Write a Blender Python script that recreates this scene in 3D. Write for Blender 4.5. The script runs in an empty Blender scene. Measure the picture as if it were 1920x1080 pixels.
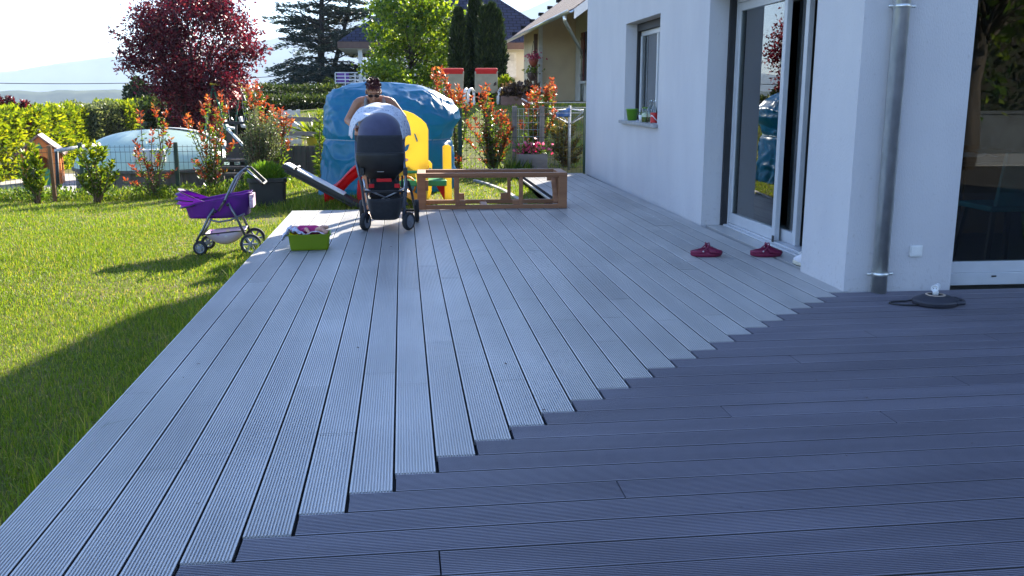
import bpy, math, random
import numpy as np
from mathutils import Vector, Matrix, noise

sc = bpy.context.scene
COL = sc.collection
PI = math.pi
R = math.radians
rnd = random.Random(11)
rng = np.random.default_rng(5)

# ---------------------------------------------------------------- camera
FOC, HCAM = 1740.0, 1.29
PITCH, YAW = R(11.879), R(6.640)
cam_d = bpy.data.cameras.new('camera')
cam = bpy.data.objects.new('camera', cam_d)
COL.objects.link(cam)
cam.location = (0, 0, HCAM)
cam.rotation_euler = (PI/2 - PITCH, 0, -YAW)
cam_d.sensor_width = 36.0
cam_d.lens = 36.0*FOC/1920.0
cam_d.clip_start = 0.05
cam_d.clip_end = 20000
sc.camera = cam

# ---------------------------------------------------------------- daylight
SUN_AZ, SUN_EL = R(27.8), R(29.0)          # azimuth clockwise from +Y
w = bpy.data.worlds.new('World')
sc.world = w
w.use_nodes = True
nt = w.node_tree
sky = nt.nodes.new('ShaderNodeTexSky')
sky.sky_type = 'NISHITA'
sky.sun_disc = False
sky.sun_elevation = SUN_EL
sky.sun_rotation = SUN_AZ
sky.altitude = 500
sky.air_density = 1.0
sky.dust_density = 0.4
sky.ozone_density = 4.0
tn = nt.nodes.new('ShaderNodeMix'); tn.data_type = 'RGBA'; tn.blend_type = 'MULTIPLY'
tn.inputs['Factor'].default_value = 1.0
tn.inputs['B'].default_value = (0.97, 0.98, 1.07, 1)
nt.links.new(sky.outputs['Color'], tn.inputs['A'])
nt.links.new(tn.outputs['Result'], nt.nodes['Background'].inputs['Color'])
nt.nodes['Background'].inputs['Strength'].default_value = 0.10
sd = bpy.data.lights.new('sun', 'SUN')
sd.energy = 5.0
sd.angle = R(0.53)
sd.color = (1.0, 0.93, 0.80)
sun = bpy.data.objects.new('sun', sd)
COL.objects.link(sun)
SUN = Vector((math.sin(SUN_AZ)*math.cos(SUN_EL), math.cos(SUN_AZ)*math.cos(SUN_EL), math.sin(SUN_EL)))
sun.rotation_euler = SUN.to_track_quat('Z', 'Y').to_euler()
sun.location = (20, 40, 30)
sc.view_settings.view_transform = 'Standard'
sc.view_settings.look = 'None'
sc.view_settings.gamma = 1.0
sc.view_settings.exposure = 2.12

# ---------------------------------------------------------------- helpers
FW = Vector((math.sin(YAW)*math.cos(PITCH), math.cos(YAW)*math.cos(PITCH), -math.sin(PITCH)))
RT = Vector((math.cos(YAW), -math.sin(YAW), 0))
UP = RT.cross(FW)


def ray(px, py):
    return FW + RT*((px-960)/FOC) + UP*((540-py)/FOC)


def at(px, py, Y):
    """world point of a photograph pixel at the world depth y = Y"""
    d = ray(px, py)
    return Vector((0, 0, HCAM)) + d*(Y/d.y)


def onz(px, py, z=0.0):
    d = ray(px, py)
    return Vector((0, 0, HCAM)) + d*((z-HCAM)/d.z)


def np_mesh(name, V, F):
    V = np.asarray(V, dtype='f'); F = np.asarray(F, dtype='i')
    me = bpy.data.meshes.new(name)
    M, k = F.shape
    me.vertices.add(len(V)); me.vertices.foreach_set('co', V.ravel())
    me.loops.add(M*k); me.loops.foreach_set('vertex_index', F.ravel())
    me.polygons.add(M); me.polygons.foreach_set('loop_start', np.arange(0, M*k, k, dtype='i'))
    me.update(calc_edges=True)
    return me


def link(name, me, m=None, parent=None, smooth=False):
    o = bpy.data.objects.new(name, me)
    COL.objects.link(o)
    if m is not None:
        me.materials.append(m)
    if parent is not None:
        o.parent = parent
    if smooth:
        me.polygons.foreach_set('use_smooth', [True]*len(me.polygons))
    return o


def tag(o, label=None, cat=None, group=None, kind=None):
    if label: o['label'] = label
    if cat: o['category'] = cat
    if group: o['group'] = group
    if kind: o['kind'] = kind
    return o


def thing(name, label, cat, loc=(0, 0, 0), rz=0.0, group=None):
    o = bpy.data.objects.new(name, None)
    COL.objects.link(o)
    o.empty_display_size = 0.1
    o.location = loc
    o.rotation_euler = (0, 0, rz)
    return tag(o, label, cat, group)


def kids(o):
    return [c for c in bpy.data.objects if c.parent is o]


def dup(root, loc, rz=0.0, label=None, scale=None):
    r = root.copy(); COL.objects.link(r)
    r.location = loc; r.rotation_euler = (0, 0, rz)
    if scale: r.scale = (scale,)*3
    if label: r['label'] = label
    for ch in kids(root):
        c = ch.copy(); COL.objects.link(c); c.parent = r
        for g in kids(ch):
            d = g.copy(); COL.objects.link(d); d.parent = c
    return r


class MB:
    def __init__(s):
        s.v = []; s.f = []

    def add(s, vs, fs):
        b = len(s.v)
        s.v += [tuple(p) for p in vs]
        s.f += [tuple(i+b for i in f) for f in fs]
        return s

    def box(s, x0, x1, y0, y1, z0, z1):
        return s.add([(x0, y0, z0), (x1, y0, z0), (x1, y1, z0), (x0, y1, z0), (x0, y0, z1), (x1, y0, z1), (x1, y1, z1), (x0, y1, z1)],
                     [(0, 3, 2, 1), (4, 5, 6, 7), (0, 1, 5, 4), (1, 2, 6, 5), (2, 3, 7, 6), (3, 0, 4, 7)])

    def obox(s, c, size, M):
        c = Vector(c); h = Vector(size)*0.5
        vs = [c + M @ Vector((sx*h.x, sy*h.y, sz*h.z)) for sz in (-1, 1) for sx, sy in ((-1, -1), (1, -1), (1, 1), (-1, 1))]
        return s.add(vs, [(0, 3, 2, 1), (4, 5, 6, 7), (0, 1, 5, 4), (1, 2, 6, 5), (2, 3, 7, 6), (3, 0, 4, 7)])

    def beam(s, a, b, wd, ht, up=(0, 0, 1)):
        """a bar of width wd and height ht from a to b"""
        a = Vector(a); b = Vector(b)
        y = (b-a); L = y.length; y.normalize()
        x = y.cross(Vector(up)).normalized(); z = x.cross(y)
        M = Matrix((x, y, z)).transposed()
        return s.obox((a+b)/2, (wd, L, ht), M)

    def tube(s, pts, rad, n=8, caps=True):
        pts = [Vector(p) for p in pts]
        if not isinstance(rad, (list, tuple)): rad = [rad]*len(pts)
        rings = []
        ref = None
        for i, p in enumerate(pts):
            t = (pts[min(i+1, len(pts)-1)]-pts[max(i-1, 0)])
            if t.length < 1e-9: t = Vector((0, 0, 1))
            t.normalize()
            if ref is None:
                ref = Vector((0, 0, 1)) if abs(t.z) < 0.9 else Vector((1, 0, 0))
            u = (ref - t*ref.dot(t)).normalized(); v = t.cross(u)
            ref = u
            rings.append([p + (u*math.cos(2*PI*k/n)+v*math.sin(2*PI*k/n))*rad[i] for k in range(n)])
        vs = [q for r in rings for q in r]
        fs = []
        for i in range(len(pts)-1):
            for k in range(n):
                a = i*n+k; b = i*n+(k+1) % n
                fs.append((a, b, b+n, a+n))
        if caps:
            fs.append(tuple(range(n-1, -1, -1)))
            fs.append(tuple((len(pts)-1)*n+k for k in range(n)))
        return s.add(vs, fs)

    def lathe(s, prof, c=(0, 0, 0), n=24, axis='z', caps=True):
        vs = []
        for r, h in prof:
            for k in range(n):
                a = 2*PI*k/n
                x, y = r*math.cos(a), r*math.sin(a)
                p = {'z': (x, y, h), 'x': (h, x, y), 'y': (x, h, y)}[axis]
                vs.append((p[0]+c[0], p[1]+c[1], p[2]+c[2]))
        fs = []
        for i in range(len(prof)-1):
            for k in range(n):
                a = i*n+k; b = i*n+(k+1) % n
                fs.append((a, b, b+n, a+n))
        if caps:
            fs.append(tuple(range(n-1, -1, -1)))
            fs.append(tuple((len(prof)-1)*n+k for k in range(n)))
        return s.add(vs, fs)

    def prism(s, poly, plane, h0, h1):
        """extrude a 2-D outline: plane 'xz' along y, 'yz' along x, 'xy' along z"""
        def P(a, b, h):
            return {'xz': (a, h, b), 'yz': (h, a, b), 'xy': (a, b, h)}[plane]
        n = len(poly)
        vs = [P(a, b, h0) for a, b in poly]+[P(a, b, h1) for a, b in poly]
        fs = [tuple(range(n-1, -1, -1)), tuple(range(n, 2*n))]
        fs += [(i, (i+1) % n, n+(i+1) % n, n+i) for i in range(n)]
        return s.add(vs, fs)

    def ball(s, c, r, n=12, m=8, M=None):
        if not isinstance(r, (list, tuple)): r = (r, r, r)
        c = Vector(c)
        vs = []
        for j in range(m+1):
            t = PI*j/m
            for k in range(n):
                a = 2*PI*k/n
                p = Vector((r[0]*math.sin(t)*math.cos(a), r[1]*math.sin(t)*math.sin(a), r[2]*math.cos(t)))
                if M is not None: p = M @ p
                vs.append(c+p)
        fs = []
        for j in range(m):
            for k in range(n):
                a = j*n+k; b = j*n+(k+1) % n
                fs.append((a, a+n, b+n, b))
        return s.add(vs, fs)

    def cap(s, a, b, ra, rb, n=12):
        """closed tapered limb with rounded ends"""
        a = Vector(a); b = Vector(b); t = (b-a).normalized()
        pts = []; rs = []
        for k in range(4):
            q = PI/2*(k/4.0)
            pts.append(a-t*ra*math.cos(q)); rs.append(max(ra*math.sin(q), ra*0.08))
        for k in range(4, -1, -1):
            q = PI/2*(k/4.0)
            pts.append(b+t*rb*math.cos(q)); rs.append(max(rb*math.sin(q), rb*0.08))
        return s.tube(pts, rs, n)

    def grid(s, fn, nu, nv, closed_u=False):
        vs = [fn(i/(nu if closed_u else nu-1), j/(nv-1)) for j in range(nv) for i in range(nu)]
        fs = []
        for j in range(nv-1):
            for i in range(nu if closed_u else nu-1):
                a = j*nu+i; b = j*nu+(i+1) % nu
                fs.append((a, b, b+nu, a+nu))
        return s.add(vs, fs)

    def build(s, name, m, parent=None, smooth=False, bevel=0.0, solid=0.0, sub=0, remesh=0.0, relax=0):
        me = bpy.data.meshes.new(name)
        me.from_pydata(s.v, [], s.f)
        me.update()
        o = link(name, me, m, parent, smooth)
        if remesh:
            q = o.modifiers.new('remesh', 'REMESH'); q.mode = 'VOXEL'; q.voxel_size = remesh; q.use_smooth_shade = True
            if relax:
                q = o.modifiers.new('smooth', 'SMOOTH'); q.factor = 0.5; q.iterations = relax
        if solid:
            q = o.modifiers.new('solid', 'SOLIDIFY'); q.thickness = solid; q.offset = 0
        if sub:
            q = o.modifiers.new('sub', 'SUBSURF'); q.levels = sub; q.render_levels = sub
        if bevel:
            q = o.modifiers.new('bevel', 'BEVEL'); q.width = bevel; q.segments = 2; q.limit_method = 'ANGLE'
        return o


# ---------------------------------------------------------------- materials
def newmat(name):
    m = bpy.data.materials.new(name)
    m.use_nodes = True
    n = m.node_tree
    b = n.nodes['Principled BSDF']
    return m, n, b


def mat(name, c, rough=0.6, c2=None, scale=8.0, stretch=(1, 1, 1), metal=0.0, spec=0.5, bump=0.0, bscale=60.0, detail=5.0, lo=0.35, hi=0.65, coat=0.0, sheen=0.0):
    m, n, b = newmat(name)
    b.inputs['Base Color'].default_value = (*c, 1)
    b.inputs['Roughness'].default_value = rough
    b.inputs['Metallic'].default_value = metal
    b.inputs['Specular IOR Level'].default_value = spec
    b.inputs['Coat Weight'].default_value = coat
    b.inputs['Sheen Weight'].default_value = sheen
    tc = n.nodes.new('ShaderNodeTexCoord')
    mp = n.nodes.new('ShaderNodeMapping')
    mp.inputs['Scale'].default_value = stretch
    n.links.new(tc.outputs['Object'], mp.inputs['Vector'])
    if c2 is None:
        c2 = tuple(x*0.82 for x in c)
    t = n.nodes.new('ShaderNodeTexNoise')
    t.inputs['Scale'].default_value = scale
    t.inputs['Detail'].default_value = detail
    n.links.new(mp.outputs['Vector'], t.inputs['Vector'])
    r = n.nodes.new('ShaderNodeMapRange')
    r.inputs['From Min'].default_value = lo
    r.inputs['From Max'].default_value = hi
    n.links.new(t.outputs['Fac'], r.inputs['Value'])
    x = n.nodes.new('ShaderNodeMix'); x.data_type = 'RGBA'
    x.inputs['A'].default_value = (*c, 1)
    x.inputs['B'].default_value = (*c2, 1)
    n.links.new(r.outputs['Result'], x.inputs['Factor'])
    n.links.new(x.outputs['Result'], b.inputs['Base Color'])
    if bump:
        t2 = n.nodes.new('ShaderNodeTexNoise')
        t2.inputs['Scale'].default_value = bscale
        t2.inputs['Detail'].default_value = 4
        n.links.new(mp.outputs['Vector'], t2.inputs['Vector'])
        bp = n.nodes.new('ShaderNodeBump')
        bp.inputs['Strength'].default_value = bump
        bp.inputs['Distance'].default_value = 0.01
        n.links.new(t2.outputs['Fac'], bp.inputs['Height'])
        n.links.new(bp.outputs['Normal'], b.inputs['Normal'])
    return m


def leafmat(name, stops, trans=0.5, rough=0.45, tint=(1.5, 1.6, 0.7), spec=0.4):
    """leaf faces: colour differs from leaf to leaf, light passes through"""
    m, n, b = newmat(name)
    g = n.nodes.new('ShaderNodeNewGeometry')
    cr = n.nodes.new('ShaderNodeValToRGB')
    cr.color_ramp.elements[0].position = stops[0][0]; cr.color_ramp.elements[0].color = (*stops[0][1], 1)
    cr.color_ramp.elements[1].position = stops[-1][0]; cr.color_ramp.elements[1].color = (*stops[-1][1], 1)
    for p, c in stops[1:-1]:
        e = cr.color_ramp.elements.new(p); e.color = (*c, 1)
    n.links.new(g.outputs['Random Per Island'], cr.inputs['Fac'])
    n.links.new(cr.outputs['Color'], b.inputs['Base Color'])
    b.inputs['Roughness'].default_value = rough
    b.inputs['Specular IOR Level'].default_value = spec
    mx = n.nodes.new('ShaderNodeMix'); mx.data_type = 'RGBA'; mx.blend_type = 'MULTIPLY'
    mx.inputs['Factor'].default_value = 1.0
    mx.inputs['B'].default_value = (*tint, 1)
    n.links.new(cr.outputs['Color'], mx.inputs['A'])
    tr = n.nodes.new('ShaderNodeBsdfTranslucent')
    n.links.new(mx.outputs['Result'], tr.inputs['Color'])
    ms = n.nodes.new('ShaderNodeMixShader')
    ms.inputs['Fac'].default_value = trans
    n.links.new(b.outputs['BSDF'], ms.inputs[1])
    n.links.new(tr.outputs['BSDF'], ms.inputs[2])
    n.links.new(ms.outputs['Shader'], n.nodes['Material Output'].inputs['Surface'])
    return m


def glassmat(name, tint=(0.75, 0.8, 0.8), refl=1.0):
    m, n, b = newmat(name)
    n.nodes.remove(b)
    fr = n.nodes.new('ShaderNodeFresnel'); fr.inputs['IOR'].default_value = 1.5
    ml = n.nodes.new('ShaderNodeMath'); ml.operation = 'MULTIPLY'; ml.use_clamp = True
    ml.inputs[1].default_value = refl
    n.links.new(fr.outputs['Fac'], ml.inputs[0])
    gl = n.nodes.new('ShaderNodeBsdfGlossy'); gl.inputs['Roughness'].default_value = 0.003
    gl.inputs['Color'].default_value = (0.95, 0.97, 0.97, 1)
    tp = n.nodes.new('ShaderNodeBsdfTransparent'); tp.inputs['Color'].default_value = (*tint, 1)
    ms = n.nodes.new('ShaderNodeMixShader')
    n.links.new(ml.outputs['Value'], ms.inputs['Fac'])
    n.links.new(tp.outputs['BSDF'], ms.inputs[1])
    n.links.new(gl.outputs['BSDF'], ms.inputs[2])
    n.links.new(ms.outputs['Shader'], n.nodes['Material Output'].inputs['Surface'])
    return m


def sstep(a, b, x):
    t = np.clip((np.asarray(x, float)-a)/(b-a), 0, 1)
    return t*t*(3-2*t)
# ================================================================ SETTING: ground
def ground_z(x, y):
    x = np.asarray(x, float); y = np.asarray(y, float)
    u = x/np.maximum(y, 1.0)
    z = -0.15 + 0*x
    # the lawn tilts down towards the far left
    z = z - 0.20*sstep(9.0, 15.5, y)*sstep(-0.6, -4.5, x) + 0.09*sstep(9, 15, y)*sstep(-1.0, 1.5, x)
    # lower neighbour plot on the left
    left = sstep(-0.135, -0.165, u)
    z = z - 0.66*sstep(16.0, 18.3, y)*left
    # higher neighbour plot on the right, behind a low retaining wall and a grass bank
    right = 1-left
    step = sstep(17.25, 17.45, y)*0.36*(1-sstep(-0.06, -0.02, u)) + sstep(16.3, 20.0, y)*0.36*sstep(-0.06, -0.02, u)
    z = z + right*(step + 0.70*sstep(18.5, 22.6, y))
    # valley far off
    z = z - 75*sstep(70, 900, y)*sstep(0.22, -0.02, u) - 20*sstep(200, 1500, y)
    return z


def gz(x, y):
    return float(ground_z(x, y))


def axis(pts):
    out = []
    for a, b, n in pts:
        out += list(np.linspace(a, b, n, endpoint=False))
    return np.array(out+[pts[-1][1]])


M_soil = mat('lawn_soil', (0.08, 0.10, 0.015), 0.95, (0.15, 0.12, 0.05), scale=1.6, spec=0.1, bump=0.5, bscale=40)
gx = axis([(-3600, -300, 10), (-300, -40, 14), (-40, -12, 28), (-12, 8, 110), (8, 40, 40), (40, 300, 12), (300, 3600, 10)])
gy = axis([(-800, -200, 8), (-200, -20, 10), (-20, 0, 14), (0, 26, 180), (26, 70, 40), (70, 1000, 30), (1000, 4200, 12)])
GX, GY = np.meshgrid(gx, gy)
GZ = ground_z(GX, GY)
# the deck stands over a shallow bed
nx, ny = len(gx), len(gy)
V = np.stack([GX.ravel(), GY.ravel(), GZ.ravel()], 1)
ii = (np.arange(ny-1)[:, None]*nx+np.arange(nx-1)[None, :]).ravel()
F = np.stack([ii, ii+1, ii+1+nx, ii+nx], 1)
lawn_me = np_mesh('lawn', V, F)
lawn = link('lawn', lawn_me, M_soil, smooth=True)
tag(lawn, kind='structure')

# ---------------------------------------------------------------- deck boards
def deckmat(name, c, c2, stretch, rough, spec):
    """composite boards: every board has its own tone, with scuffs and dusty spots"""
    m = mat(name, c, rough, c2, scale=7, stretch=stretch, spec=spec, bump=0.05, bscale=240)
    n = m.node_tree; b = n.nodes['Principled BSDF']
    src = b.inputs['Base Color'].links[0].from_socket
    g = n.nodes.new('ShaderNodeNewGeometry')
    r = n.nodes.new('ShaderNodeMapRange'); r.inputs['To Min'].default_value = 0.92; r.inputs['To Max'].default_value = 1.07
    n.links.new(g.outputs['Random Per Island'], r.inputs['Value'])
    tc = n.nodes.new('ShaderNodeTexCoord')
    t = n.nodes.new('ShaderNodeTexNoise'); t.inputs['Scale'].default_value = 38; t.inputs['Detail'].default_value = 3
    n.links.new(tc.outputs['Object'], t.inputs['Vector'])
    s = n.nodes.new('ShaderNodeMapRange'); s.inputs['From Min'].default_value = 0.68; s.inputs['From Max'].default_value = 0.78; s.inputs['To Min'].default_value = 1.0; s.inputs['To Max'].default_value = 0.72
    n.links.new(t.outputs['Fac'], s.inputs['Value'])
    t2 = n.nodes.new('ShaderNodeTexNoise'); t2.inputs['Scale'].default_value = 1.3; t2.inputs['Detail'].default_value = 5
    n.links.new(tc.outputs['Object'], t2.inputs['Vector'])
    s2 = n.nodes.new('ShaderNodeMapRange'); s2.inputs['From Min'].default_value = 0.3; s2.inputs['From Max'].default_value = 0.7; s2.inputs['To Min'].default_value = 0.88; s2.inputs['To Max'].default_value = 1.08
    n.links.new(t2.outputs['Fac'], s2.inputs['Value'])
    m1 = n.nodes.new('ShaderNodeMath'); m1.operation = 'MULTIPLY'; n.links.new(r.outputs['Result'], m1.inputs[0]); n.links.new(s.outputs['Result'], m1.inputs[1])
    m2 = n.nodes.new('ShaderNodeMath'); m2.operation = 'MULTIPLY'; n.links.new(m1.outputs['Value'], m2.inputs[0]); n.links.new(s2.outputs['Result'], m2.inputs[1])
    vm = n.nodes.new('ShaderNodeVectorMath'); vm.operation = 'SCALE'
    n.links.new(src, vm.inputs[0]); n.links.new(m2.outputs['Value'], vm.inputs['Scale'])
    n.links.new(vm.outputs['Vector'], b.inputs['Base Color'])
    return m


M_deck = deckmat('deck_composite', (0.45, 0.435, 0.42), (0.39, 0.38, 0.37), (1, 0.12, 1), 0.42, 0.6)
M_deck2 = deckmat('deck_composite_sheen_tone', (0.155, 0.147, 0.18), (0.125, 0.118, 0.147), (0.12, 1, 1), 0.5, 0.4)  # same board; duller sheen across the grooves is put into a darker colour
M_edge = mat('board_edge', (0.07, 0.068, 0.07), 0.9, spec=0.1)
M_under = mat('deck_underlay', (0.02, 0.02, 0.022), 0.9)
PB, PD = 0.1487, 0.1411
X0 = -1.2435
GAP = 0.0082


def board_profile(wd):
    """cross-section of a grooved board, left to right: (offset, height)"""
    p = [(0, -0.022), (0, -0.001), (0.001, 0)]
    edge = 0.005
    n = 13
    pitch = (wd-2*edge)/n
    for k in range(n):
        a = edge+k*pitch
        p += [(a+pitch*0.24, 0), (a+pitch*0.32, -0.0065), (a+pitch*0.74, -0.0065), (a+pitch*0.82, 0)]
    p += [(wd-0.001, 0), (wd, -0.001), (wd, -0.022)]
    return p


def add_board(mb, c0, wd, a, b, along, dz=0.0):
    pr = board_profile(wd)
    n = len(pr)
    vs = []
    for t in (a, b):
        for o_, h in pr:
            vs.append((c0+o_, t, h+dz) if along == 'y' else (t, c0+o_, h+dz))
    if along == 'y':
        fs = [(i+1, i, n+i, n+i+1) for i in range(n-1)]
        fs += [tuple(range(n)), tuple(range(2*n-1, n-1, -1))]
    else:
        fs = [(i, i+1, n+i+1, n+i) for i in range(n-1)]
        fs += [tuple(range(n-1, -1, -1)), tuple(range(n, 2*n))]
    mb.add(vs, fs)


def edge_slot(o):
    me = o.data
    me.materials.append(M_edge)
    for q in me.polygons:
        if abs(q.normal.z) < 0.3 and len(q.vertices) == 4 and min(me.vertices[v].co.z for v in q.vertices) < -0.015:
            q.material_index = 1
    return o


def e_end(j):
    return 2.612+PD*(j-5)


deck = bpy.data.objects.new('deck', None); COL.objects.link(deck); tag(deck, kind='structure')
joints = {}
extra_joints = [(300, 880), (392, 760), (455, 640), (520, 560), (430, 850), (560, 640), (612, 600), (688, 700), (735, 560), (760, 480), (780, 540), (838, 640), (862, 520), (905, 590), (985, 560), (1060, 600), (1120, 640), (1180, 560), (1255, 600), (1290, 505), (1350, 590), (960, 450), (1120, 450), (620, 470)]
for q in [(170, 956), (270, 736), (484, 610), (594, 725), (640, 812), (722, 655), (780, 719), (652, 514), (706, 500), (590, 530),
          (805, 498), (870, 600), (965, 712), (958, 578), (1100, 560), (905, 497), (1150, 595), (1010, 470), (1320, 549), (1230, 467),
          (1195, 491), (1090, 500), (1400, 487), (470, 530), (545, 500), (1050, 430), (890, 470), (835, 450)]+extra_joints:
    p = onz(*q)
    joints.setdefault(int((p.x-X0)//PB), []).append(p.y)
mb = MB()
NB = 28
for i in range(NB):
    x = X0+i*PB
    y0 = e_end(i)+0.004
    y1 = 10.55 if x < 1.82 else 15.1
    ys = [y0]+sorted(v for v in joints.get(i, []) if y0+0.3 < v < y1-0.3)+[y1]
    ys = [ys[0]]+[v for k_, v in enumerate(ys[1:-1]) if v-ys[k_] > 0.45]+[ys[-1]]
    if len(ys) == 2 and y1-y0 > 4.2: ys.insert(1, y0+rnd.uniform(1.5, 3.8))
    if y1 > 12: ys.insert(-1, rnd.uniform(11.5, 13.5))
    for a, b in zip(ys, ys[1:]):
        add_board(mb, x, PB-GAP, a+0.0024, b-0.0024, 'y', rnd.uniform(-0.0007, 0.0007))
edge_slot(mb.build('deck_boards', M_deck, deck))
dj = {}
for q in [(1162, 913), (1358, 768), (1663, 780), (1487, 671), (1800, 713), (825, 1053), (1860, 633), (1620, 620)]:
    p = onz(*q)
    dj.setdefault(math.floor((p.y-e_end(0))/PD)+1, []).append(p.x)
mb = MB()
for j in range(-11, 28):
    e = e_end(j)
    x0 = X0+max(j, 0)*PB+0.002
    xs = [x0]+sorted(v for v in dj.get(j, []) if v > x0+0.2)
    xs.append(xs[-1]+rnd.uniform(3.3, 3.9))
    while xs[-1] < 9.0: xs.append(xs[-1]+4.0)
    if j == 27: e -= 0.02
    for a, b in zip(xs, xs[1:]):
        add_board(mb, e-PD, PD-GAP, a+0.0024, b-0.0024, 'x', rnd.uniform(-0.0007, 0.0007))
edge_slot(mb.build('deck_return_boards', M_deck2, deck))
mb = MB()
mb.box(X0+0.02, 1.80, 0.5, 10.53, -0.147, -0.03)
mb.box(1.80, 3.02, 0.5, 15.08, -0.1465, -0.0305)
mb.box(3.02, 9.0, 0.5, 5.70, -0.146, -0.031)
mb.build('deck_substructure', M_under, deck)
mb = MB()
mb.box(X0+0.004, X0+0.018, 0.5, 10.53, -0.20, -0.026)
mb.box(X0-0.018, 1.80, 10.556, 10.572, -0.20, -0.006)
mb.box(1.80, 1.816, 10.574, 15.1, -0.20, -0.006)
mb.build('deck_fascia', M_deck, deck)

# ---------------------------------------------------------------- grass blades
M_grass = leafmat('grass_blades', [(0.0, (0.06, 0.10, 0.006)), (0.45, (0.12, 0.192, 0.012)), (0.8, (0.19, 0.25, 0.02)), (0.95, (0.33, 0.28, 0.06)), (1.0, (0.40, 0.32, 0.12))],
                  trans=0.5, rough=0.5, tint=(1.5, 1.5, 0.6), spec=0.3)


def blades(P, h, wd, lean=0.85, pz=None):
    n = len(P)
    ang = rng.uniform(0, 2*PI, n)
    la = rng.uniform(0, 2*PI, n)
    ln = np.abs(rng.normal(0, lean, n))*h
    sx, sy = np.cos(ang)*wd/2, np.sin(ang)*wd/2
    z0 = np.zeros(n)
    b0 = np.stack([P[:, 0]-sx, P[:, 1]-sy, P[:, 2]-0.005], 1)
    b1 = np.stack([P[:, 0]+sx, P[:, 1]+sy, P[:, 2]-0.005], 1)
    mx = np.stack([P[:, 0]+np.cos(la)*ln*0.35, P[:, 1]+np.sin(la)*ln*0.35, P[:, 2]+h*0.6], 1)
    m0 = mx-np.stack([sx, sy, z0], 1)*0.75
    m1 = mx+np.stack([sx, sy, z0], 1)*0.75
    tp = np.stack([P[:, 0]+np.cos(la)*ln, P[:, 1]+np.sin(la)*ln, P[:, 2]+h*np.sqrt(np.maximum(1-(ln/h)**2*0.5, 0.2))], 1)
    V = np.stack([b0, b1, m1, m0, tp], 1).reshape(-1, 3)
    k = np.arange(n)*5
    Q = np.stack([k, k+1, k+2, k+3], 1)
    T = np.stack([k+3, k+2, k+4, k+4], 1)
    return V, Q, T


def poly_mesh(name, V, Q, T):
    """quads Q plus triangles T (first three columns)"""
    me = bpy.data.meshes.new(name)
    V = np.asarray(V, 'f')
    loops = np.concatenate([Q.ravel(), T[:, :3].ravel()]).astype('i')
    starts = np.concatenate([np.arange(len(Q))*4, len(Q)*4+np.arange(len(T))*3]).astype('i')
    me.vertices.add(len(V)); me.vertices.foreach_set('co', V.ravel())
    me.loops.add(len(loops)); me.loops.foreach_set('vertex_index', loops)
    me.polygons.add(len(starts)); me.polygons.foreach_set('loop_start', starts)
    me.update(calc_edges=True)
    return me


def scatter(n, x0, x1, y0, y1, keep):
    X = rng.uniform(x0, x1, n); Y = rng.uniform(y0, y1, n)
    k = keep(X, Y)
    return X[k], Y[k]


def on_deck(X, Y):
    return ((X > X0-0.03) & (X < 1.82) & (Y < 10.58)) | ((X > 1.78) & (X < 12) & (Y < 15.15))


PX, PY, PH, PW = [], [], [], []
def sow(n, x0, x1, y0, y1, h, wd, extra=None):
    X, Y = scatter(n, x0, x1, y0, y1, lambda X, Y: ~on_deck(X, Y) if extra is None else (~on_deck(X, Y)) & extra(X, Y))
    worn = np.exp(-(((X+1.3)/0.55)**2+((Y-11.0)/0.45)**2))+0.8*np.exp(-(((X+0.4)/0.8)**2+((Y-11.5)/0.35)**2))+0.6*np.exp(-(((X+3.6)/0.5)**2+((Y-9.0)/0.3)**2))
    kp = rng.uniform(0, 1, len(X)) > worn*0.92
    X, Y = X[kp], Y[kp]
    # patchy height
    clump = np.sin(X*0.9+2.0)*np.sin(Y*0.7+X*0.5)
    pat = 0.8+0.18*clump+0.35*np.sin(X*2.1+Y*1.3)*np.sin(Y*1.7-X*0.8)+rng.uniform(-0.25, 0.25, len(X))
    PX.append(X); PY.append(Y); PH.append(h*np.clip(pat, 0.45, 1.5)); PW.append(np.full(len(X), wd))
vis = lambda X, Y: (X > -0.60*Y-0.6)
sow(80000, -3.6, -1.2, 2.2, 6.5, 0.034, 0.0035, vis)
sow(75000, -5.2, -1.2, 6.5, 10.5, 0.036, 0.005, vis)
sow(80000, -8.5, 1.9, 10.5, 16.6, 0.042, 0.0075, vis)
sow(36000, -8.5, -2.5, 1.0, 11.0, 0.036, 0.006, lambda X, Y: X < -0.55*Y)
sow(16000, -2.6, 6.5, 16.6, 25.0, 0.06, 0.014, lambda X, Y: X/Y > -0.12)
sow(5000, -1.30, -1.24, 2.2, 10.6, 0.09, 0.004)
sow(1500, -1.34, -1.25, 2.2, 10.6, 0.17, 0.0045)
sow(9000, -6.5, -1.4, 3.0, 14.5, 0.075, 0.006, lambda X, Y: np.sin(X*1.7+Y*0.6)*np.sin(Y*1.1-X*0.4) > 0.45)
sow(2500, -1.3, 1.82, 10.58, 10.66, 0.08, 0.005)
# long straggly tufts near planter and fence line
sow(6000, -8.5, -1.5, 14.9, 16.0, 0.16, 0.009, vis)
sow(900, -1.9, -0.6, 11.8, 12.9, 0.13, 0.008)
X = np.concatenate(PX); Y = np.concatenate(PY); H = np.concatenate(PH); W_ = np.concatenate(PW)
P = np.stack([X, Y, ground_z(X, Y)], 1)
V, Q, T = blades(P, H, W_)
grass = link('grass', poly_mesh('grass', V, Q, T), M_grass)
tag(grass, 'short sunlit lawn grass beside the deck', 'grass', kind='stuff')

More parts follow.
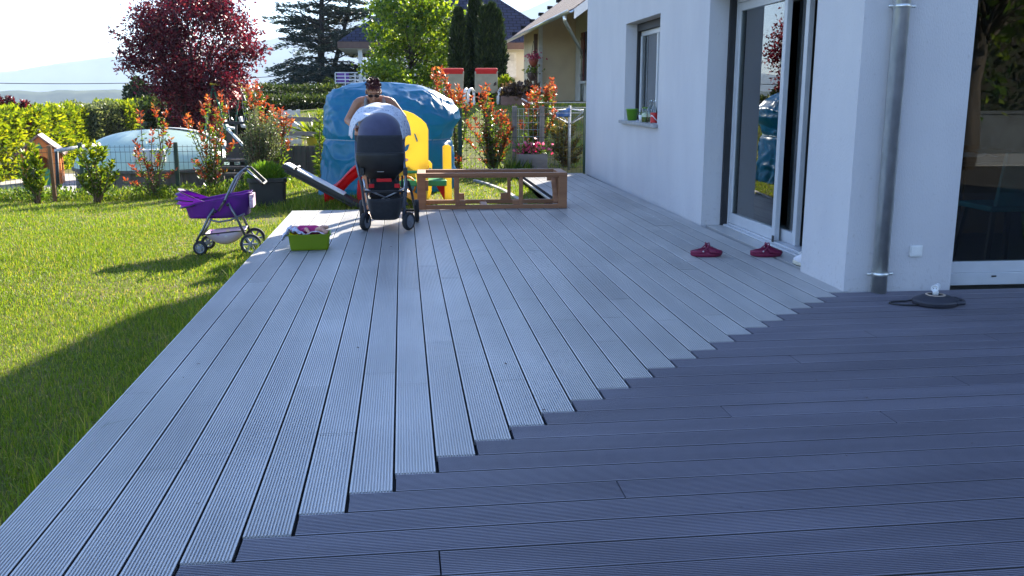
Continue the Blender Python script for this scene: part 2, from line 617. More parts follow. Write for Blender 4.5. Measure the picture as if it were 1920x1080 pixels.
# bits of dead leaf blown onto the deck
n = 70
X = np.concatenate([rng.uniform(1.6, 2.85, 40), rng.uniform(-1.1, 2.6, 30)]); Y = np.concatenate([rng.uniform(6.0, 13.5, 40), rng.uniform(2.5, 10, 30)])
k = np.arange(n)*4
Zl = np.full(n, 0.004)
P = np.stack([X, Y, Zl], 1); D = np.stack([rng.normal(size=n), rng.normal(size=n), np.full(n, 0.12)], 1); D /= np.linalg.norm(D, axis=1, keepdims=True)
Sd = np.stack([-D[:, 1], D[:, 0], 0*X], 1); Sz = rng.uniform(0.008, 0.028, (n, 1))
Vv = np.stack([P, P+D*Sz*0.5+Sd*Sz*0.25, P+D*Sz, P+D*Sz*0.5-Sd*Sz*0.25], 1).reshape(-1, 3)
tag(link('leaf_litter', np_mesh('leaf_litter', Vv, np.stack([k, k+1, k+2, k+3], 1)), mat('dead_leaf', (0.06, 0.035, 0.025), 0.8)), 'small dry leaf bits scattered on the deck boards', 'leaf litter', kind='stuff')
# ================================================================ WHITE HOUSE
M_wall = mat('white_render', (0.58, 0.57, 0.58), 0.9, (0.51, 0.50, 0.52), scale=2.2, stretch=(1, 1, 0.4), spec=0.15, bump=0.35, bscale=130, lo=0.3, hi=0.78)
def soil_base(m):
    """splash marks near the deck and scattered small marks in the render"""
    n = m.node_tree; b = n.nodes['Principled BSDF']
    src = b.inputs['Base Color'].links[0].from_socket
    tc = n.nodes.new('ShaderNodeTexCoord'); sp = n.nodes.new('ShaderNodeSeparateXYZ'); n.links.new(tc.outputs['Object'], sp.inputs['Vector'])
    t = n.nodes.new('ShaderNodeTexNoise'); t.inputs['Scale'].default_value = 34; t.inputs['Detail'].default_value = 6; n.links.new(tc.outputs['Object'], t.inputs['Vector'])
    h = n.nodes.new('ShaderNodeMapRange'); h.inputs['From Min'].default_value = 0.0; h.inputs['From Max'].default_value = 0.42; h.inputs['To Min'].default_value = 0.07; h.inputs['To Max'].default_value = 0.0
    n.links.new(sp.outputs['Z'], h.inputs['Value'])
    ad = n.nodes.new('ShaderNodeMath'); ad.operation = 'ADD'; n.links.new(t.outputs['Fac'], ad.inputs[0]); n.links.new(h.outputs['Result'], ad.inputs[1])
    r = n.nodes.new('ShaderNodeMapRange'); r.inputs['From Min'].default_value = 0.62; r.inputs['From Max'].default_value = 0.80; n.links.new(ad.outputs['Value'], r.inputs['Value'])
    x = n.nodes.new('ShaderNodeMix'); x.data_type = 'RGBA'; x.inputs['B'].default_value = (0.27, 0.25, 0.24, 1)
    q = n.nodes.new('ShaderNodeMath'); q.operation = 'MULTIPLY'; q.inputs[1].default_value = 0.35; n.links.new(r.outputs['Result'], q.inputs[0])
    n.links.new(q.outputs['Value'], x.inputs['Factor']); n.links.new(src, x.inputs['A']); n.links.new(x.outputs['Result'], b.inputs['Base Color'])
soil_base(M_wall)
M_roofd = mat('dark_roof_tile', (0.09, 0.085, 0.085), 0.7, (0.06, 0.06, 0.06))
M_alu = mat('white_aluminium', (0.50, 0.515, 0.54), 0.35, (0.46, 0.475, 0.50), spec=0.5)
M_dark = mat('dark_rubber', (0.018, 0.018, 0.02), 0.6)
M_zinc = mat('zinc', (0.74, 0.75, 0.72), 0.30, (0.58, 0.60, 0.58), scale=18, stretch=(1, 1, 0.5), metal=0.82)
M_sill = mat('concrete_sill', (0.36, 0.36, 0.36), 0.8, (0.27, 0.27, 0.27), scale=12, bump=0.2)
M_glass = glassmat('window_glass', (0.62, 0.66, 0.66), 1.9)
M_glass2 = glassmat('picture_glass', (0.55, 0.58, 0.58), 1.15)
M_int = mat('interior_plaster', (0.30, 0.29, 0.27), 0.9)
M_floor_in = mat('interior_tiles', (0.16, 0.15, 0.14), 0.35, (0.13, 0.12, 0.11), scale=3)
M_curtain = mat('grey_curtain', (0.34, 0.35, 0.35), 0.85, (0.27, 0.28, 0.28), scale=20, stretch=(6, 6, 0.05))
HO = Vector((2.884, 5.735, 0.0)); HA = R(-0.77)
house = thing('white_house', 'white rendered house with sliding door, sill window and zinc downpipe', 'house', HO, HA)


def hw(x, y, z=0.0):
    """house coordinates to world"""
    return HO + Matrix.Rotation(HA, 3, 'Z') @ Vector((x, y, z))


HL, HWD, TH = 9.59, 9.5, 0.26
EAVE, RIDGE = 5.37, 7.68
DY0, DY1, DZ = 0.705, 3.15, 2.19
WY0, WY1, WZ0, WZ1 = 4.98, 6.74, 0.935, 2.18
GX0, GX1, GZ1 = 0.745, 3.9, 2.25
mb = MB()
# west wall (gable) as slabs round the openings
mb.box(0, TH, 0, DY0, -0.1, EAVE)
mb.box(0, TH, DY0, DY1, DZ, EAVE)
mb.box(0, TH, DY1, WY0, -0.1, EAVE)
mb.box(0, TH, WY0, WY1, -0.1, WZ0)
mb.box(0, TH, WY0, WY1, WZ1, EAVE)
mb.box(0, TH, WY1, HL, -0.1, EAVE)
mb.prism([(0, EAVE), (HL, EAVE), (HL/2, RIDGE)], 'yz', 0, TH)
# south wall round the picture window
mb.box(TH, GX0, 0, TH, -0.1, EAVE)
mb.box(GX0, GX1, 0, TH, GZ1, EAVE)
mb.box(GX1, HWD, 0, TH, -0.1, EAVE)
# north and east
mb.box(TH, HWD, HL-TH, HL, -0.1, EAVE)
mb.box(HWD, HWD+TH, 0, HL, -0.1, EAVE)
mb.build('wall', M_wall, house)
mb = MB()
for a, b in (((-0.02, -0.05), (HL/2, 0)), ((HL/2, 0), (HL+0.02, -0.05))):
    pass
mb.prism([(-0.10, EAVE+0.0), (HL/2, RIDGE+0.03), (HL+0.02, EAVE+0.03), (HL+0.02, EAVE+0.13), (HL/2, RIDGE+0.14), (-0.10, EAVE+0.12)], 'yz', -0.03, HWD+0.3)
mb.build('roof', M_roofd, house)
# interior shell
mb = MB()
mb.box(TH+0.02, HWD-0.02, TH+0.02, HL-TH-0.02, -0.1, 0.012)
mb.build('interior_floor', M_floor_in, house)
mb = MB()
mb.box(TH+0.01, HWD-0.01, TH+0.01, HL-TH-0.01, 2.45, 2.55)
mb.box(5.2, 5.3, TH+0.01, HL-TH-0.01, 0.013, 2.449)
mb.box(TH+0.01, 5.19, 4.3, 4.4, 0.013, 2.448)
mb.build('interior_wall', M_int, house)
# sliding door: fixed leaf at the far side, moving leaf slid half open
FX = 0.25
sd_ = MB()
sd_.box(FX, FX+0.14, DY0, DY1, 0.0, 0.035)
sd_.box(FX+0.002, FX+0.138, DY1-0.05, DY1-0.002, 0.035, DZ-0.07)
sd_.box(FX+0.002, FX+0.138, DY0+0.002, DY0+0.03, 0.035, DZ-0.07)
sd_.box(FX, FX+0.14, DY0, DY1, DZ-0.07, DZ-0.002)
door = sd_.build('sliding_door', M_alu, house, bevel=0.004)


def leaf(y0, y1, x0, nm='door_leaf'):
    m_ = MB()
    t = 0.045
    st = 0.07
    m_.box(x0, x0+t, y0, y0+st, 0.036, DZ-0.072)
    m_.box(x0, x0+t, y1-st, y1, 0.036, DZ-0.072)
    m_.box(x0, x0+t, y0+st, y1-st, 0.036, 0.036+0.10)
    m_.box(x0, x0+t, y0+st, y1-st, DZ-0.072-0.075, DZ-0.072)
    m_.build(nm, M_alu, door, bevel=0.004)
    g = MB(); g.box(x0+0.018, x0+0.026, y0+st-0.005, y1-st+0.005, 0.13, DZ-0.14)
    ym = (y0+y1)/2
    g.v = [(x-(y-ym)*0.017, y, z) for x, y, z in g.v]      # pane skewed a touch to steer its reflection
    g.build('door_glass', M_glass, door)


leaf(1.90, DY1-0.052, FX+0.012)
leaf(1.61, 2.84, FX+0.078)
mb = MB(); mb.box(FX-0.06, FX-0.002, DY1-0.045, DY1-0.003, 0.0, DZ-0.003); mb.build('shutter_guide', M_dark, door)
mb = MB(); mb.box(FX-0.06, FX-0.002, DY0+0.003, DY0+0.04, 0.0, DZ-0.003); mb.build('shutter_guide', M_dark, door)
mb = MB(); mb.box(FX-0.012, FX-0.002, 1.87, 1.897, 0.03, 0.085); mb.build('door_stop', M_dark, door)
mb = MB(); mb.box(0.05, FX-0.002, DY0+0.003, DY1-0.003, -0.05, 0.004); mb.build('door_threshold', M_deck, house)
mb = MB(); mb.box(FX-0.045, FX-0.003, DY0+0.05, DY1-0.06, 0.005, 0.020); mb.build('door_track', M_alu, house, bevel=0.003)
# curtain behind the fixed leaf
mb = MB()
mb.grid(lambda u, v: (0.55+0.025*math.sin(u*75)+0.012*math.sin(u*31), 2.42+u*0.66, 0.03+v*2.3), 160, 3)
mb.build('curtain', M_curtain, house, smooth=True)
# small window
wf = MB()
wx = 0.20
wf.box(wx, wx+0.06, WY1-0.06, WY1-0.002, WZ0+0.05, WZ1-0.16)
wf.box(wx, wx+0.06, WY0+0.002, WY0+0.06, WZ0+0.05, WZ1-0.16)
wf.box(wx, wx+0.06, WY0+0.002, WY1-0.002, WZ0+0.002, WZ0+0.05)
wf.box(wx, wx+0.06, WY0+0.002, WY1-0.002, WZ1-0.16, WZ1-0.10)
wf.box(wx+0.002, wx+0.058, 5.83, 5.89, WZ0+0.05, WZ1-0.16)
wf.box(wx-0.02, wx-0.001, WY1-0.14, WY1-0.09, WZ0+0.05, WZ1-0.161)
win = wf.build('window', M_alu, house, bevel=0.004)
mb = MB(); mb.box(wx+0.025, wx+0.033, WY0+0.058, WY1-0.058, WZ0+0.048, WZ1-0.158); mb.build('window_glass', M_glass, win)
mb = MB(); mb.box(wx-0.05, wx-0.002, WY1-0.045, WY1-0.003, WZ0+0.003, WZ1-0.003); mb.build('shutter_guide', M_dark, win)
mb = MB(); mb.box(wx-0.05, wx+0.05, WY0+0.003, WY1-0.05, WZ1-0.098, WZ1-0.003); mb.build('shutter_box', M_dark, win)
mb = MB(); mb.prism([(-0.055, WZ0-0.045), (wx+0.02, WZ0-0.04), (wx+0.02, WZ0+0.004), (-0.055, WZ0-0.006)], 'xz', WY0-0.045, WY1+0.10)
mb.build('window_sill', M_sill, win, bevel=0.004)
mb = MB(); mb.grid(lambda u, v: (0.46+0.02*math.sin(u*60), WY0+0.2+u*1.0, WZ0+v*1.2), 80, 2); mb.build('curtain', M_curtain, house, smooth=True)
# picture window in the south wall
pf = MB()
py = 0.10
pf.box(GX0+0.002, GX1, py, py+0.09, 0.0, 0.085)
pf.box(GX0+0.002, GX1, py+0.012, py+0.08, 0.0855, 0.16)
pf.box(GX0+0.002, GX0+0.012, py, py+0.09, 0.161, GZ1-0.06)
pf.box(GX0+0.002, GX1, py, py+0.09, GZ1-0.06, GZ1-0.002)
pf.box(2.70, 2.78, py+0.002, py+0.088, 0.161, GZ1-0.061)
pwin = pf.build('picture_window', M_alu, house, bevel=0.003)
mb = MB(); mb.box(GX0+0.012, GX1, py+0.035, py+0.043, 0.158, GZ1-0.058); mb.build('window_glass', M_glass2, pwin)
mb = MB(); mb.box(1.10, 1.135, py-0.004, py-0.0005, 0.055, 0.065); mb.build('drain_slot', M_dark, pwin)
# downpipe
dp = MB()
dp.tube([(0.213, -0.062, 0.0), (0.213, -0.062, EAVE-0.1)], 0.0495, 24)
pipe = dp.build('downpipe', M_zinc, house, smooth=True)
for z in (0.125, 1.815, 3.4):
    mb = MB()
    mb.lathe([(0.0500, z-0.012), (0.0545, z-0.009), (0.0545, z+0.009), (0.0500, z+0.012)], (0.213, -0.062, 0), 24, caps=False)
    for sx in (-1, 1):
        mb.tube([(0.213+sx*0.052, -0.062, z), (0.213+sx*0.078, -0.062, z)], 0.009, 8)
        mb.ball((0.213+sx*0.08, -0.062, z), 0.011, 8, 6)
    mb.build('pipe_clamp', M_zinc, pipe, smooth=True)
# blank wall plate
mb = MB(); mb.box(0.437, 0.522, -0.012, -0.0005, 0.225, 0.300); mb.box(0.444, 0.515, -0.016, -0.0125, 0.232, 0.293)
mb.build('socket_cover', mat('white_plastic', (0.80, 0.80, 0.78), 0.4), house, bevel=0.003)
# gutter along the south eave
mb = MB()
mb.grid(lambda u, v: (-0.04+v*(HWD+0.3), -0.165+0.065*math.cos(PI+u*PI), EAVE-0.02+0.065*math.sin(PI+u*PI)), 9, 2)
mb.build('gutter', M_zinc, house, smooth=True, solid=0.003)
# ================================================================ PLANTS: builders
def unit(A):
    return A/np.maximum(np.linalg.norm(A, axis=1, keepdims=True), 1e-9)


def leaf_geo(P, D, S, asp=0.45, fold=0.12):
    n = len(P)
    D = unit(D)
    r = unit(rng.normal(size=(n, 3)))
    sd = unit(np.cross(D, r))
    nm = np.cross(sd, D)
    S = np.asarray(S).reshape(-1, 1)*np.ones((n, 1))
    mid = P+D*S*0.5
    a = mid+sd*S*asp*0.5+nm*S*fold
    b = mid-sd*S*asp*0.5+nm*S*fold
    tip = P+D*S-nm*S*fold*0.5
    V = np.stack([P, a, tip, b], 1).reshape(-1, 3)
    k = np.arange(n)*4
    return V, np.stack([k, k+1, k+2, k+3], 1)


def leaves(name, P, D, S, m, parent, asp=0.45, fold=0.12):
    off = np.array(parent.location) if parent is not None else np.zeros(3)
    V, F = leaf_geo(np.asarray(P)-off, np.asarray(D), S, asp, fold)
    return link(name, np_mesh(name, V, F), m, parent)


def in_poly(poly, x, y):
    c = False
    n = len(poly)
    for i in range(n):
        x1, y1 = poly[i]; x2, y2 = poly[(i+1) % n]
        if (y1 > y) != (y2 > y) and x < (x2-x1)*(y-y1)/(y2-y1)+x1:
            c = not c
    return c


def crown_points(poly, Y, n, depth):
    """clump centres filling a crown: its elevation outline seen at depth Y, as deep as it is wide"""
    xs = [p[0] for p in poly]; ys = [p[1] for p in poly]
    cx, cy = (min(xs)+max(xs))/2, (min(ys)+max(ys))/2
    hx, hy = (max(xs)-min(xs))/2, (max(ys)-min(ys))/2
    out = []
    while len(out) < n:
        x = rnd.uniform(min(xs), max(xs)); y = rnd.uniform(min(ys), max(ys))
        if not in_poly(poly, x, y): continue
        q = max(0.05, 1-((x-cx)/hx)**2*0.8-((y-cy)/hy)**2*0.5)
        dd = rnd.uniform(-1, 1)*depth*math.sqrt(q)
        p = at(x, y, Y)
        out.append(Vector((p.x, p.y+dd, p.z)))
    return out


M_bark = mat('bark', (0.10, 0.075, 0.055), 0.9, (0.05, 0.04, 0.03), scale=14, stretch=(1, 1, 0.2), bump=0.6, bscale=30)
M_bark_d = mat('dark_bark', (0.045, 0.035, 0.03), 0.9, (0.025, 0.02, 0.02), scale=14, stretch=(1, 1, 0.2), bump=0.6, bscale=30)
M_plum = leafmat('plum_leaf', [(0, (0.030, 0.005, 0.012)), (0.6, (0.070, 0.009, 0.022)), (0.9, (0.14, 0.018, 0.034)), (1, (0.26, 0.07, 0.06))], 0.5, 0.4, (1.8, 0.9, 0.9))
M_maple = leafmat('maple_leaf', [(0, (0.04, 0.09, 0.010)), (0.5, (0.11, 0.19, 0.014)), (1, (0.24, 0.30, 0.03))], 0.55, 0.45, (1.6, 1.5, 0.5))
M_laurel = leafmat('laurel_leaf', [(0, (0.05, 0.10, 0.01)), (0.5, (0.14, 0.21, 0.012)), (1, (0.28, 0.31, 0.02))], 0.5, 0.35, (1.7, 1.5, 0.5))
M_cedar = leafmat('cedar_needle', [(0, (0.012, 0.026, 0.022)), (0.6, (0.03, 0.05, 0.042)), (1, (0.06, 0.08, 0.065))], 0.25, 0.6, (1.2, 1.3, 0.9))
M_cyp = leafmat('cypress_spray', [(0, (0.010, 0.020, 0.006)), (0.6, (0.022, 0.040, 0.010)), (0.95, (0.05, 0.075, 0.015)), (1, (0.10, 0.12, 0.03))], 0.25, 0.6, (1.3, 1.4, 0.6))
M_hedge = leafmat('dark_hedge_leaf', [(0, (0.018, 0.034, 0.008)), (0.7, (0.04, 0.065, 0.012)), (1, (0.10, 0.12, 0.02))], 0.3, 0.55, (1.5, 1.5, 0.6))
M_olive = leafmat('grey_green_leaf', [(0, (0.05, 0.08, 0.03)), (0.6, (0.13, 0.16, 0.07)), (1, (0.24, 0.25, 0.12))], 0.4, 0.45, (1.3, 1.3, 0.7))
M_green = leafmat('shrub_leaf', [(0, (0.04, 0.085, 0.012)), (0.6, (0.09, 0.15, 0.02)), (1, (0.19, 0.23, 0.035))], 0.5, 0.4, (1.5, 1.5, 0.6))
M_red = leafmat('red_young_leaf', [(0, (0.20, 0.035, 0.022)), (0.5, (0.36, 0.085, 0.035)), (0.8, (0.40, 0.16, 0.05)), (1, (0.30, 0.24, 0.06))], 0.5, 0.4, (1.5, 0.95, 0.6))
M_bronze = leafmat('bronze_leaf', [(0, (0.06, 0.05, 0.015)), (0.6, (0.15, 0.13, 0.03)), (1, (0.28, 0.23, 0.06))], 0.45, 0.4, (1.4, 1.2, 0.6))
M_stem = mat('young_stem', (0.16, 0.10, 0.06), 0.8)
M_flower = leafmat('pink_petal', [(0, (0.45, 0.03, 0.10)), (0.6, (0.7, 0.09, 0.2)), (1, (0.8, 0.3, 0.4))], 0.4, 0.5, (1.3, 0.9, 1.0))
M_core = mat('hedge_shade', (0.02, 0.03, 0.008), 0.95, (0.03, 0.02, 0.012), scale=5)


def tree(name, label, base, clumps, rad, per, size, lm, bark, trunk_r, fork, limb_n=26, asp=0.5, cat='tree', group=None, droop=0.0, spread=1.0, sprays=None):
    """tapered trunk, limbs reaching to the clumps, leaves gathered round the clump centres"""
    t = thing(name, label, cat, base, 0, group)
    b = Vector(base)
    mb = MB()
    fk = Vector(fork)-b
    pts = [Vector((0, 0, -0.1))]
    for k in range(1, 7):
        q = k/6
        pts.append(fk*q+Vector((rnd.uniform(-1, 1), rnd.uniform(-1, 1), 0))*trunk_r*0.4)
    mb.tube(pts, [trunk_r*(1.25-0.75*k/6) for k in range(7)], 10)
    top = max(c.z for c in clumps)-b.z
    for c in rnd.sample(clumps, min(limb_n, len(clumps))):
        e = c-b
        q = rnd.uniform(0.55, 1.0)
        s = fk*q
        m1 = s.lerp(e, 0.45)+Vector((rnd.uniform(-.1, .1), rnd.uniform(-.1, .1), 0.12*(e-s).length))
        r0 = trunk_r*rnd.uniform(0.22, 0.42)
        mb.tube([s, s.lerp(m1, 0.5), m1, m1.lerp(e, 0.6), e], [r0, r0*0.75, r0*0.5, r0*0.3, r0*0.12], 6)
    P = []; D = []
    for s0, s1 in (sprays or []):
        # a long young shoot standing out of the crown, leafy along its length
        s0 = Vector(s0); s1 = Vector(s1); m1 = s0.lerp(s1, 0.5)+Vector((0, 0, 0.05*(s1-s0).length))
        mb.tube([s0-b, m1-b, s1-b], [0.014, 0.009, 0.003], 5)
        k = int(40*(s1-s0).length)+8
        f = rng.uniform(0, 1, k)[:, None]
        P.append(np.array(s0)*(1-f)+np.array(s1)*f+rng.normal(size=(k, 3))*0.05*(1.25-f))
        D.append(np.array((s1-s0).normalized())*0.6+rng.normal(size=(k, 3))*0.7)
    mb.build('trunk', bark, t, smooth=True)
    for c in clumps:
        k = max(4, int(per*rnd.uniform(0.6, 1.4)))
        q = rng.normal(size=(k, 3))*np.array([1, 1, 0.8])*rad*rnd.uniform(0.6, 1.2)
        P.append(np.array(c)+q)
        d = unit(q)*spread+rng.normal(size=(k, 3))*0.8
        d[:, 2] -= droop
        D.append(d)
    P = np.concatenate(P); D = np.concatenate(D)
    S = size*rng.uniform(0.6, 1.3, len(P))
    leaves('crown', P, D, S, lm, t, asp)
    return t


def hedge(name, label, a, b, width, zb, zt, n, size, lm, cat='hedge', group=None, bulge=0.12, asp=0.5):
    """a clipped hedge from a to b (x, y pairs): leaves in a shell over a dark twiggy core"""
    a = Vector((a[0], a[1], 0)); b = Vector((b[0], b[1], 0))
    L = (b-a).length
    u = (b-a).normalized(); v = Vector((-u.y, u.x, 0))
    t = thing(name, label, cat, (a.x, a.y, zb), 0, group)
    H = zt-zb
    core = MB()
    ns = max(6, int(L/0.5))
    h = width/2-0.14

    def corefn(p, q):
        ang = p*2*PI
        cx, cz = math.cos(ang), math.sin(ang)
        s_ = max(abs(cx), abs(cz))
        y_ = cx/s_*h*(1+0.2*noise.noise((q*L*0.7, p*3, zb)))
        z_ = (H-0.12)*(0.5+0.5*cz/s_)*(0.97+0.06*noise.noise((q*L*0.9, 3.3, zb)))
        w_ = u*(q*(L-0.2)+0.1)+v*y_
        return (w_.x, w_.y, z_)
    core.grid(corefn, 16, ns, closed_u=True)
    k0 = len(core.v)
    core.f.append(tuple(range(15, -1, -1))); core.f.append(tuple(k0-16+k for k in range(16)))
    core.build('inner_twigs', M_core, t)
    # shell
    s = rng.uniform(0, L, n)
    per = 2*H+width
    q = rng.uniform(0, per, n)
    side = np.where(q < H, -1, np.where(q < 2*H, 1, 0))
    zz = np.where(q < H, q, np.where(q < 2*H, q-H, H))
    yy = np.where(side == 0, q-2*H-width/2, side*width/2)
    bump = np.array([noise.noise((s[i]*1.1, zz[i]*1.4+yy[i], zb)) for i in range(n)])
    off = bump*bulge-np.abs(rng.normal(0, 0.08, n))
    nrm = np.stack([u.x*0*s+v.x*side, u.y*0*s+v.y*side, np.where(side == 0, 1.0, 0.25)], 1)
    nrm = unit(nrm)
    P = np.stack([a.x+u.x*s+v.x*yy, a.y+u.y*s+v.y*yy, zb+zz*0.99], 1)+nrm*off[:, None]
    P[:, 2] += np.where(side == 0, rng.uniform(-0.02, 0.10, n), 0)
    D = nrm+rng.normal(size=(n, 3))*0.55+np.array([0, 0, 0.3])
    leaves('foliage', P, D, size*rng.uniform(0.6, 1.3, n), lm, t, asp)
    return t


def shrub(name, label, base, stems, lm_low, lm_top, top_n=12, low_n=22, size=0.092, group=None, top_len=0.25, cat='shrub', spread=1.0, asp=0.36):
    """several thin stems with alternate leaves below and a whorl of young leaves at each tip"""
    t = thing(name, label, cat, base, 0, group)
    b = Vector(base)
    mb = MB()
    PL = []; DL = []; PT = []; DT = []
    for e in stems:
        e = Vector(e)-b
        s = Vector((rnd.uniform(-.05, .05), rnd.uniform(-.05, .05), 0))
        m1 = s.lerp(e, 0.5)+Vector((rnd.uniform(-.06, .06), rnd.uniform(-.06, .06), 0.06*e.length))
        pts = [s, s.lerp(m1, 0.55), m1, m1.lerp(e, 0.55), e]
        mb.tube(pts, [0.012, 0.010, 0.008, 0.006, 0.003], 6)
        L = sum((pts[i+1]-pts[i]).length for i in range(4))

        def along(q):
            q *= 4; i = min(3, int(q))
            return pts[i].lerp(pts[i+1], q-i)
        for k in range(int(low_n*L/0.6)+3):
            q = rnd.uniform(0.15, 0.9)
            p = along(q); a = rnd.uniform(0, 2*PI)
            PL.append(p+Vector((rnd.gauss(0, .03), rnd.gauss(0, .03), rnd.gauss(0, .02)))*spread); DL.append((math.cos(a), math.sin(a), rnd.uniform(0.0, 0.9)))
        for k in range(top_n*3):
            q = 1-rnd.random()*min(0.6, top_len/max(L, 0.1))
            p = along(q); a = rnd.uniform(0, 2*PI)
            PT.append(p); DT.append((math.cos(a), math.sin(a), rnd.uniform(0.2, 1.5)))
    mb.build('stems', M_stem, t, smooth=True)
    off = np.array(b)
    leaves('leaves', np.array([tuple(p) for p in PL])+off, np.array(DL), size*rng.uniform(0.7, 1.2, len(PL)), lm_low, t, asp)
    if lm_top:
        leaves('young_leaves', np.array([tuple(p) for p in PT])+off, np.array(DT), size*rng.uniform(0.7, 1.2, len(PT)), lm_top, t, asp*0.9)
    return t


def fill(poly, Y, n, depth=0.25):
    return [tuple(p) for p in crown_points(poly, Y, n, depth)]
# ================================================================ TREES AND HEDGES
# red plum
poly = [(246, 108), (236, 80), (262, 46), (284, 12), (318, -25), (372, -30), (430, -10), (452, 28), (470, 62), (484, 92), (452, 112), (462, 140), (430, 168), (412, 215), (380, 250), (335, 245), (312, 205), (290, 165), (266, 135)]
cl = crown_points(poly, 24.0, 170, 1.5)
b = at(362, 300, 24.0); b.z = -1.0
spr = []
ctr = at(362, 130, 24.0)
for k in range(90):
    i = rnd.randrange(len(poly)); q = rnd.random()
    e = at(poly[i][0]*(1-q)+poly[(i+1) % len(poly)][0]*q, poly[i][1]*(1-q)+poly[(i+1) % len(poly)][1]*q, 24.0)
    if e.z < 0.9: continue
    dv = (e-ctr)+Vector((rnd.gauss(0, .25), rnd.gauss(0, .9), rnd.gauss(0, .25)))
    spr.append((ctr+dv*0.68, ctr+dv*rnd.uniform(0.86, 1.03)+Vector((0, 0, 0.12))))
tree('plum_tree', 'dark red leaved plum tree with rounded crown behind the pool', b, cl, 0.175, 150, 0.095, M_plum, M_bark_d, 0.13, at(362, 200, 24.0), 60, spread=0.6, sprays=spr)
# green maple in front of the slate roof
poly = [(700, 70), (688, 96), (696, 130), (690, 142), (730, 152), (790, 160), (830, 150), (846, 120), (858, 70), (862, 30), (840, 10), (820, -40), (740, -45), (712, -10), (706, 40)]
cl = crown_points(poly, 30.0, 150, 1.4)
b = at(768, 205, 30.0); b.z = gz(b.x, b.y)
tree('maple_tree', 'fresh green maple tree in front of the slate roofed house', b, cl, 0.18, 70, 0.13, M_maple, M_bark, 0.075, at(769, 95, 30.0), 50, asp=0.75, spread=0.6)
# little leafy tree beside the maple foot
cl = crown_points([(690, 118), (676, 128), (688, 142), (740, 160), (770, 164), (760, 140), (720, 122)], 27.0, 26, 0.5)
b = at(722, 205, 27.0); b.z = gz(b.x, b.y)
tree('young_tree', 'small leafy tree with low spreading branches under the maple', b, cl, 0.13, 45, 0.11, M_maple, M_bark, 0.03, at(722, 160, 27.0), 20, asp=0.7)
# cedar: flat boughs in layers
cy = 48.0
b = at(600, 180, cy); b.z = gz(b.x, b.y)
ced = thing('cedar_tree', 'blue green cedar tree with flat drooping layers of boughs', 'tree', b)
mb = MB(); tp = at(604, -70, cy)
mb.tube([Vector((0, 0, -0.2)), (tp-b)*0.5, tp-b], [0.22, 0.15, 0.07], 10)
t2 = at(668, -60, cy+0.8)-b
mb.tube([(tp-b)*0.12, (tp-b)*0.2+Vector((0.5, 0.3, 0)), t2*0.55+Vector((0.2, 0, 0)), t2], [0.16, 0.14, 0.10, 0.05], 8)
P = []; D = []
for k in range(190):
    q = rnd.uniform(0.06, 1.0)
    s = (tp-b)*q if k % 3 else t2*q+Vector((0.25*math.sin(PI*q), 0, 0))
    Lr = (3.3-1.5*q)*rnd.uniform(0.55, 1.1)
    a = rnd.uniform(0, 2*PI)
    d = Vector((math.cos(a), math.sin(a), rnd.uniform(0.05, 0.45) if q > 0.35 else rnd.uniform(-0.12, 0.12))).normalized()
    e = s+d*Lr+Vector((0, 0, -0.10*Lr))
    mid = s.lerp(e, 0.5)+Vector((0, 0, 0.09*Lr))
    mb.tube([s, mid, e], [0.045, 0.028, 0.008], 5)
    pd = Vector((-d.y, d.x, 0))
    for j in range(200):
        f = rnd.uniform(0.25, 1.05)
        c = (s.lerp(mid, f*2) if f < 0.5 else mid.lerp(e, f*2-1))
        off = pd*rnd.gauss(0, 0.27*Lr*(1.15-f)+0.05)
        p = c+off+Vector((0, 0, rnd.gauss(0, 0.05)-abs(off.length)*0.12))
        P.append(tuple(p+b)); D.append(tuple(d*rnd.uniform(0.3, 1)+pd*rnd.uniform(-0.8, 0.8)+Vector((0, 0, rnd.uniform(-0.35, 0.25)))))
mb.build('trunk', M_bark_d, ced, smooth=True)
leaves('crown', np.array(P), np.array(D), 0.21*rng.uniform(0.6, 1.4, len(P)), M_cedar, ced, 0.24)


# columnar cypresses
def cypress(label, pxc, top, bot, hw_, Y, n, split=None):
    b = at(pxc, bot, Y)
    b.z = gz(b.x, b.y)
    t = thing('cypress_tree', label, 'tree', b, 0, 'dark cypresses by the loungers')
    tz = at(pxc, top, Y).z-b.z
    wv = hw_*Y/FOC
    mb = MB(); mb.tube([(0, 0, -0.1), (0, 0, tz*0.8)], [0.09, 0.03], 8); mb.build('trunk', M_bark_d, t, smooth=True)
    sp = split or [(0, 0, 1.0, 1.0)]
    P = []; D = []
    for (ox, oy, hs, ws) in sp:
        k = int(n*1.5/len(sp))
        h = rng.uniform(0.02, 1.0, k)
        prof = np.minimum(1, (1-h)**0.55*1.5)*np.minimum(1, 0.55+h*2.2)
        a = rng.uniform(0, 2*PI, k)
        rr = np.sqrt(rng.uniform(0.2, 1.0, k))*prof*wv*ws*(1+0.22*np.sin(a*5+h*16)+0.16*np.sin(a*9-h*33))
        x = ox*wv+np.cos(a)*rr; y = oy*wv+np.sin(a)*rr
        P.append(np.stack([x+b.x, y+b.y, h*tz*hs+b.z], 1))
        D.append(np.stack([np.cos(a)*0.45, np.sin(a)*0.45, np.full(k, 1.0)], 1)+rng.normal(size=(k, 3))*0.3)
    P = np.concatenate(P); D = np.concatenate(D)
    leaves('crown', P, D, 0.15*rng.uniform(0.6, 1.4, len(P)), M_cyp, t, 0.26)


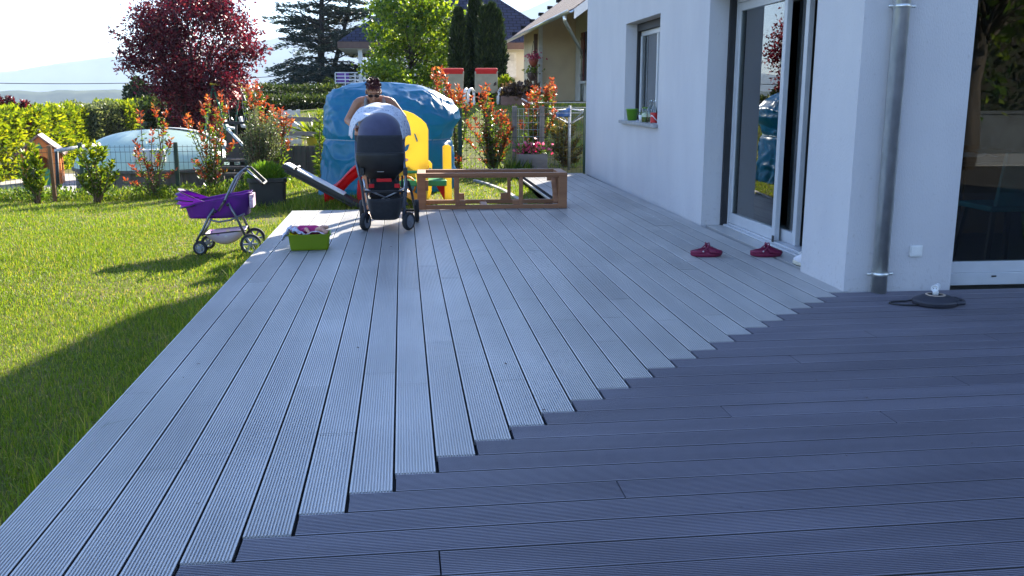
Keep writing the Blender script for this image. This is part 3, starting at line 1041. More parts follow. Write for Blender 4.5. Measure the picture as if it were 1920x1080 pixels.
cypress('slim dark cypress, narrowest of the group and nearest the maple', 861, 22, 200, 14, 27.0, 7000)
cypress('tall dark cypress with a pointed leader reaching above the broad cypress', 892, -8, 202, 16, 27.4, 9000)
cypress('broad dark cypress with several blunt tops nearest the beige house', 920, 12, 198, 23, 26.8, 15000, [(-0.4, 0, 0.97, 0.62), (0.15, 0.2, 1.0, 0.62), (0.5, -0.2, 0.93, 0.6)])

# clipped hedges
p0 = at(-170, 200, 22.5); p1 = at(128, 200, 32.5)
hedge('laurel_hedge', 'bright yellow green laurel hedge behind the orange playhouse', (p0.x, p0.y), (p1.x, p1.y), 1.1, -1.05, 0.80, 18000, 0.14, M_laurel, bulge=0.2)
p2 = at(203, 200, 34); p3 = at(276, 200, 36.5)
hedge('mixed_hedge', 'grey green shrubby hedge stretch with reddish shoots beside the pool dome', (p1.x, p1.y), (p2.x, p2.y), 1.05, -1.02, 0.82, 5500, 0.11, M_olive, bulge=0.25)
hedge('laurel_hedge', 'bright laurel hedge stretch between the pool dome and the dark topiary', (p2.x, p2.y), (p3.x, p3.y), 1.15, -1.02, 0.9, 5500, 0.13, M_laurel, bulge=0.15)
p0 = at(405, 200, 30.5); p1 = at(655, 200, 30.5)
hedge('clipped_hedge', 'long dark green clipped hedge behind the grey rail fence', (p0.x, p0.y), (p1.x, p1.y), 1.3, -1.0, at(500, 184, 30.5).z, 12000, 0.11, M_hedge, bulge=0.1)
p0 = at(478, 170, 36); p1 = at(640, 170, 36)
hedge('clipped_hedge', 'upper clipped hedge in front of the cedar, behind the longer hedge', (p0.x, p0.y), (p1.x, p1.y), 1.3, -0.8, at(500, 164, 36).z, 6500, 0.12, M_hedge, bulge=0.08)
# ivy wall of dark shrubs under the plum tree
p0 = at(262, 230, 27.5); p1 = at(415, 230, 28.5)
hedge('dark_hedge', 'dark shaded hedge under the red plum tree', (p0.x, p0.y), (p1.x, p1.y), 1.0, -1.02, at(330, 196, 28).z, 6000, 0.13, M_hedge, bulge=0.25)


def dome(name, label, px, top, bot, hw_, Y, n, size, lm, cat='topiary', zb=None):
    c = at(px, bot, Y)
    if zb is not None: c.z = zb
    t = thing(name, label, cat, c)
    wv = hw_*Y/FOC; hv = at(px, top, Y).z-c.z
    mb = MB(); mb.ball((0, 0, hv*0.45), (wv*0.86, wv*0.86, hv*0.47), 16, 10); mb.build('inner_twigs', M_core, t, smooth=True)
    q = unit(rng.normal(size=(n, 3)))
    rr = rng.uniform(0.85, 1.0, (n, 1))*(1+0.06*np.sin(q[:, :1]*7+q[:, 2:]*9))
    P = np.array(c)+np.array([0, 0, hv*0.46])+q*rr*np.array([wv, wv, hv*0.54])
    leaves('foliage', P, q+rng.normal(size=(n, 3))*0.5, size*rng.uniform(0.6, 1.3, n), lm, t, 0.4)
    return t


dome('topiary_bush', 'dark rounded clipped conifer standing above the laurel hedge', 262, 146, 190, 31, 40, 5000, 0.13, M_cyp, zb=-0.9)
dome('topiary_ball', 'small clipped ball bush beside the white balcony railing', 617, 148, 172, 9, 37, 900, 0.09, M_hedge)
dome('yellow_green_shrub', 'bright yellow green shrub below the shuttered window', 948, 146, 196, 16, 24.0, 900, 0.13, M_laurel, cat='shrub')
dome('golden_bush', 'yellow green bush behind the swing set', 455, 160, 200, 26, 33, 1200, 0.12, M_laurel, cat='shrub', zb=-0.4)
# red shrubs peeping over the laurel hedge
b = at(20, 330, 28); b.z = -1.0
shrub('red_shrub', 'dark red bush peeping over the laurel hedge at its near end', b, fill([(-20, 178), (50, 184), (66, 240), (40, 215), (-20, 205)], 28, 30, 0.4), M_plum, M_plum, 14, 10, 0.12)

# ================================================================ SHRUBS ALONG THE FENCE
G = 'red tipped shrubs along the fence'


def photinia(label, bx, by, Y, tips, low=M_green, top=M_red, **k):
    k.setdefault('size', 0.08); k.setdefault('top_n', 9)
    b = at(bx, by, Y); b.z = gz(b.x, Y)
    st = []
    tips = list(tips)+[(q[0]+rnd.gauss(0, 9), q[1]+rnd.uniform(4, 26)) for q in tips if by-q[1] > 45 and not k.get('sparse')]
    k.pop('sparse', None)
    for q in tips:
        p = at(q[0], q[1], Y+rnd.uniform(-0.25, 0.25)); st.append(tuple(p))
    return shrub('photinia_shrub', label, b, st, low, top, group=G, **k)


photinia('tall orange red tipped shrub in front of the pool dome', 288, 340, 15.2,
         [(262, 208), (290, 200), (312, 212), (250, 262), (322, 258), (286, 245), (246, 312), (300, 290), (270, 300), (330, 318), (276, 325), (235, 338), (255, 282), (308, 232)], sparse=True, low_n=13, top_n=8)
photinia('tallest red tipped shrub in front of the plum tree trunk', 398, 332, 15.3,
         [(415, 172), (390, 180), (430, 190), (405, 205), (378, 195), (350, 215), (372, 232), (396, 235), (415, 250), (360, 300), (440, 268), (385, 272), (410, 290), (395, 310), (425, 318), (365, 320), (345, 222), (418, 225), (400, 260), (376, 250)], sparse=True, low_n=18)
photinia('red tipped shoots rising behind the grey green round bush', 512, 300, 16.0,
         [(490, 212), (508, 198), (528, 205), (540, 214), (500, 222), (518, 216), (545, 262), (520, 240)])
photinia('lone orange red shoot against the clipped hedge', 470, 300, 17.2, [(466, 160), (478, 154), (488, 165), (470, 176), (484, 180)])
photinia('red tipped shoot standing tall behind the tarpaulin next to the maple foot', 825, 330, 16.2, [(812, 130), (826, 126), (836, 140), (822, 150), (842, 160)])
photinia('low red tipped shrub in front of the left sun lounger', 857, 330, 16.2, [(846, 168), (858, 160), (868, 172), (850, 180), (862, 184)])
photinia('bushy orange tipped shrub in front of the right sun lounger', 925, 318, 15.9,
         [(905, 162), (914, 158), (898, 180), (920, 185), (888, 222), (905, 236), (930, 212), (945, 208), (955, 228), (892, 250), (938, 240), (952, 250), (915, 262), (905, 285), (932, 290), (948, 285), (920, 275), (900, 300), (946, 262), (912, 205)])
photinia('orange tipped shrub growing between the two grey trellis posts', 1000, 306, 16.3,
         [(1002, 162), (1012, 168), (992, 176), (1036, 150), (1044, 162), (1028, 172), (1008, 190), (985, 200), (1022, 195), (1040, 205), (1000, 215), (1016, 225), (990, 262), (1004, 250), (1025, 215), (986, 282), (1012, 275), (1040, 180), (1030, 160)])
photinia('small red sprout at the foot of the green fence post', 852, 322, 15.6, [(848, 296), (858, 293), (864, 298)], size=0.08)
photinia('bronze leaved shrub behind the rotary clothes dryer', 1060, 312, 16.9,
         [(1035, 250), (1050, 235), (1065, 225), (1080, 235), (1042, 275), (1060, 262), (1078, 265), (1052, 290), (1070, 295), (1038, 295), (1090, 285), (1030, 230), (1088, 255), (1046, 215), (1085, 300), (1030, 270)], low=M_bronze, top=M_bronze, low_n=26)
# green laurels in front of the wire fence
for lab, bx, by, tips in (
        ('leafy green laurel sapling beside the leaning wooden stake', 68, 358, [(46, 285), (58, 272), (66, 290), (72, 305), (44, 305), (58, 318), (76, 322), (70, 335), (55, 340), (80, 342), (50, 330)]),
        ('leafy green laurel sapling in front of the dark fence post', 180, 354, [(150, 285), (165, 275), (182, 268), (195, 280), (210, 305), (160, 310), (178, 300), (190, 320), (216, 328), (170, 335), (200, 338), (152, 332)])):
    b = at(bx, by, 14.6); b.z = gz(b.x, 14.6)
    shrub('laurel_sapling', lab, b, [tuple(at(x, y, 14.6+rnd.uniform(-.25, .25))) for x, y in tips], M_green, M_laurel, group='laurel saplings by the wire fence', size=0.11, low_n=20)
# round grey green bush
b = at(488, 300, 15.4); b.z = gz(b.x, 15.4)
shrub('grey_green_bush', 'round grey green bush of small leaves behind the black planter', b, fill([(452, 215), (470, 200), (495, 192), (520, 205), (536, 235), (532, 262), (515, 285), (480, 290), (455, 270), (445, 240)], 15.4, 80, 0.35), M_olive, M_olive, 8, 26, 0.055, top_len=0.35, spread=1.6, asp=0.3)
# long-leaved plant at the edge of the tarpaulin
b = at(604, 325, 14.6); b.z = gz(b.x, 14.6)
shrub('leafy_cane', 'pale green leafy canes growing at the edge of the blue tarpaulin', b, [tuple(at(x, y, 14.6+rnd.uniform(-.2, .2))) for x, y in [(598, 215), (606, 208), (612, 222), (600, 250), (610, 262), (604, 285), (614, 300), (598, 305)]], M_green, M_laurel, size=0.13, low_n=22, asp=0.22)
# spiky palm in a yellow pot
c = at(588, 262, 18.6); c.z = gz(c.x, c.y)
pt = thing('potted_palm', 'spiky yellow green palm in a yellow pot beside the rail fence', 'plant', c)
mb = MB(); mb.lathe([(0.10, 0.0), (0.14, 0.26), (0.15, 0.27), (0.13, 0.27), (0.12, 0.22)], (0, 0, 0), 18); mb.build('pot', mat('yellow_pot', (0.5, 0.42, 0.05), 0.5), pt, smooth=True)
n = 90; a = rng.uniform(0, 2*PI, n)
leaves('fronds', np.array(c)+np.array([0, 0, 0.27])+rng.normal(size=(n, 3))*0.02, np.stack([np.cos(a), np.sin(a), rng.uniform(0.1, 1.6, n)], 1), rng.uniform(0.35, 0.62, n), M_laurel, pt, 0.09, 0.02)
# low weeds at the fence foot
X = rng.uniform(-8, -1.8, 260); Y = rng.uniform(14.9, 15.6, 260)
P = np.repeat(np.stack([X, Y, ground_z(X, Y)], 1), 10, 0)+rng.normal(size=(2600, 3))*np.array([0.05, 0.05, 0.0])
P[:, 2] += rng.uniform(0, 0.15, 2600)
V, F = leaf_geo(P, rng.normal(size=(2600, 3))*0.7+np.array([0, 0, 0.9]), 0.07*rng.uniform(0.6, 1.3, 2600), 0.4)
tag(link('weeds', np_mesh('weeds', V, F), M_green), 'low leafy weeds along the foot of the wire fence', 'weeds', kind='stuff')
# ================================================================ FAR COUNTRY
def crest(prof, x):
    return np.interp(x, [p[0] for p in prof], [p[1] for p in prof])


def ridge(name, prof, dist, depth, m, rough, nx=220, nz=51, px0=-900, px1=2600):
    """a hill chain: its crest stands at dist, with slopes falling to both sides"""
    pxs = np.linspace(px0, px1, nx)
    V = []
    for j in range(nz):
        q = j/(nz-1)
        f = (q-0.42)/0.42 if q < 0.42 else (q-0.42)/0.58
        y = dist+(q-0.42)*depth
        for px in pxs:
            x = (px-753)/FOC*dist
            h = HCAM+(174-crest(prof, px))*dist/FOC
            base = -120
            s = (1-abs(f))**1.15
            nn = noise.fractal(Vector((x*0.004, y*0.004, dist)), 0.8, 2.1, 5)
            V.append((x, y, base+(h-base)*s+nn*rough*(0.25+0.75*min(1, abs(f)*3))))
    V = np.array(V)
    ii = (np.arange(nz-1)[:, None]*nx+np.arange(nx-1)[None, :]).ravel()
    o = link(name, np_mesh(name, V, np.stack([ii, ii+1, ii+1+nx, ii+nx], 1)), m, smooth=True)
    return tag(o, kind='structure')


M_hill = mat('wooded_hill', (0.03, 0.05, 0.025), 0.95, (0.085, 0.10, 0.045), scale=0.03, spec=0.05, detail=8)
M_mount = mat('rocky_mountain', (0.26, 0.28, 0.28), 0.95, (0.16, 0.18, 0.16), scale=0.006, spec=0.05, detail=8)
ridge('hill', [(-900, 120), (-200, 140), (-40, 152), (0, 158), (26, 166), (52, 179), (90, 190), (140, 205), (400, 215), (2600, 215)], 1050, 500, M_hill, 6)
ridge('far_hills', [(-900, 165), (0, 170), (60, 172), (85, 169), (130, 173), (160, 168), (190, 170), (250, 168), (330, 173), (480, 165), (560, 168), (640, 160), (900, 150), (1400, 140), (2600, 140)], 1500, 600, M_hill, 5)
ridge('mountains', [(-900, 125), (-100, 148), (0, 146), (90, 136), (180, 122), (260, 112), (380, 100), (520, 82), (700, 40), (850, 30), (940, 42), (985, 26), (1040, 0), (1120, -8), (1400, 30), (2600, 60)], 4100, 800, M_mount, 24)

# ================================================================ NEIGHBOUR'S PLOT ON THE LEFT
M_pave = mat('pale_paving', (0.40, 0.37, 0.34), 0.85, (0.30, 0.28, 0.26), scale=3)
a0 = at(-80, 330, 18.9); a1 = at(232, 330, 18.9)
mb = MB()
mb.grid(lambda u, v: (lambda px, y: ((px-753)/FOC*y, y, gz((px-753)/FOC*y, y)+0.03))(-160+u*392, 22.0+v*6.0), 16, 8)
tag(mb.build('paving', M_pave, None, solid=0.02), kind='structure')

# pool with a dome cover
pc = at(300, 300, 20.2)
POOLR = 1.62
pool = thing('pool', 'round plank sided garden pool under a pale turquoise dome cover', 'pool', (pc.x, pc.y, -1.0))
M_poolwall = mat('grey_plank', (0.13, 0.105, 0.09), 0.8, (0.08, 0.065, 0.055), scale=9, stretch=(1, 1, 0.15), bump=0.3)
M_dome = leafmat('pool_cover', [(0, (0.58, 0.74, 0.68)), (1, (0.58, 0.74, 0.68))], 0.45, 0.3, (1.2, 1.2, 1.15), 0.5)
M_greywhite = mat('grey_white_frame', (0.55, 0.55, 0.55), 0.5)
rimz = 0.82
mb = MB()
for k in range(32):
    a = 2*PI*k/32
    M = Matrix.Rotation(a, 3, 'Z')
    mb.obox(M @ Vector((POOLR-0.02, 0, rimz/2-0.03)), (0.04, 2*PI*POOLR/32-0.012, rimz), M)
mb.build('pool_wall', M_poolwall, pool)
mb = MB(); mb.lathe([(POOLR-0.1, rimz-0.055), (POOLR+0.07, rimz-0.05), (POOLR+0.07, rimz-0.005), (POOLR-0.1, rimz)], (0, 0, 0), 48, caps=False); mb.build('pool_rim', M_poolwall, pool)


def domefn(u, v):
    a = u*2*PI; t = v*PI/2
    r = POOLR*math.cos(t)**0.8
    z = 0.72*math.sin(t)**1.2
    pan = 1+0.035*abs(math.cos(a*5))*math.cos(t)
    return (r*math.cos(a)*pan, r*math.sin(a)*pan, rimz+0.012+z)


mb = MB(); mb.grid(domefn, 64, 14, closed_u=True); mb.build('dome_cover', M_dome, pool, smooth=True)
mb = MB()
mb.grid(lambda u, v: (POOLR*1.02*math.cos(PI*(0.35+0.65*u*0+v*0.0))*0+math.cos(-0.25+v*0.9)*1.0*(POOLR*1.02)*math.cos(u*PI/2*0.99)**0.8, math.sin(-0.25+v*0.9)*(POOLR*1.02)*math.cos(u*PI/2*0.99)**0.8, rimz+0.03+0.735*math.sin(u*PI/2*0.99)**1.2), 16, 10)
mb.build('open_flap', M_greywhite, pool, smooth=True, solid=0.01)
mb = MB(); pr = at(278, 290, 18.5)-Vector((pc.x, pc.y, -1.0)); mb.box(pr.x-0.30, pr.x+0.30, pr.y-0.02, pr.y+0.12, pr.z-0.16, pr.z+0.10)
mb.build('pump_box', M_greywhite, pool, bevel=0.03)
for k in range(-2, 4):
    pass

# orange playhouse
c = at(82, 322, 25.0); c.z = gz(c.x, c.y)
M_orange = mat('orange_plastic', (0.72, 0.22, 0.035), 0.5, (0.60, 0.17, 0.03), scale=3)
M_brownroof = mat('brown_plastic_roof', (0.24, 0.13, 0.10), 0.5)
M_gdoor = mat('green_plastic', (0.06, 0.30, 0.14), 0.45)
ph = thing('playhouse', 'orange plastic toy playhouse with brown gable roof and green door', 'playhouse', c, R(14))
W2 = 0.42; Hh = 0.95
mb = MB()
arch = [(-W2, 0), (-0.20, 0), (-0.20, 0.55)]+[(-0.20*math.cos(a), 0.55+0.20*math.sin(a)) for a in np.linspace(0.2, PI-0.2, 9)]+[(0.20, 0.55), (0.20, 0), (W2, 0), (W2, Hh-0.12), (0, Hh+0.28), (-W2, Hh-0.12)]
mb.prism(arch, 'xz', -0.45, -0.38)
mb.prism([(-W2, 0), (W2, 0), (W2, Hh-0.12), (0, Hh+0.28), (-W2, Hh-0.12)], 'xz', 0.40, 0.45)
for s in (-1, 1):
    mb.box(s*W2-0.025, s*W2+0.025, -0.379, 0.399, 0, 0.35)
    mb.box(s*W2-0.025, s*W2+0.025, -0.379, -0.15, 0.351, Hh-0.13)
    mb.box(s*W2-0.025, s*W2+0.025, 0.15, 0.399, 0.351, Hh-0.13)
    mb.box(s*0.30-0.03, s*0.30+0.03, -0.48, -0.451, 0.0, Hh-0.2)
mb.build('wall', M_orange, ph, bevel=0.01)
mb = MB()
for s in (-1, 1):
    mb.prism([(0, Hh+0.285), (s*0.56, Hh-0.19), (s*0.56, Hh-0.14), (0, Hh+0.345)], 'xz', -0.56, 0.52)
mb.build('roof', M_brownroof, ph, bevel=0.01)
mb = MB(); mb.box(-0.19, 0.19, -0.43, -0.40, 0.02, 0.42); mb.build('door', M_gdoor, ph, bevel=0.02)
mb = MB(); mb.prism([(-0.09, Hh-0.02), (0.09, Hh-0.02), (0, Hh+0.14)], 'xz', -0.462, -0.4515); mb.build('gable_badge', M_gdoor, ph)

# swing set
M_gpole = mat('green_steel', (0.04, 0.22, 0.13), 0.4)
M_ybeam = mat('yellow_paint', (0.75, 0.55, 0.05), 0.45)
M_white = mat('white_plastic_toy', (0.75, 0.75, 0.73), 0.45)
M_redcl = mat('red_canvas', (0.55, 0.05, 0.04), 0.7)
c = at(438, 262, 24.0); c.z = gz(c.x, c.y)
sw = thing('swing_set', 'green tube swing set with yellow beam and two white seats', 'swing', c)
sc_ = 24.0/FOC
def S_(px, py, dy=0.0): return Vector(((px-438)*sc_, dy, at(px, py, 24.0).z-c.z))
for px, py, q in ((420, 160, -1), (443, 163, 1)):
    tpv = S_(px, py, q*0.9)
    for dx, dy in ((-0.5, -0.35), (0.55, 0.25)) if q < 0 else ((-0.45, 0.3), (0.95, -0.25)):
        mb = MB(); mb.tube([tpv, Vector((tpv.x+dx, tpv.y+dy, 0))], 0.022, 8); mb.build('leg', M_gpole, sw, smooth=True)
mb = MB(); mb.tube([S_(418, 158, -1.0), S_(445, 163, 1.0)], 0.028, 8); mb.build('beam', M_ybeam, sw, smooth=True)
mb = MB()
mb.grid(lambda u, v: tuple(S_(424, 160, 0.1)+Vector((u*0.22+0.12, v*0.5, -0.02-0.34*(u*(1-0.35*v))))), 6, 6)
mb.build('canopy', M_redcl, sw, solid=0.01)
for k, (px, dy) in enumerate(((436, -0.35), (456, 0.45))):
    mb = MB()
    for s in (-0.16, 0.16):
        mb.tube([S_(px-4, 162, dy+s), S_(px, 226, dy+s)], 0.006, 5)
    seat = mb.build('swing_rope', M_greywhite, sw)
    mb = MB()
    q = S_(px, 240, dy)
    mb.prism([(-0.16, 0.26), (-0.10, 0.0), (0.14, -0.03), (0.16, 0.02), (-0.04, 0.06), (-0.10, 0.28)], 'xz', -0.17, 0.17)
    mb.v = [(x+q.x, y+q.y, z+q.z) for x, y, z in mb.v]
    mb.build('seat', M_white, sw, bevel=0.02)

# timber stair and terrace beside the pool
M_tim = mat('weathered_timber', (0.10, 0.075, 0.06), 0.85, (0.055, 0.042, 0.035), scale=8, stretch=(0.2, 1, 1), bump=0.3)
c = at(440, 330, 18.0); c.z = -1.0
st = thing('timber_stairs', 'dark timber stairs and landing with a white handrail beside the pool', 'stairs', c)
def T_(px, py, y=18.0): return at(px, py, y)-c
mb = MB()
q0, q1 = T_(408, 296), T_(482, 326)
for k, y in enumerate((300, 312, 322)):
    p = T_(440, y)
    mb.box(q0.x, q1.x, -0.1+0.25*(2-k)*0-0.22*k, 0.35-0.22*k, p.z-0.03, p.z+0.02)
for px in (412, 432, 452, 476):
    p = T_(px, 300)
    mb.box(p.x-0.04, p.x+0.04, 0.1, 0.18, -0.1, T_(px, 301).z)
mb.build('landing', M_tim, st)
mb = MB()
tri = [T_(419, 246), T_(421, 296), T_(470, 296), T_(463, 288)]
mb.prism([(p.x, p.z) for p in (T_(418, 245), T_(470, 300), T_(416, 300))], 'xz', 0.36, 0.44)
mb.build('side_panel', M_tim, st)
mb = MB(); mb.beam(T_(418, 243)+Vector((0, 0.40, 0)), T_(456, 282)+Vector((0, 0.40, 0)), 0.06, 0.055); mb.build('handrail', M_white, st, bevel=0.01)
mb = MB(); mb.beam(T_(404, 232)+Vector((0, .5, 0)), T_(462, 232)+Vector((0, .5, 0)), 0.05, 0.05)
for px in (406, 434, 460): mb.beam(T_(px, 232)+Vector((0, .5, 0)), T_(px, 300)+Vector((0, .5, 0)), 0.04, 0.04)
mb.build('balustrade', M_dark, st)

# grey rail by the gate, and its tilted wooden stake
c = at(107, 352, 15.9); c.z = gz(c.x, c.y)
gr = thing('grey_rail', 'grey pipe rail on a thin post between the playhouse and the fence', 'rail', c)
mb = MB(); mb.tube([at(105, 283, 15.9)-c, at(186, 271, 17.2)-c], 0.035, 10); mb.build('top_rail', M_greywhite, gr, smooth=True)
mb = MB(); mb.tube([(0, 0, -0.1), at(106, 284, 15.9)-c], 0.028, 8); mb.build('post', M_dark, gr, smooth=True)
c = at(102, 358, 14.9); c.z = gz(c.x, c.y)
M_stake = mat('brown_stake', (0.26, 0.13, 0.06), 0.8, (0.18, 0.09, 0.04), scale=14, stretch=(1, 1, 0.1))
mb = MB(); e = at(92, 273, 14.9)-c
mb.tube([(0, 0, -0.15), e], 0.032, 10)
o = mb.build('wooden_stake', M_stake, None); o.location = c
tag(o, 'leaning brown wooden stake in front of the playhouse', 'stake')

# ================================================================ WIRE FENCE
M_wire = mat('dark_green_wire', (0.02, 0.055, 0.035), 0.45)


def wire_fence(label, xa, xb, Y, ztop_px, posts, dx=0.075):
    pa, pb = at(xa, 300, Y), at(xb, 300, Y)
    c = Vector((pa.x, Y, gz(pa.x, Y)))
    f = thing('wire_fence', label, 'fence', c)
    zt = at(xa, ztop_px, Y).z
    zb = min(gz(pa.x, Y), gz(pb.x, Y))
    mb = MB()
    n = int((pb.x-pa.x)/dx)
    for k in range(n+1):
        x = pa.x+k*dx
        z0 = gz(x, Y)-0.02
        mb.tube([(x-c.x, 0, z0-c.z), (x-c.x, 0, zt-0.10-c.z), (x-c.x, -0.025, zt-0.07-c.z), (x-c.x, 0, zt-0.04-c.z), (x-c.x, 0, zt-c.z)], 0.0026, 4, False)
    z = zt-0.03
    while z > zb:
        for dz in (0, ):
            mb.tube([(0, 0.004, z-c.z), (pb.x-c.x, 0.004, z-c.z)], 0.0032, 4, False)
        z -= 0.17 if z < zt-0.1 else 0.08
    mb.build('wire_panel', M_wire, f)
    for px in posts:
        x = at(px, 300, Y).x
        mb = MB(); mb.box(x-c.x-0.03, x-c.x+0.03, 0.008, 0.058, gz(x, Y)-0.15-c.z, zt+0.04-c.z)
        mb.build('post', M_wire, f, bevel=0.004)


wire_fence('green wire mesh garden fence in front of the pool and paving', -60, 606, 15.7, 274, [-20, 151, 330, 462])
wire_fence('green wire mesh fence stretch between tarpaulin and white house', 858, 1100, 15.7, 207, [863, 1097])

# ================================================================ GREY RAIL FENCE, WALL AND CRATE
M_gwood = mat('grey_wood', (0.26, 0.22, 0.19), 0.85, (0.17, 0.145, 0.125), scale=8, stretch=(0.2, 1, 1), bump=0.3)
c = at(520, 262, 18.2); c.z = gz(c.x, c.y)
rf = thing('rail_fence', 'grey wooden rail fence with two horizontal boards', 'fence', c)
for py in (224, 251):
    mb = MB(); a = at(504, py-2, 18.2)-c; b = at(650, py+2, 18.2)-c
    mb.beam(a, b, 0.035, 0.085); mb.build('rail', M_gwood, rf)
for px in (524, 612):
    x = at(px, 240, 18.2).x-c.x
    mb = MB(); mb.box(x-0.045, x+0.045, 0.02, 0.11, -0.3, at(px, 213, 18.2).z-c.z); mb.build('post', M_gwood, rf)
c = at(546, 262, 19.4); c.z = gz(c.x, c.y)
M_paint = mat('whitewashed_wood', (0.55, 0.54, 0.52), 0.8, (0.42, 0.41, 0.39), scale=10)
pl = thing('pallet', 'whitewashed wooden pallet standing upright behind the rail fence', 'pallet', c, R(12))
for k in range(6):
    mb = MB(); z = 0.06+k*0.115; mb.box(-0.20, 0.20, -0.03, -0.008, z, z+0.085); mb.build('board', M_paint, pl)
for x in (-0.17, 0, 0.17):
    mb = MB(); mb.box(x-0.035, x+0.035, -0.007, 0.08, 0.0, 0.74); mb.build('bearer', M_paint, pl)
M_wallwood = mat('dark_plank_wall', (0.095, 0.075, 0.06), 0.9, (0.05, 0.04, 0.033), scale=6, stretch=(3, 1, 0.3), bump=0.4)
a = at(528, 300, 17.1); b = at(735, 300, 17.1)
rw = thing('retaining_wall', 'low dark plank retaining wall behind the black planter', 'wall', (a.x, 17.1, gz(a.x, 17.1)))
mb = MB()
n = int((b.x-a.x)/0.22)
for k in range(n):
    h = rnd.uniform(-0.015, 0.015)
    mb.box(k*0.22, k*0.22+0.214, 0, 0.09, -0.2, at(560, 273, 17.1).z-gz(a.x, 17.1)+h)
mb.build('plank_wall', M_wallwood, rw)
# garden kerb on the lawn
p = [onz(890, 342, -0.08), onz(915, 350, -0.09), onz(945, 362, -0.10), onz(985, 384, -0.11)]
mb = MB()
for q0, q1 in zip(p, p[1:]):
    mb.beam((q0.x, q0.y, gz(q0.x, q0.y)+0.0), (q1.x, q1.y, gz(q1.x, q1.y)+0.0), 0.06, 0.07)
tag(mb.build('garden_kerb', M_pave, None, bevel=0.008), kind='structure')
# small white post by the upper hedge
c = at(626, 185, 33); c.z = gz(c.x, c.y)
mb = MB(); h = at(626, 172, 33).z-c.z
mb.box(-0.16, 0.16, -0.1, 0.1, -0.1, h-0.05); mb.box(-0.19, 0.19, -0.13, 0.13, h-0.049, h)
o = mb.build('gate_pillar', mat('white_masonry', (0.7, 0.7, 0.68), 0.8), None); o.location = c
tag(o, 'short white masonry pillar beside the long clipped hedge', 'pillar')

# ================================================================ SLATE ROOFED HOUSE
M_slate = newmat('slate_roof')
def slate(name, c1, c2, sx, sz):
    m, n, b = newmat(name)
    tc = n.nodes.new('ShaderNodeTexCoord'); mp = n.nodes.new('ShaderNodeMapping')
    n.links.new(tc.outputs['UV'], mp.inputs['Vector'])
    br = n.nodes.new('ShaderNodeTexBrick')
    br.inputs['Scale'].default_value = 1.0
    br.inputs['Brick Width'].default_value = sx; br.inputs['Row Height'].default_value = sz
    br.inputs['Mortar Size'].default_value = 0.018
    br.inputs['Color1'].default_value = (*c1, 1); br.inputs['Color2'].default_value = (*c2, 1)
    br.inputs['Mortar'].default_value = (0.01, 0.01, 0.012, 1)
    n.links.new(mp.outputs['Vector'], br.inputs['Vector'])
    n.links.new(br.outputs['Color'], b.inputs['Base Color'])
    b.inputs['Roughness'].default_value = 0.85
    b.inputs['Specular IOR Level'].default_value = 0.15
    bp = n.nodes.new('ShaderNodeBump'); bp.inputs['Strength'].default_value = 0.6; bp.inputs['Distance'].default_value = 0.02
    n.links.new(br.outputs['Fac'], bp.inputs['Height']); bp.invert = True
    n.links.new(bp.outputs['Normal'], b.inputs['Normal'])
    return m


def roof_slab(name, quads, m, parent):
    """roof faces with a slope-aligned UV in metres"""
    me = bpy.data.meshes.new(name)
    vs = [tuple(p) for q in quads for p in q]
    fs = []
    k = 0
    for q in quads:
        fs.append(tuple(range(k, k+len(q)))); k += len(q)
    me.from_pydata(vs, [], fs); me.update()
    uv = me.uv_layers.new(name='uv')
    for p in me.polygons:
        nrm = p.normal
        e = Vector((0, 0, 1)).cross(nrm)
        e = e.normalized() if e.length > 1e-4 else Vector((1, 0, 0))
        f = nrm.cross(e)
        for li in p.loop_indices:
            co = me.vertices[me.loops[li].vertex_index].co
            uv.data[li].uv = (co.dot(e), co.dot(f))
    o = link(name, me, m, parent)
    s = o.modifiers.new('solid', 'SOLIDIFY'); s.thickness = 0.06; s.offset = -1
    return o


M_slate = slate('blue_slate', (0.030, 0.032, 0.058), (0.042, 0.045, 0.078), 0.35, 0.22)
M_fascia = mat('brown_fascia', (0.13, 0.075, 0.06), 0.7)
M_rendw = mat('pale_render', (0.62, 0.60, 0.56), 0.9, (0.56, 0.54, 0.50), scale=2, bump=0.2, bscale=90)
M_beige = mat('beige_render', (0.70, 0.57, 0.38), 0.9, (0.64, 0.51, 0.34), scale=2, bump=0.25, bscale=90)
M_whitep = mat('white_paint', (0.72, 0.72, 0.72), 0.6)
YH = 41.0
pl_, pr_ = at(634, 77, YH), at(1066, 77, YH)
zg = gz((pl_.x+pr_.x)/2, YH)
base = Vector(((pl_.x+pr_.x)/2, YH, zg))
h3 = thing('slate_roof_house', 'pale house under a dark blue slate hip roof behind the trees', 'house', base)
hx = (pr_.x-pl_.x)/2
ez = pl_.z-zg
az = at(830, -62, YH+hx).z-zg
A, B, C_, D_ = Vector((-hx, 0, ez)), Vector((hx, 0, ez)), Vector((hx, 2*hx, ez)), Vector((-hx, 2*hx, ez))
T = Vector((0, hx, az))
roof_slab('roof', [(A, B, T), (B, C_, T), (C_, D_, T), (D_, A, T)], M_slate, h3)
mb = MB()
mb.box(-hx-0.03, hx+0.03, -0.035, -0.005, ez-0.30, ez-0.02)
mb.box(-hx-0.035, -hx-0.005, -0.004, 2*hx, ez-0.30, ez-0.021)
mb.box(hx+0.005, hx+0.035, -0.004, 2*hx, ez-0.30, ez-0.021)
mb.build('fascia', M_fascia, h3)
mb = MB(); mb.box(-hx, hx, 0, 2*hx, ez-0.31, ez-0.27); mb.build('soffit', M_whitep, h3)
wl = at(735, 100, YH+0.6).x-base.x
mb = MB(); mb.box(wl, hx-0.5, 0.6, 2*hx-0.5, -0.5, ez-0.311); mb.build('wall', M_rendw, h3)
xc = at(676, 120, YH+0.3).x-base.x
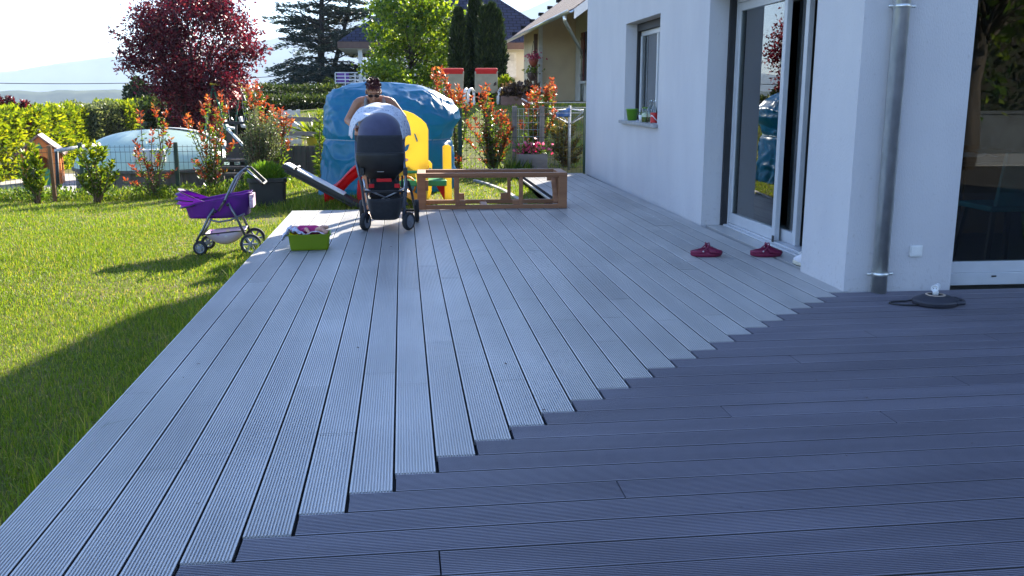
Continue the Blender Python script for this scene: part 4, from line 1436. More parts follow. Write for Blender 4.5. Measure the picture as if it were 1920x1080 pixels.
mb = MB(); mb.box(xc-0.09, xc+0.09, 0.25, 0.43, -0.5, ez-0.311); mb.build('column', M_whitep, h3)
# balcony railing on the left
mb = MB()
x0, x1 = at(628, 150, YH).x-base.x, at(735, 150, YH).x-base.x
zt, zb = at(650, 136, YH).z-zg, at(650, 168, YH).z-zg
for k in range(6):
    z = zb+(zt-zb)*k/5
    mb.box(x0, x1, 0.20, 0.23, z-0.02, z+0.02)
x = x0
while x < x1:
    mb.box(x-0.02, x+0.02, 0.205, 0.225, zb-0.05, zt-0.02); x += 0.42
mb.build('railing', M_whitep, h3)
mb = MB(); mb.box(x0, x1, 0.24, 1.8, zb-0.25, zb-0.06); mb.build('balcony_floor', M_whitep, h3)
# shuttered window and its sill
wa, wb = at(946, 98, YH+0.6), at(968, 144, YH+0.6)
mb = MB(); mb.box(wa.x-base.x, wb.x-base.x, 0.55, 0.597, wb.z-zg, wa.z-zg)
wn = mb.build('window', M_whitep, h3, bevel=0.01)
mb = MB()
for k in range(5):
    z = wa.z-zg-0.10-k*0.055
    mb.box(wa.x-base.x+0.10, wb.x-base.x-0.10, 0.535, 0.549, z-0.04, z)
mb.build('louvre', M_greywhite, wn)
mb = MB(); mb.box(wa.x-base.x-0.06, wb.x-base.x+0.06, 0.50, 0.597, wb.z-zg-0.07, wb.z-zg-0.003); mb.build('window_sill', M_rendw, wn)
# roof window
nrm = (B-A).cross(T-A).normalized()
ps = Vector((at(909, 14, YH+3.4).x-base.x, 0, 0)); ps.y = 3.2; ps.z = ez+(az-ez)*3.2/hx
Mx = Matrix((Vector((1, 0, 0)), (T-(A+B)/2).normalized(), nrm)).transposed()
mb = MB(); mb.obox(ps+nrm*0.05, (0.62, 0.95, 0.10), Mx); rwn = mb.build('roof_window', M_dark, h3)
mb = MB(); mb.obox(ps+nrm*0.105, (0.48, 0.80, 0.008), Mx); mb.build('pane', mat('roof_glass', (0.25, 0.33, 0.42), 0.08, spec=0.8), rwn)
# purple chair on the balcony
cc = Vector((at(641, 160, YH).x, YH+0.9, zg+zb-0.06))
pch = thing('balcony_chair', 'purple chair on the balcony behind the white railing', 'chair', cc)
M_purp = mat('purple_cloth', (0.16, 0.06, 0.32), 0.75)
mb = MB(); mb.box(-0.26, 0.26, -0.25, 0.25, 0.36, 0.44); mb.build('seat', M_purp, pch, bevel=0.02)
mb = MB(); mb.box(-0.26, 0.26, 0.22, 0.28, 0.441, 0.78); mb.build('backrest', M_purp, pch, bevel=0.02)
for sx in (-1, 1):
    for sy in (-1, 1):
        mb = MB(); mb.box(sx*0.22-0.02, sx*0.22+0.02, sy*0.2-0.02, sy*0.2+0.02, 0, 0.36); mb.build('leg', M_dark, pch)

# ================================================================ BEIGE HOUSE
M_tile = slate('brown_roof_tile', (0.15, 0.105, 0.09), (0.20, 0.145, 0.125), 0.30, 0.30)
KH = 1.42
XG = 3.02*KH
ZE = HCAM+1.43*KH
YN = 16.6*KH
h2o = Vector((XG, YN, gz(6.2, 28)))
h2 = thing('beige_house', 'beige rendered house with brown tiled roof and a brown shutter', 'house', h2o)
zo = h2o.z
YF = 27.2*KH-YN
sl = 0.72
Wd = 6.0
P0 = Vector((-0.02, -0.02, ZE-zo+0.02)); P1 = Vector((-0.02, YF, ZE-zo+0.02)); P2 = Vector((Wd, YF, ZE-zo+0.02+sl*Wd)); P3 = Vector((Wd, -0.02, ZE-zo+0.02+sl*Wd))
P4 = Vector((2*Wd, YF, ZE-zo+0.02)); P5 = Vector((2*Wd, -0.02, ZE-zo+0.02))
roof_slab('roof', [(P1, P0, P3, P2), (P2, P3, P5, P4)], M_tile, h2)
mb = MB()
def vg(t, h): return (t*Wd, ZE-zo+0.02+sl*Wd*t+h)
mb.prism([vg(0, -0.26), vg(1, -0.26), vg(1, -0.02), vg(0, -0.02)], 'xz', -0.05, -0.022)
mb.build('verge_board', M_whitep, h2)
mb = MB(); mb.prism([vg(0.03, -0.12), vg(1, -0.12), vg(1, -0.075), vg(0.03, -0.075)], 'xz', -0.02, YF-0.02); mb.build('soffit', M_fascia, h2)
# tile hooks along the far verge
for k in range(16):
    mb = MB()
    t = 0.05+k*0.06
    mb.box(t*Wd-0.10, t*Wd+0.10, YF-0.16, YF+0.02, ZE-zo+sl*Wd*t+0.02, ZE-zo+sl*Wd*t+0.14)
    mb.build('snow_guard', M_tile, h2)
mb = MB()
mb.grid(lambda u, v: (-0.085+0.075*math.cos(PI+u*PI), -0.04+v*YF, ZE-zo-0.01+0.075*math.sin(PI+u*PI)), 9, 2)
mb.build('gutter', M_zinc, h2, smooth=True, solid=0.004)
x1 = at(1010, 100, 24.0*KH).x-XG; x2 = at(1079, 100, 24.0*KH).x-XG
yw = 24.0*KH-YN
mb = MB()
# recessed block facing the garden, and the nearer side wall
mb.prism([(x1, -0.6), (2*Wd-0.5, -0.6), (2*Wd-0.5, ZE-zo+sl*0.5-0.14), (Wd, ZE-zo+sl*Wd-0.14), (x1, ZE-zo+sl*x1-0.14)], 'xz', yw, YF-0.4)
mb.build('wall', M_beige, h2)
mb = MB(); mb.prism([(0.8, -0.6), (5, -0.6), (5, ZE-zo+sl*5-0.14), (0.8, ZE-zo+sl*0.8-0.14)], 'yz', x2, x2+0.25)
mb.v = [(x2+(x-x2), 0.6+(y-0.8)*(yw-0.62)/4.2, min(z, ZE-zo+sl*x2-0.13)) for x, y, z in mb.v]
mb.build('side_wall', M_rendw, h2)
mb = MB(); mb.box(x1-0.012, x1+0.14, yw-0.02, yw-0.002, -0.6, ZE-zo+sl*x1-0.16); mb.build('corner_trim', M_whitep, h2)
mb = MB(); px_ = at(1004, 100, 24.3*KH).x-XG; mb.box(px_-0.07, px_+0.07, yw+0.25, yw+0.39, -0.6, ZE-zo+0.05); mb.build('porch_post', M_fascia, h2)
# hanging shutter on the side wall, and the window behind it
sy = 22.75*KH-YN
mb = MB()
zs0, zs1 = at(1088, 152, 22.75*KH).z-zo, at(1088, 60, 22.75*KH).z-zo
mb.box(x2-0.05, x2-0.008, sy-0.02, sy+0.50, zs0, zs1)
sh = mb.build('shutter', mat('red_brown_paint', (0.17, 0.045, 0.03), 0.6), h2)
for z in (zs0+0.2, (zs0+zs1)/2, zs1-0.2):
    mb = MB(); mb.box(x2-0.068, x2-0.051, sy-0.03, sy+0.51, z-0.05, z+0.05); mb.build('batten', M_fascia, sh)
mb = MB(); mb.box(x2-0.012, x2-0.002, sy-0.85, sy-0.03, zs0, zs1); mb.build('window', M_dark, h2)
mb = MB(); mb.box(x2-0.16, x2-0.002, sy-0.95, sy+0.05, zs0-0.09, zs0-0.003); mb.build('window_sill', M_rendw, h2)
mb = MB()
gpt = at(1054, 36, 17.3*KH)-h2o
mb.tube([(-0.06, gpt.y, ZE-zo-0.08), (-0.05, gpt.y+0.02, ZE-zo-0.22), (0.1, gpt.y+0.3, ZE-zo-0.36), (x2-0.12, yw-1.7, ZE-zo-0.62), (x2-0.06, yw-1.6, ZE-zo-0.8), (x2-0.06, yw-1.6, -0.4)], 0.05, 10)
mb.build('downpipe', M_zinc, h2, smooth=True)


def basket(label, px, py, Y, potc, lm, hang):
    c = at(px, py, Y)
    t = thing('hanging_basket', label, 'hanging basket', c, 0, 'baskets hanging by the porch post')
    mb = MB(); mb.lathe([(0.07, -0.14), (0.15, 0.0), (0.17, 0.14), (0.15, 0.14), (0.12, 0.0)], (0, 0, 0), 16); mb.build('pot', potc, t, smooth=True)
    mb = MB()
    for a in (0, 2.1, 4.2):
        mb.tube([(0.16*math.cos(a), 0.16*math.sin(a), 0.13), (0, 0, hang)], 0.006, 5)
    mb.build('hanger', M_dark, t)
    n = 110
    leaves('blossoms', np.array(c)+np.array([0, 0, 0.2])+rng.normal(size=(n, 3))*np.array([0.14, 0.11, 0.09]), rng.normal(size=(n, 3)), 0.10, lm, t, 0.7)


basket('red clay hanging pot of pink flowers, upper one by the porch post', 1000, 118, 33.5, mat('clay_pot', (0.42, 0.09, 0.05), 0.7), M_flower, 0.75)
basket('dark hanging bowl of pale green leaves, lower one by the porch post', 997, 144, 33.4, M_fascia, M_laurel, 0.4)
# brown planting tubs and dark shrubs below
for lab, px, py, Y, w_ in (('brown wooden planting tub under dark purple foliage, left of the porch post', 964, 197, 22.6, 0.34), ('brown wooden planting tub under dark purple foliage, at the porch post foot', 990, 197, 22.9, 0.26)):
    c = at(px, py, Y); c.z = gz(c.x, Y)
    t = thing('planting_tub', lab, 'planter', c, 0, 'tubs of dark foliage by the porch')
    mb = MB(); mb.box(-w_, w_, -0.2, 0.2, -0.05, at(px, 180, Y).z-c.z); mb.build('tub', M_fascia, t, bevel=0.01)
    n = 420; zt = at(px, 172, Y).z
    leaves('foliage', np.array([c.x, c.y, zt])+rng.normal(size=(n, 3))*np.array([w_*0.5, 0.14, 0.09]), rng.normal(size=(n, 3))+np.array([0, 0, 0.5]), 0.12*rng.uniform(0.6, 1.3, n), leafmat('purple_foliage', [(0, (0.03, 0.015, 0.015)), (0.7, (0.08, 0.045, 0.03)), (1, (0.16, 0.11, 0.05))], 0.4), t, 0.7)
# ================================================================ SUN LOUNGERS
M_lcream = mat('cream_fabric', (0.36, 0.34, 0.27), 0.85)
M_lred = mat('red_fabric', (0.55, 0.02, 0.02), 0.8)


def lounger(label, px, Y, rz):
    c = at(px, 200, Y); c.z = gz(c.x, Y)
    t = thing('sun_lounger', label, 'sun lounger', c, rz, 'sun loungers on the grass bank')
    fr = MB()
    for s in (-0.30, 0.30):
        fr.beam((s, -0.05, 0.26), (s, 1.35, 0.26), 0.05, 0.07)
        for y in (0.05, 1.25):
            fr.beam((s, y, 0.0), (s, y, 0.24), 0.05, 0.06, up=(0, 1, 0))
    fr.build('frame', M_white, t, bevel=0.01)
    for s in (-0.36, 0.36):
        a = MB()
        pts = [(s-0.075, -0.02, 0.02)]+[(s-0.075*math.cos(q), 0.14-0.16*math.cos(q), 0.20+0.18*math.sin(q)) for q in np.linspace(0.15, PI-0.15, 9)]+[(s+0.075, 0.30, 0.02)]
        a.tube(pts, 0.034, 8); a.build('armrest', M_white, t, smooth=True)
    mb = MB(); mb.box(-0.275, 0.275, 0.1, 1.3, 0.30, 0.345); mb.build('seat', M_lcream, t, bevel=0.015)
    M = Matrix.Rotation(R(24), 3, 'X')
    mb = MB(); mb.obox((0, -0.02, 0.54), (0.55, 0.05, 0.56), M); mb.build('backrest', M_lcream, t, bevel=0.02)
    mb = MB(); mb.obox((0, -0.115, 0.79), (0.53, 0.085, 0.15), M); mb.build('head_cushion', M_lred, t, bevel=0.03)


lounger('white sun lounger with red head cushion, partly behind the blue tarpaulin', 848, 22.6, R(4))
lounger('white sun lounger with red head cushion, in front of the broad cypress', 912, 22.6, R(-4))

# ================================================================ ROTARY CLOTHES DRYER
M_galv = mat('galvanised_tube', (0.50, 0.50, 0.50), 0.45, (0.38, 0.38, 0.38), metal=0.6)
c = at(1067, 312, 16.4); c.z = gz(c.x, c.y)
rd = thing('clothes_dryer', 'rotary clothes dryer with pale arms beside the white house', 'clothes dryer', c)
mb = MB(); zt = at(1067, 198, 16.4).z-c.z; mb.tube([(0, 0, -0.1), (0, 0, zt)], 0.024, 10); mb.build('pole', M_galv, rd, smooth=True)
zm = at(1067, 233, 16.4).z-c.z
for k in range(4):
    a = R(20+90*k)
    d = Vector((math.cos(a), math.sin(a), 0))
    mb = MB()
    mb.tube([Vector((0, 0, zm)), d*0.95+Vector((0, 0, zt+0.12))], 0.013, 6)
    mb.tube([Vector((0, 0, zt-0.06)), d*0.5+Vector((0, 0, zm+(zt+0.12-zm)*0.52))], 0.009, 6)
    mb.build('arm', M_greywhite, rd, smooth=True)
mb = MB()
for f in (0.45, 0.65, 0.85):
    for k in range(4):
        a, b = R(20+90*k), R(110+90*k)
        za = zm+(zt+0.12-zm)*f
        mb.tube([(math.cos(a)*0.95*f, math.sin(a)*0.95*f, za), (math.cos(b)*0.95*f, math.sin(b)*0.95*f, za)], 0.003, 4)
mb.build('line', M_greywhite, rd)
cl_ = at(1056, 212, 16.2)
mb = MB(); mb.grid(lambda u, v: (-0.12+0.24*u, 0.03*math.sin(u*9), (0.10*u)-0.16*v*(0.4+0.6*u)), 10, 8)
o = mb.build('blue_cloth', mat('blue_cotton', (0.06, 0.14, 0.36), 0.85), None, smooth=True, solid=0.006); o.location = cl_
tag(o, 'small blue cloth hanging on the rotary clothes dryer', 'cloth')

# ================================================================ TRELLIS WITH FLOWER BOX
c = at(990, 310, 15.9); c.z = gz(c.x, c.y)
tr = thing('trellis', 'grey wooden trellis of two posts and wire squares', 'trellis', c)
for px in (965, 1016):
    x = at(px, 250, 15.9).x-c.x
    mb = MB(); mb.box(x-0.04, x+0.04, -0.03, 0.04, -0.1, at(px, 199, 15.9).z-c.z); mb.build('post', M_gwood, tr, bevel=0.005)
mb = MB()
xa, xb = at(968, 250, 15.9).x-c.x, at(1013, 250, 15.9).x-c.x
for k in range(7):
    z = at(990, 204+k*13, 15.9).z-c.z
    mb.tube([(xa, 0, z), (xb, 0, z)], 0.003, 4)
for k in range(5):
    x = xa+(xb-xa)*(k+0.5)/5
    mb.tube([(x, 0.005, at(990, 204, 15.9).z-c.z), (x, 0.005, at(990, 285, 15.9).z-c.z)], 0.003, 4)
mb.build('wire_grid', M_greywhite, tr)
c = at(997, 309, 15.4); c.z = gz(c.x, c.y)
fb = thing('flower_box', 'grey wooden flower box with pink flowers below the trellis', 'flower box', c)
zt = at(997, 288, 15.4).z-c.z
mb = MB()
mb.box(-0.24, 0.24, -0.17, -0.14, 0, zt); mb.box(-0.24, 0.24, 0.14, 0.17, 0, zt); mb.box(-0.24, -0.21, -0.139, 0.139, 0, zt); mb.box(0.21, 0.24, -0.139, 0.139, 0, zt)
mb.box(-0.20, 0.20, -0.13, 0.13, 0, zt-0.03)
mb.build('box', M_gwood, fb, bevel=0.005)
n = 90
leaves('leaves', np.array(c)+np.array([0, 0, zt+0.04])+rng.normal(size=(n*3, 3))*np.array([0.13, 0.07, 0.05]), rng.normal(size=(n*3, 3))+np.array([0, 0, 0.7]), 0.09, M_green, fb, 0.3)
leaves('blossoms', np.array(c)+np.array([-0.02, -0.05, zt+0.10])+rng.normal(size=(n, 3))*np.array([0.13, 0.06, 0.05]), rng.normal(size=(n, 3)), 0.07, M_flower, fb, 0.8)
# green clump in front of the flower box
c = at(968, 316, 15.2); c.z = gz(c.x, c.y)
t = thing('iris_clump', 'clump of narrow upright green leaves beside the flower box', 'plant', c)
n = 220
leaves('leaves', np.array(c)+rng.normal(size=(n, 3))*np.array([0.14, 0.10, 0]), rng.normal(size=(n, 3))*0.35+np.array([0, 0, 1]), rng.uniform(0.15, 0.36, n), M_green, t, 0.09, 0.02)

# ================================================================ POWER LINE
a = at(-120, 153, 60); b = at(760, 118, 72)
mb = MB()
pts = []
for k in range(25):
    q = k/24
    p = a.lerp(b, q); p.z -= 0.0; pts.append(p+Vector((0, 0, -1.15*4*q*(1-q)*0.55)))
mb.tube([p-a for p in pts], 0.022, 6)
o = mb.build('power_line', M_dark, None); o.location = a
tag(o, 'dark overhead power line crossing the sky behind the plum tree', 'cable')

# ================================================================ BEHIND THE CAMERA: what the panes mirror
c = Vector((10.2, -5.0, gz(10.2, -5)))
cl = [Vector((10.6+rnd.gauss(0, 1.5), -5.5+rnd.gauss(0, 1.2), 4.2+rnd.gauss(0, 1.0))) for k in range(70)]
tree('garden_tree', 'broad garden tree standing south of the house, mirrored in the panes', c, cl, 0.5, 60, 0.22, M_maple, M_bark, 0.17, (10.4, -5.0, 3.0), 30, asp=0.6)
hedge('dark_hedge', 'long dark hedge south of the house, mirrored in the panes', (-6, -22), (26, -19), 1.6, gz(8, -20)-0.1, 6.2, 16000, 0.28, M_hedge)
mb = MB(); mb.grid(lambda u, v: (3.5+22*u, -9.2+3.4*v, gz(8, -6)+0.02), 12, 4); tag(mb.build('driveway', M_pave, None, solid=0.02), kind='structure')
mb = MB(); mb.grid(lambda u, v: (3.5+22*u, -5.7+6.1*v, gz(8, -6)+0.015), 12, 6); tag(mb.build('bare_soil', mat('dark_soil', (0.05, 0.04, 0.032), 0.95, (0.03, 0.024, 0.02), scale=4, bump=0.5), None, solid=0.02), kind='structure')
mb = MB(); mb.box(-8, 24, -0.12, 0.12, -0.2, 0.95); mb.box(-8, 24, -0.16, 0.16, 0.951, 1.02)
o = mb.build('garden_wall', mat('shade_toned_garden_block', (0.10, 0.11, 0.12), 0.9, (0.07, 0.075, 0.08), scale=3), None); o.location = (4, -9.5, gz(0, -9.5))  # the shade lying on this wall is put into its dark colour
tag(o, 'low grey garden wall south of the deck, mirrored in the panes', 'wall')
# ================================================================ FOREGROUND OBJECTS
from mathutils.geometry import tessellate_polygon
M_black = mat('black_fabric', (0.010, 0.010, 0.013), 0.85, (0.016, 0.016, 0.02), scale=40, sheen=0.2)
M_blackpl = mat('black_plastic', (0.012, 0.012, 0.013), 0.55, (0.02, 0.02, 0.02))
M_tyre = mat('tyre_rubber', (0.02, 0.02, 0.022), 0.8)
M_rimgrey = mat('grey_rim', (0.22, 0.23, 0.26), 0.45)
M_chrome = mat('brushed_tube', (0.45, 0.48, 0.55), 0.28, (0.38, 0.40, 0.46), metal=0.9)


def translucent(name, c, tr=0.35, rough=0.4, c2=None, scale=3, spec=0.5, tint=None, lo=0.35, hi=0.65, bump=0.0):
    m = mat(name, c, rough, c2, scale=scale, spec=spec, lo=lo, hi=hi, bump=bump, bscale=18)
    n = m.node_tree; b = n.nodes['Principled BSDF']
    t = n.nodes.new('ShaderNodeBsdfTranslucent'); t.inputs['Color'].default_value = (*(tint or c), 1)
    s = n.nodes.new('ShaderNodeMixShader'); s.inputs['Fac'].default_value = tr
    n.links.new(b.outputs['BSDF'], s.inputs[1]); n.links.new(t.outputs['BSDF'], s.inputs[2])
    n.links.new(s.outputs['Shader'], n.nodes['Material Output'].inputs['Surface'])
    return m


def holed(mb, outer, holes, plane, h0, h1):
    """a flat panel with openings cut through it"""
    loops = [outer]+holes
    tris = tessellate_polygon([[Vector((p[0], p[1], 0)) for p in l] for l in loops])
    pts = [p for l in loops for p in l]
    def P(a, b, h): return {'xz': (a, h, b), 'yz': (h, a, b), 'xy': (a, b, h)}[plane]
    n = len(pts)
    vs = [P(a, b, h0) for a, b in pts]+[P(a, b, h1) for a, b in pts]
    fs = [tuple(t) for t in tris]+[tuple(n+i for i in reversed(t)) for t in tris]
    k = 0
    for l in loops:
        m_ = len(l)
        fs += [(k+i, k+(i+1) % m_, n+k+(i+1) % m_, n+k+i) for i in range(m_)]
        k += m_
    mb.add(vs, fs)
    return mb


def arc(cx, cy, rx, ry, a0, a1, n=8):
    return [(cx+rx*math.cos(a), cy+ry*math.sin(a)) for a in np.linspace(a0, a1, n)]


# ---------------------------------------------------------------- clogs and trainer
M_clog = mat('burgundy_foam', (0.20, 0.010, 0.055), 0.5, (0.16, 0.008, 0.045), scale=6)


def clog(label, px, py, rz):
    c = onz(px, py, 0.0)
    t = thing('clog', label, 'clog', c, rz, 'burgundy clogs')
    mb = MB()
    # sole
    out = []
    for k in range(28):
        a = 2*PI*k/28
        x = 0.128*math.cos(a); y = 0.044*math.sin(a)*(1.0+0.18*math.cos(a))
        out.append((x, y))
    for z, s in ((0.003, 0.94), (0.012, 1.0), (0.030, 1.0), (0.040, 0.95)):
        pass
    mb.lathe([(0, 0)], n=3) if False else None
    rings = [(0.004, 0.93), (0.014, 1.0), (0.036, 1.0), (0.042, 0.94)]
    vs = [(x*s, y*s, z+0.006*max(0, abs(x)-0.07)/0.058) for z, s in rings for x, y in out]
    fs = [(j*28+i, j*28+(i+1) % 28, (j+1)*28+(i+1) % 28, (j+1)*28+i) for j in range(3) for i in range(28)]
    fs += [tuple(range(27, -1, -1)), tuple(84+i for i in range(28))]
    mb.add(vs, fs)
    # vamp: a hollow shell from the instep peak to the toe
    def vamp(u, v):
        x = 0.010+0.116*v
        pk = 0.118-0.072*(v**0.62)
        w_ = 0.046*(1+0.12*math.sin(PI*v))*(1-max(0, v-0.75)**2*9)
        a = PI*u
        return (x-0.02*(1-v)*math.sin(a)*1.0, w_*math.cos(a), 0.030+(pk-0.030)*math.sin(a)**0.8)
    mb.grid(vamp, 18, 14)
    # heel rim
    def rim(u, v):
        a = PI*(0.5+u)
        return (0.02+(-0.148)*abs(math.cos(a))**0.7, 0.043*math.sin(a)*1.0, 0.032+v*(0.018+0.022*(1-abs(math.cos(a)))**2))
    mb.grid(rim, 24, 4)
    mb.build('upper', M_clog, t, smooth=True, solid=0.005)
    mb = MB()
    mb.tube([(-0.040, -0.047, 0.050), (-0.010, -0.048, 0.075), (0.012, -0.036, 0.100), (0.018, 0, 0.112), (0.012, 0.036, 0.100), (-0.010, 0.048, 0.075), (-0.040, 0.047, 0.050)], 0.0055, 6)
    mb.build('strap', M_clog, t, smooth=True)
    for s in (-1, 1):
        mb = MB(); mb.lathe([(0.007, 0), (0.007, 0.003), (0.004, 0.005)], (0, 0, 0), 12, 'y')
        mb.v = [(x-0.040, s*(y+0.050), z+0.050) for x, y, z in mb.v]
        mb.build('rivet', M_greywhite, t)
    for k in range(3):
        mb = MB(); mb.ball((0.035+0.026*k, -0.0475+0.003*k*k*0.3, 0.040), (0.007, 0.005, 0.005), 8, 6); mb.build('vent_hole', M_dark, t)
    return t


clog('burgundy foam clog out on the deck boards, farther from the door', 1324, 481, R(-2))
clog('burgundy foam clog close to the door threshold and the white trainer', 1436, 481, R(-3))
c = HO+Matrix.Rotation(HA, 3, 'Z') @ Vector((0.10, 0.86, 0.010))
M_shoe = mat('white_leather', (0.68, 0.66, 0.68), 0.6, (0.60, 0.58, 0.62), scale=12)
M_sole = mat('cream_sole', (0.60, 0.56, 0.45), 0.7)
t = thing('trainer', 'white lace-up trainer in the doorway, half hidden by the house corner', 'shoe', c, R(100))
mb = MB()
def shoe(u, v):
    a = 2*PI*u
    x = -0.13+0.27*v
    w_ = (0.034+0.012*math.sin(PI*min(1, v*1.2)))*(math.sin(PI*min(max(v, 0.015), 0.985))**0.35)
    top = 0.095-0.055*sstep(0.35, 0.95, v)+0.0
    return (x, w_*math.cos(a), 0.028+max(0, math.sin(a))*float(top)*(math.sin(PI*min(max(v, 0.02), 0.98))**0.3)-max(0, -math.sin(a))*0.01)
mb.grid(shoe, 24, 22, closed_u=True)
mb.build('upper', M_shoe, t, smooth=True)
mb = MB()
o2 = [(0.142*math.cos(a)+0.003, 0.047*math.sin(a)*(1+0.12*math.cos(a))) for a in np.linspace(0, 2*PI, 28, endpoint=False)]
mb.prism(o2, 'xy', 0.002, 0.030); mb.build('sole', M_sole, t, bevel=0.005)
for k in range(5):
    x = 0.055-0.022*k; z = 0.098+0.006*k
    mb = MB(); mb.tube([(x, -0.030, z-0.016), (x+0.004, -0.012, z), (x+0.004, 0.012, z), (x, 0.030, z-0.016)], 0.004, 6); mb.build('lace', M_white, t, smooth=True)

# ---------------------------------------------------------------- cable reel
c = onz(1752, 572, 0.0)
rl = thing('cable_reel', 'flat dark blue black cable reel with a cream socket ring on the deck', 'cable reel', c, R(-8))
M_reel = mat('navy_black_plastic', (0.022, 0.023, 0.034), 0.5, (0.028, 0.028, 0.04), scale=20)
mb = MB()
def reel(prof, n=40):
    vs = []
    for r, z in prof:
        for k in range(n):
            a = 2*PI*k/n
            ex = 1.0+0.12*max(0, math.cos(a))**6
            vs.append((r*math.cos(a)*ex, r*math.sin(a)*0.92, z))
    fs = [(i*n+k, i*n+(k+1) % n, (i+1)*n+(k+1) % n, (i+1)*n+k) for i in range(len(prof)-1) for k in range(n)]
    fs += [tuple(range(n-1, -1, -1)), tuple((len(prof)-1)*n+k for k in range(n))]
    return vs, fs
mb.add(*reel([(0.110, 0.002), (0.130, 0.008), (0.134, 0.030), (0.128, 0.038), (0.075, 0.062), (0.056, 0.065), (0.0, 0.0651)]))
mb.build('body', M_reel, rl, smooth=False, bevel=0.003)
mb = MB(); mb.tube([(0.10, -0.075, 0.028), (0.150, -0.062, 0.028), (0.168, -0.02, 0.028), (0.168, 0.02, 0.028), (0.150, 0.062, 0.028), (0.10, 0.075, 0.028)], 0.013, 10); mb.build('handle', M_reel, rl, smooth=True)
mb = MB(); mb.lathe([(0.046, 0.0655), (0.058, 0.0655), (0.058, 0.069), (0.046, 0.069)], (0, 0, 0), 32, caps=False); mb.build('socket_ring', mat('cream_plastic', (0.50, 0.40, 0.32), 0.5), rl, smooth=True)
for k in range(4):
    a = k*PI/2+0.5
    mb = MB(); mb.lathe([(0.009, 0.066), (0.009, 0.0675)], (0.030*math.cos(a), 0.030*math.sin(a), 0), 12); mb.build('socket_hole', M_dark, rl)
mb = MB()
pts = [(-0.105, 0.06, 0.020)]
for q in np.linspace(0, 1, 16):
    a = 0.5*PI+q*PI
    pts.append((-0.155+0.115*math.cos(a), 0.015+0.055*math.sin(a), 0.008))
pts += [(-0.12, -0.05, 0.012)]
mb.tube(pts, 0.0055, 8); mb.build('cable', M_dark, rl, smooth=True)
pg = thing('plug_adapter', 'white plug adapter with a round socket face on the cable reel', 'plug', c+Vector((0.0, 0, 0.0662)), R(-8))
M_wpl = mat('glossy_white_plastic', (0.78, 0.79, 0.80), 0.3)
Mq = Matrix.Rotation(R(-35), 3, 'Z')
mb = MB(); mb.lathe([(0.017, 0.0), (0.017, 0.018), (0.013, 0.03)], (0, 0, 0), 18); mb.build('stem', M_wpl, pg, smooth=True)
mb = MB()
mb.lathe([(0.012, 0.045), (0.018, 0.040), (0.020, 0.0), (0.023, -0.032), (0.022, -0.036), (0.018, -0.036), (0.017, -0.028), (0.0, -0.0279)], (0, 0, 0), 22, 'y')
mb.v = [tuple(Mq @ Vector((x, y, z))+Vector((0, 0, 0.044))) for x, y, z in mb.v]
mb.build('socket_head', M_wpl, pg, smooth=True)
for sx in (-0.007, 0.007):
    mb = MB(); mb.lathe([(0.0027, -0.0281), (0.0027, -0.0287)], (sx, 0, 0), 8, 'y')
    mb.v = [tuple(Mq @ Vector((x, y, z))+Vector((0, 0, 0.043))) for x, y, z in mb.v]
    mb.build('pin_hole', M_dark, pg)
mb = MB(); mb.tube([Mq @ Vector((0, 0.04, 0))+Vector((0, 0, 0.044)), Mq @ Vector((0, 0.06, 0))+Vector((0, 0, 0.050))], [0.016, 0.014], 16); mb.build('cap', M_wpl, pg, smooth=True)
mb = MB(); mb.tube([Vector((-0.022, -0.01, 0.048)), Vector((-0.034, -0.014, 0.0485))], 0.0022, 6); mb.build('earth_pin', M_galv, pg)

# ---------------------------------------------------------------- things on the window sill
def sillp(y, x=0.0): return hw(x, y, WZ0+0.0015)
M_lime = mat('lime_plastic', (0.13, 0.33, 0.02), 0.4)
o = thing('flower_pot', 'bright green tapered pot at the far end of the window sill', 'pot', sillp(6.35, 0.02))
mb = MB(); mb.lathe([(0.058, 0.0), (0.078, 0.135), (0.082, 0.136), (0.082, 0.150), (0.076, 0.150), (0.073, 0.12), (0.055, 0.01), (0.0, 0.0099)], (0, 0, 0), 26); mb.build('pot', M_lime, o, smooth=True)
o = thing('seedling_pot', 'little dark pot with a small green seedling on the sill', 'plant', sillp(5.93, 0.06))
mb = MB(); mb.lathe([(0.03, 0.0), (0.042, 0.075), (0.038, 0.075), (0.03, 0.06), (0.0, 0.0599)], (0, 0, 0), 16); mb.build('pot', M_dark, o, smooth=True)
n = 46
leaves('leaves', np.array(o.location)+np.array([0, 0, 0.10])+rng.normal(size=(n, 3))*0.025, rng.normal(size=(n, 3))+np.array([0, 0, .5]), 0.05, M_green, o, 0.5)
o = thing('white_cup', 'small white cup beside the seedling on the sill', 'cup', sillp(5.72, -0.01))
mb = MB(); mb.lathe([(0.026, 0.0), (0.036, 0.085), (0.033, 0.085), (0.024, 0.008), (0.0, 0.0079)], (0, 0, 0), 18); mb.build('cup', M_whitep, o, smooth=True)
M_clear = glassmat('bottle_glass', (0.86, 0.90, 0.88), 1.6)
M_herb = mat('green_herbs', (0.06, 0.14, 0.02), 0.7, (0.12, 0.20, 0.03), scale=40)
o = thing('herb_jar', 'glass jar of green herbs with a pale paper label on the sill', 'jar', sillp(5.52, 0.0))
mb = MB(); mb.lathe([(0.050, 0.0), (0.054, 0.01), (0.054, 0.15), (0.048, 0.165), (0.048, 0.17)], (0, 0, 0), 22, caps=False); mb.build('glass', M_clear, o, smooth=True)
mb = MB(); mb.lathe([(0.047, 0.004), (0.049, 0.07), (0.03, 0.085), (0, 0.086)], (0, 0, 0), 18); mb.build('herbs', M_herb, o, smooth=True)
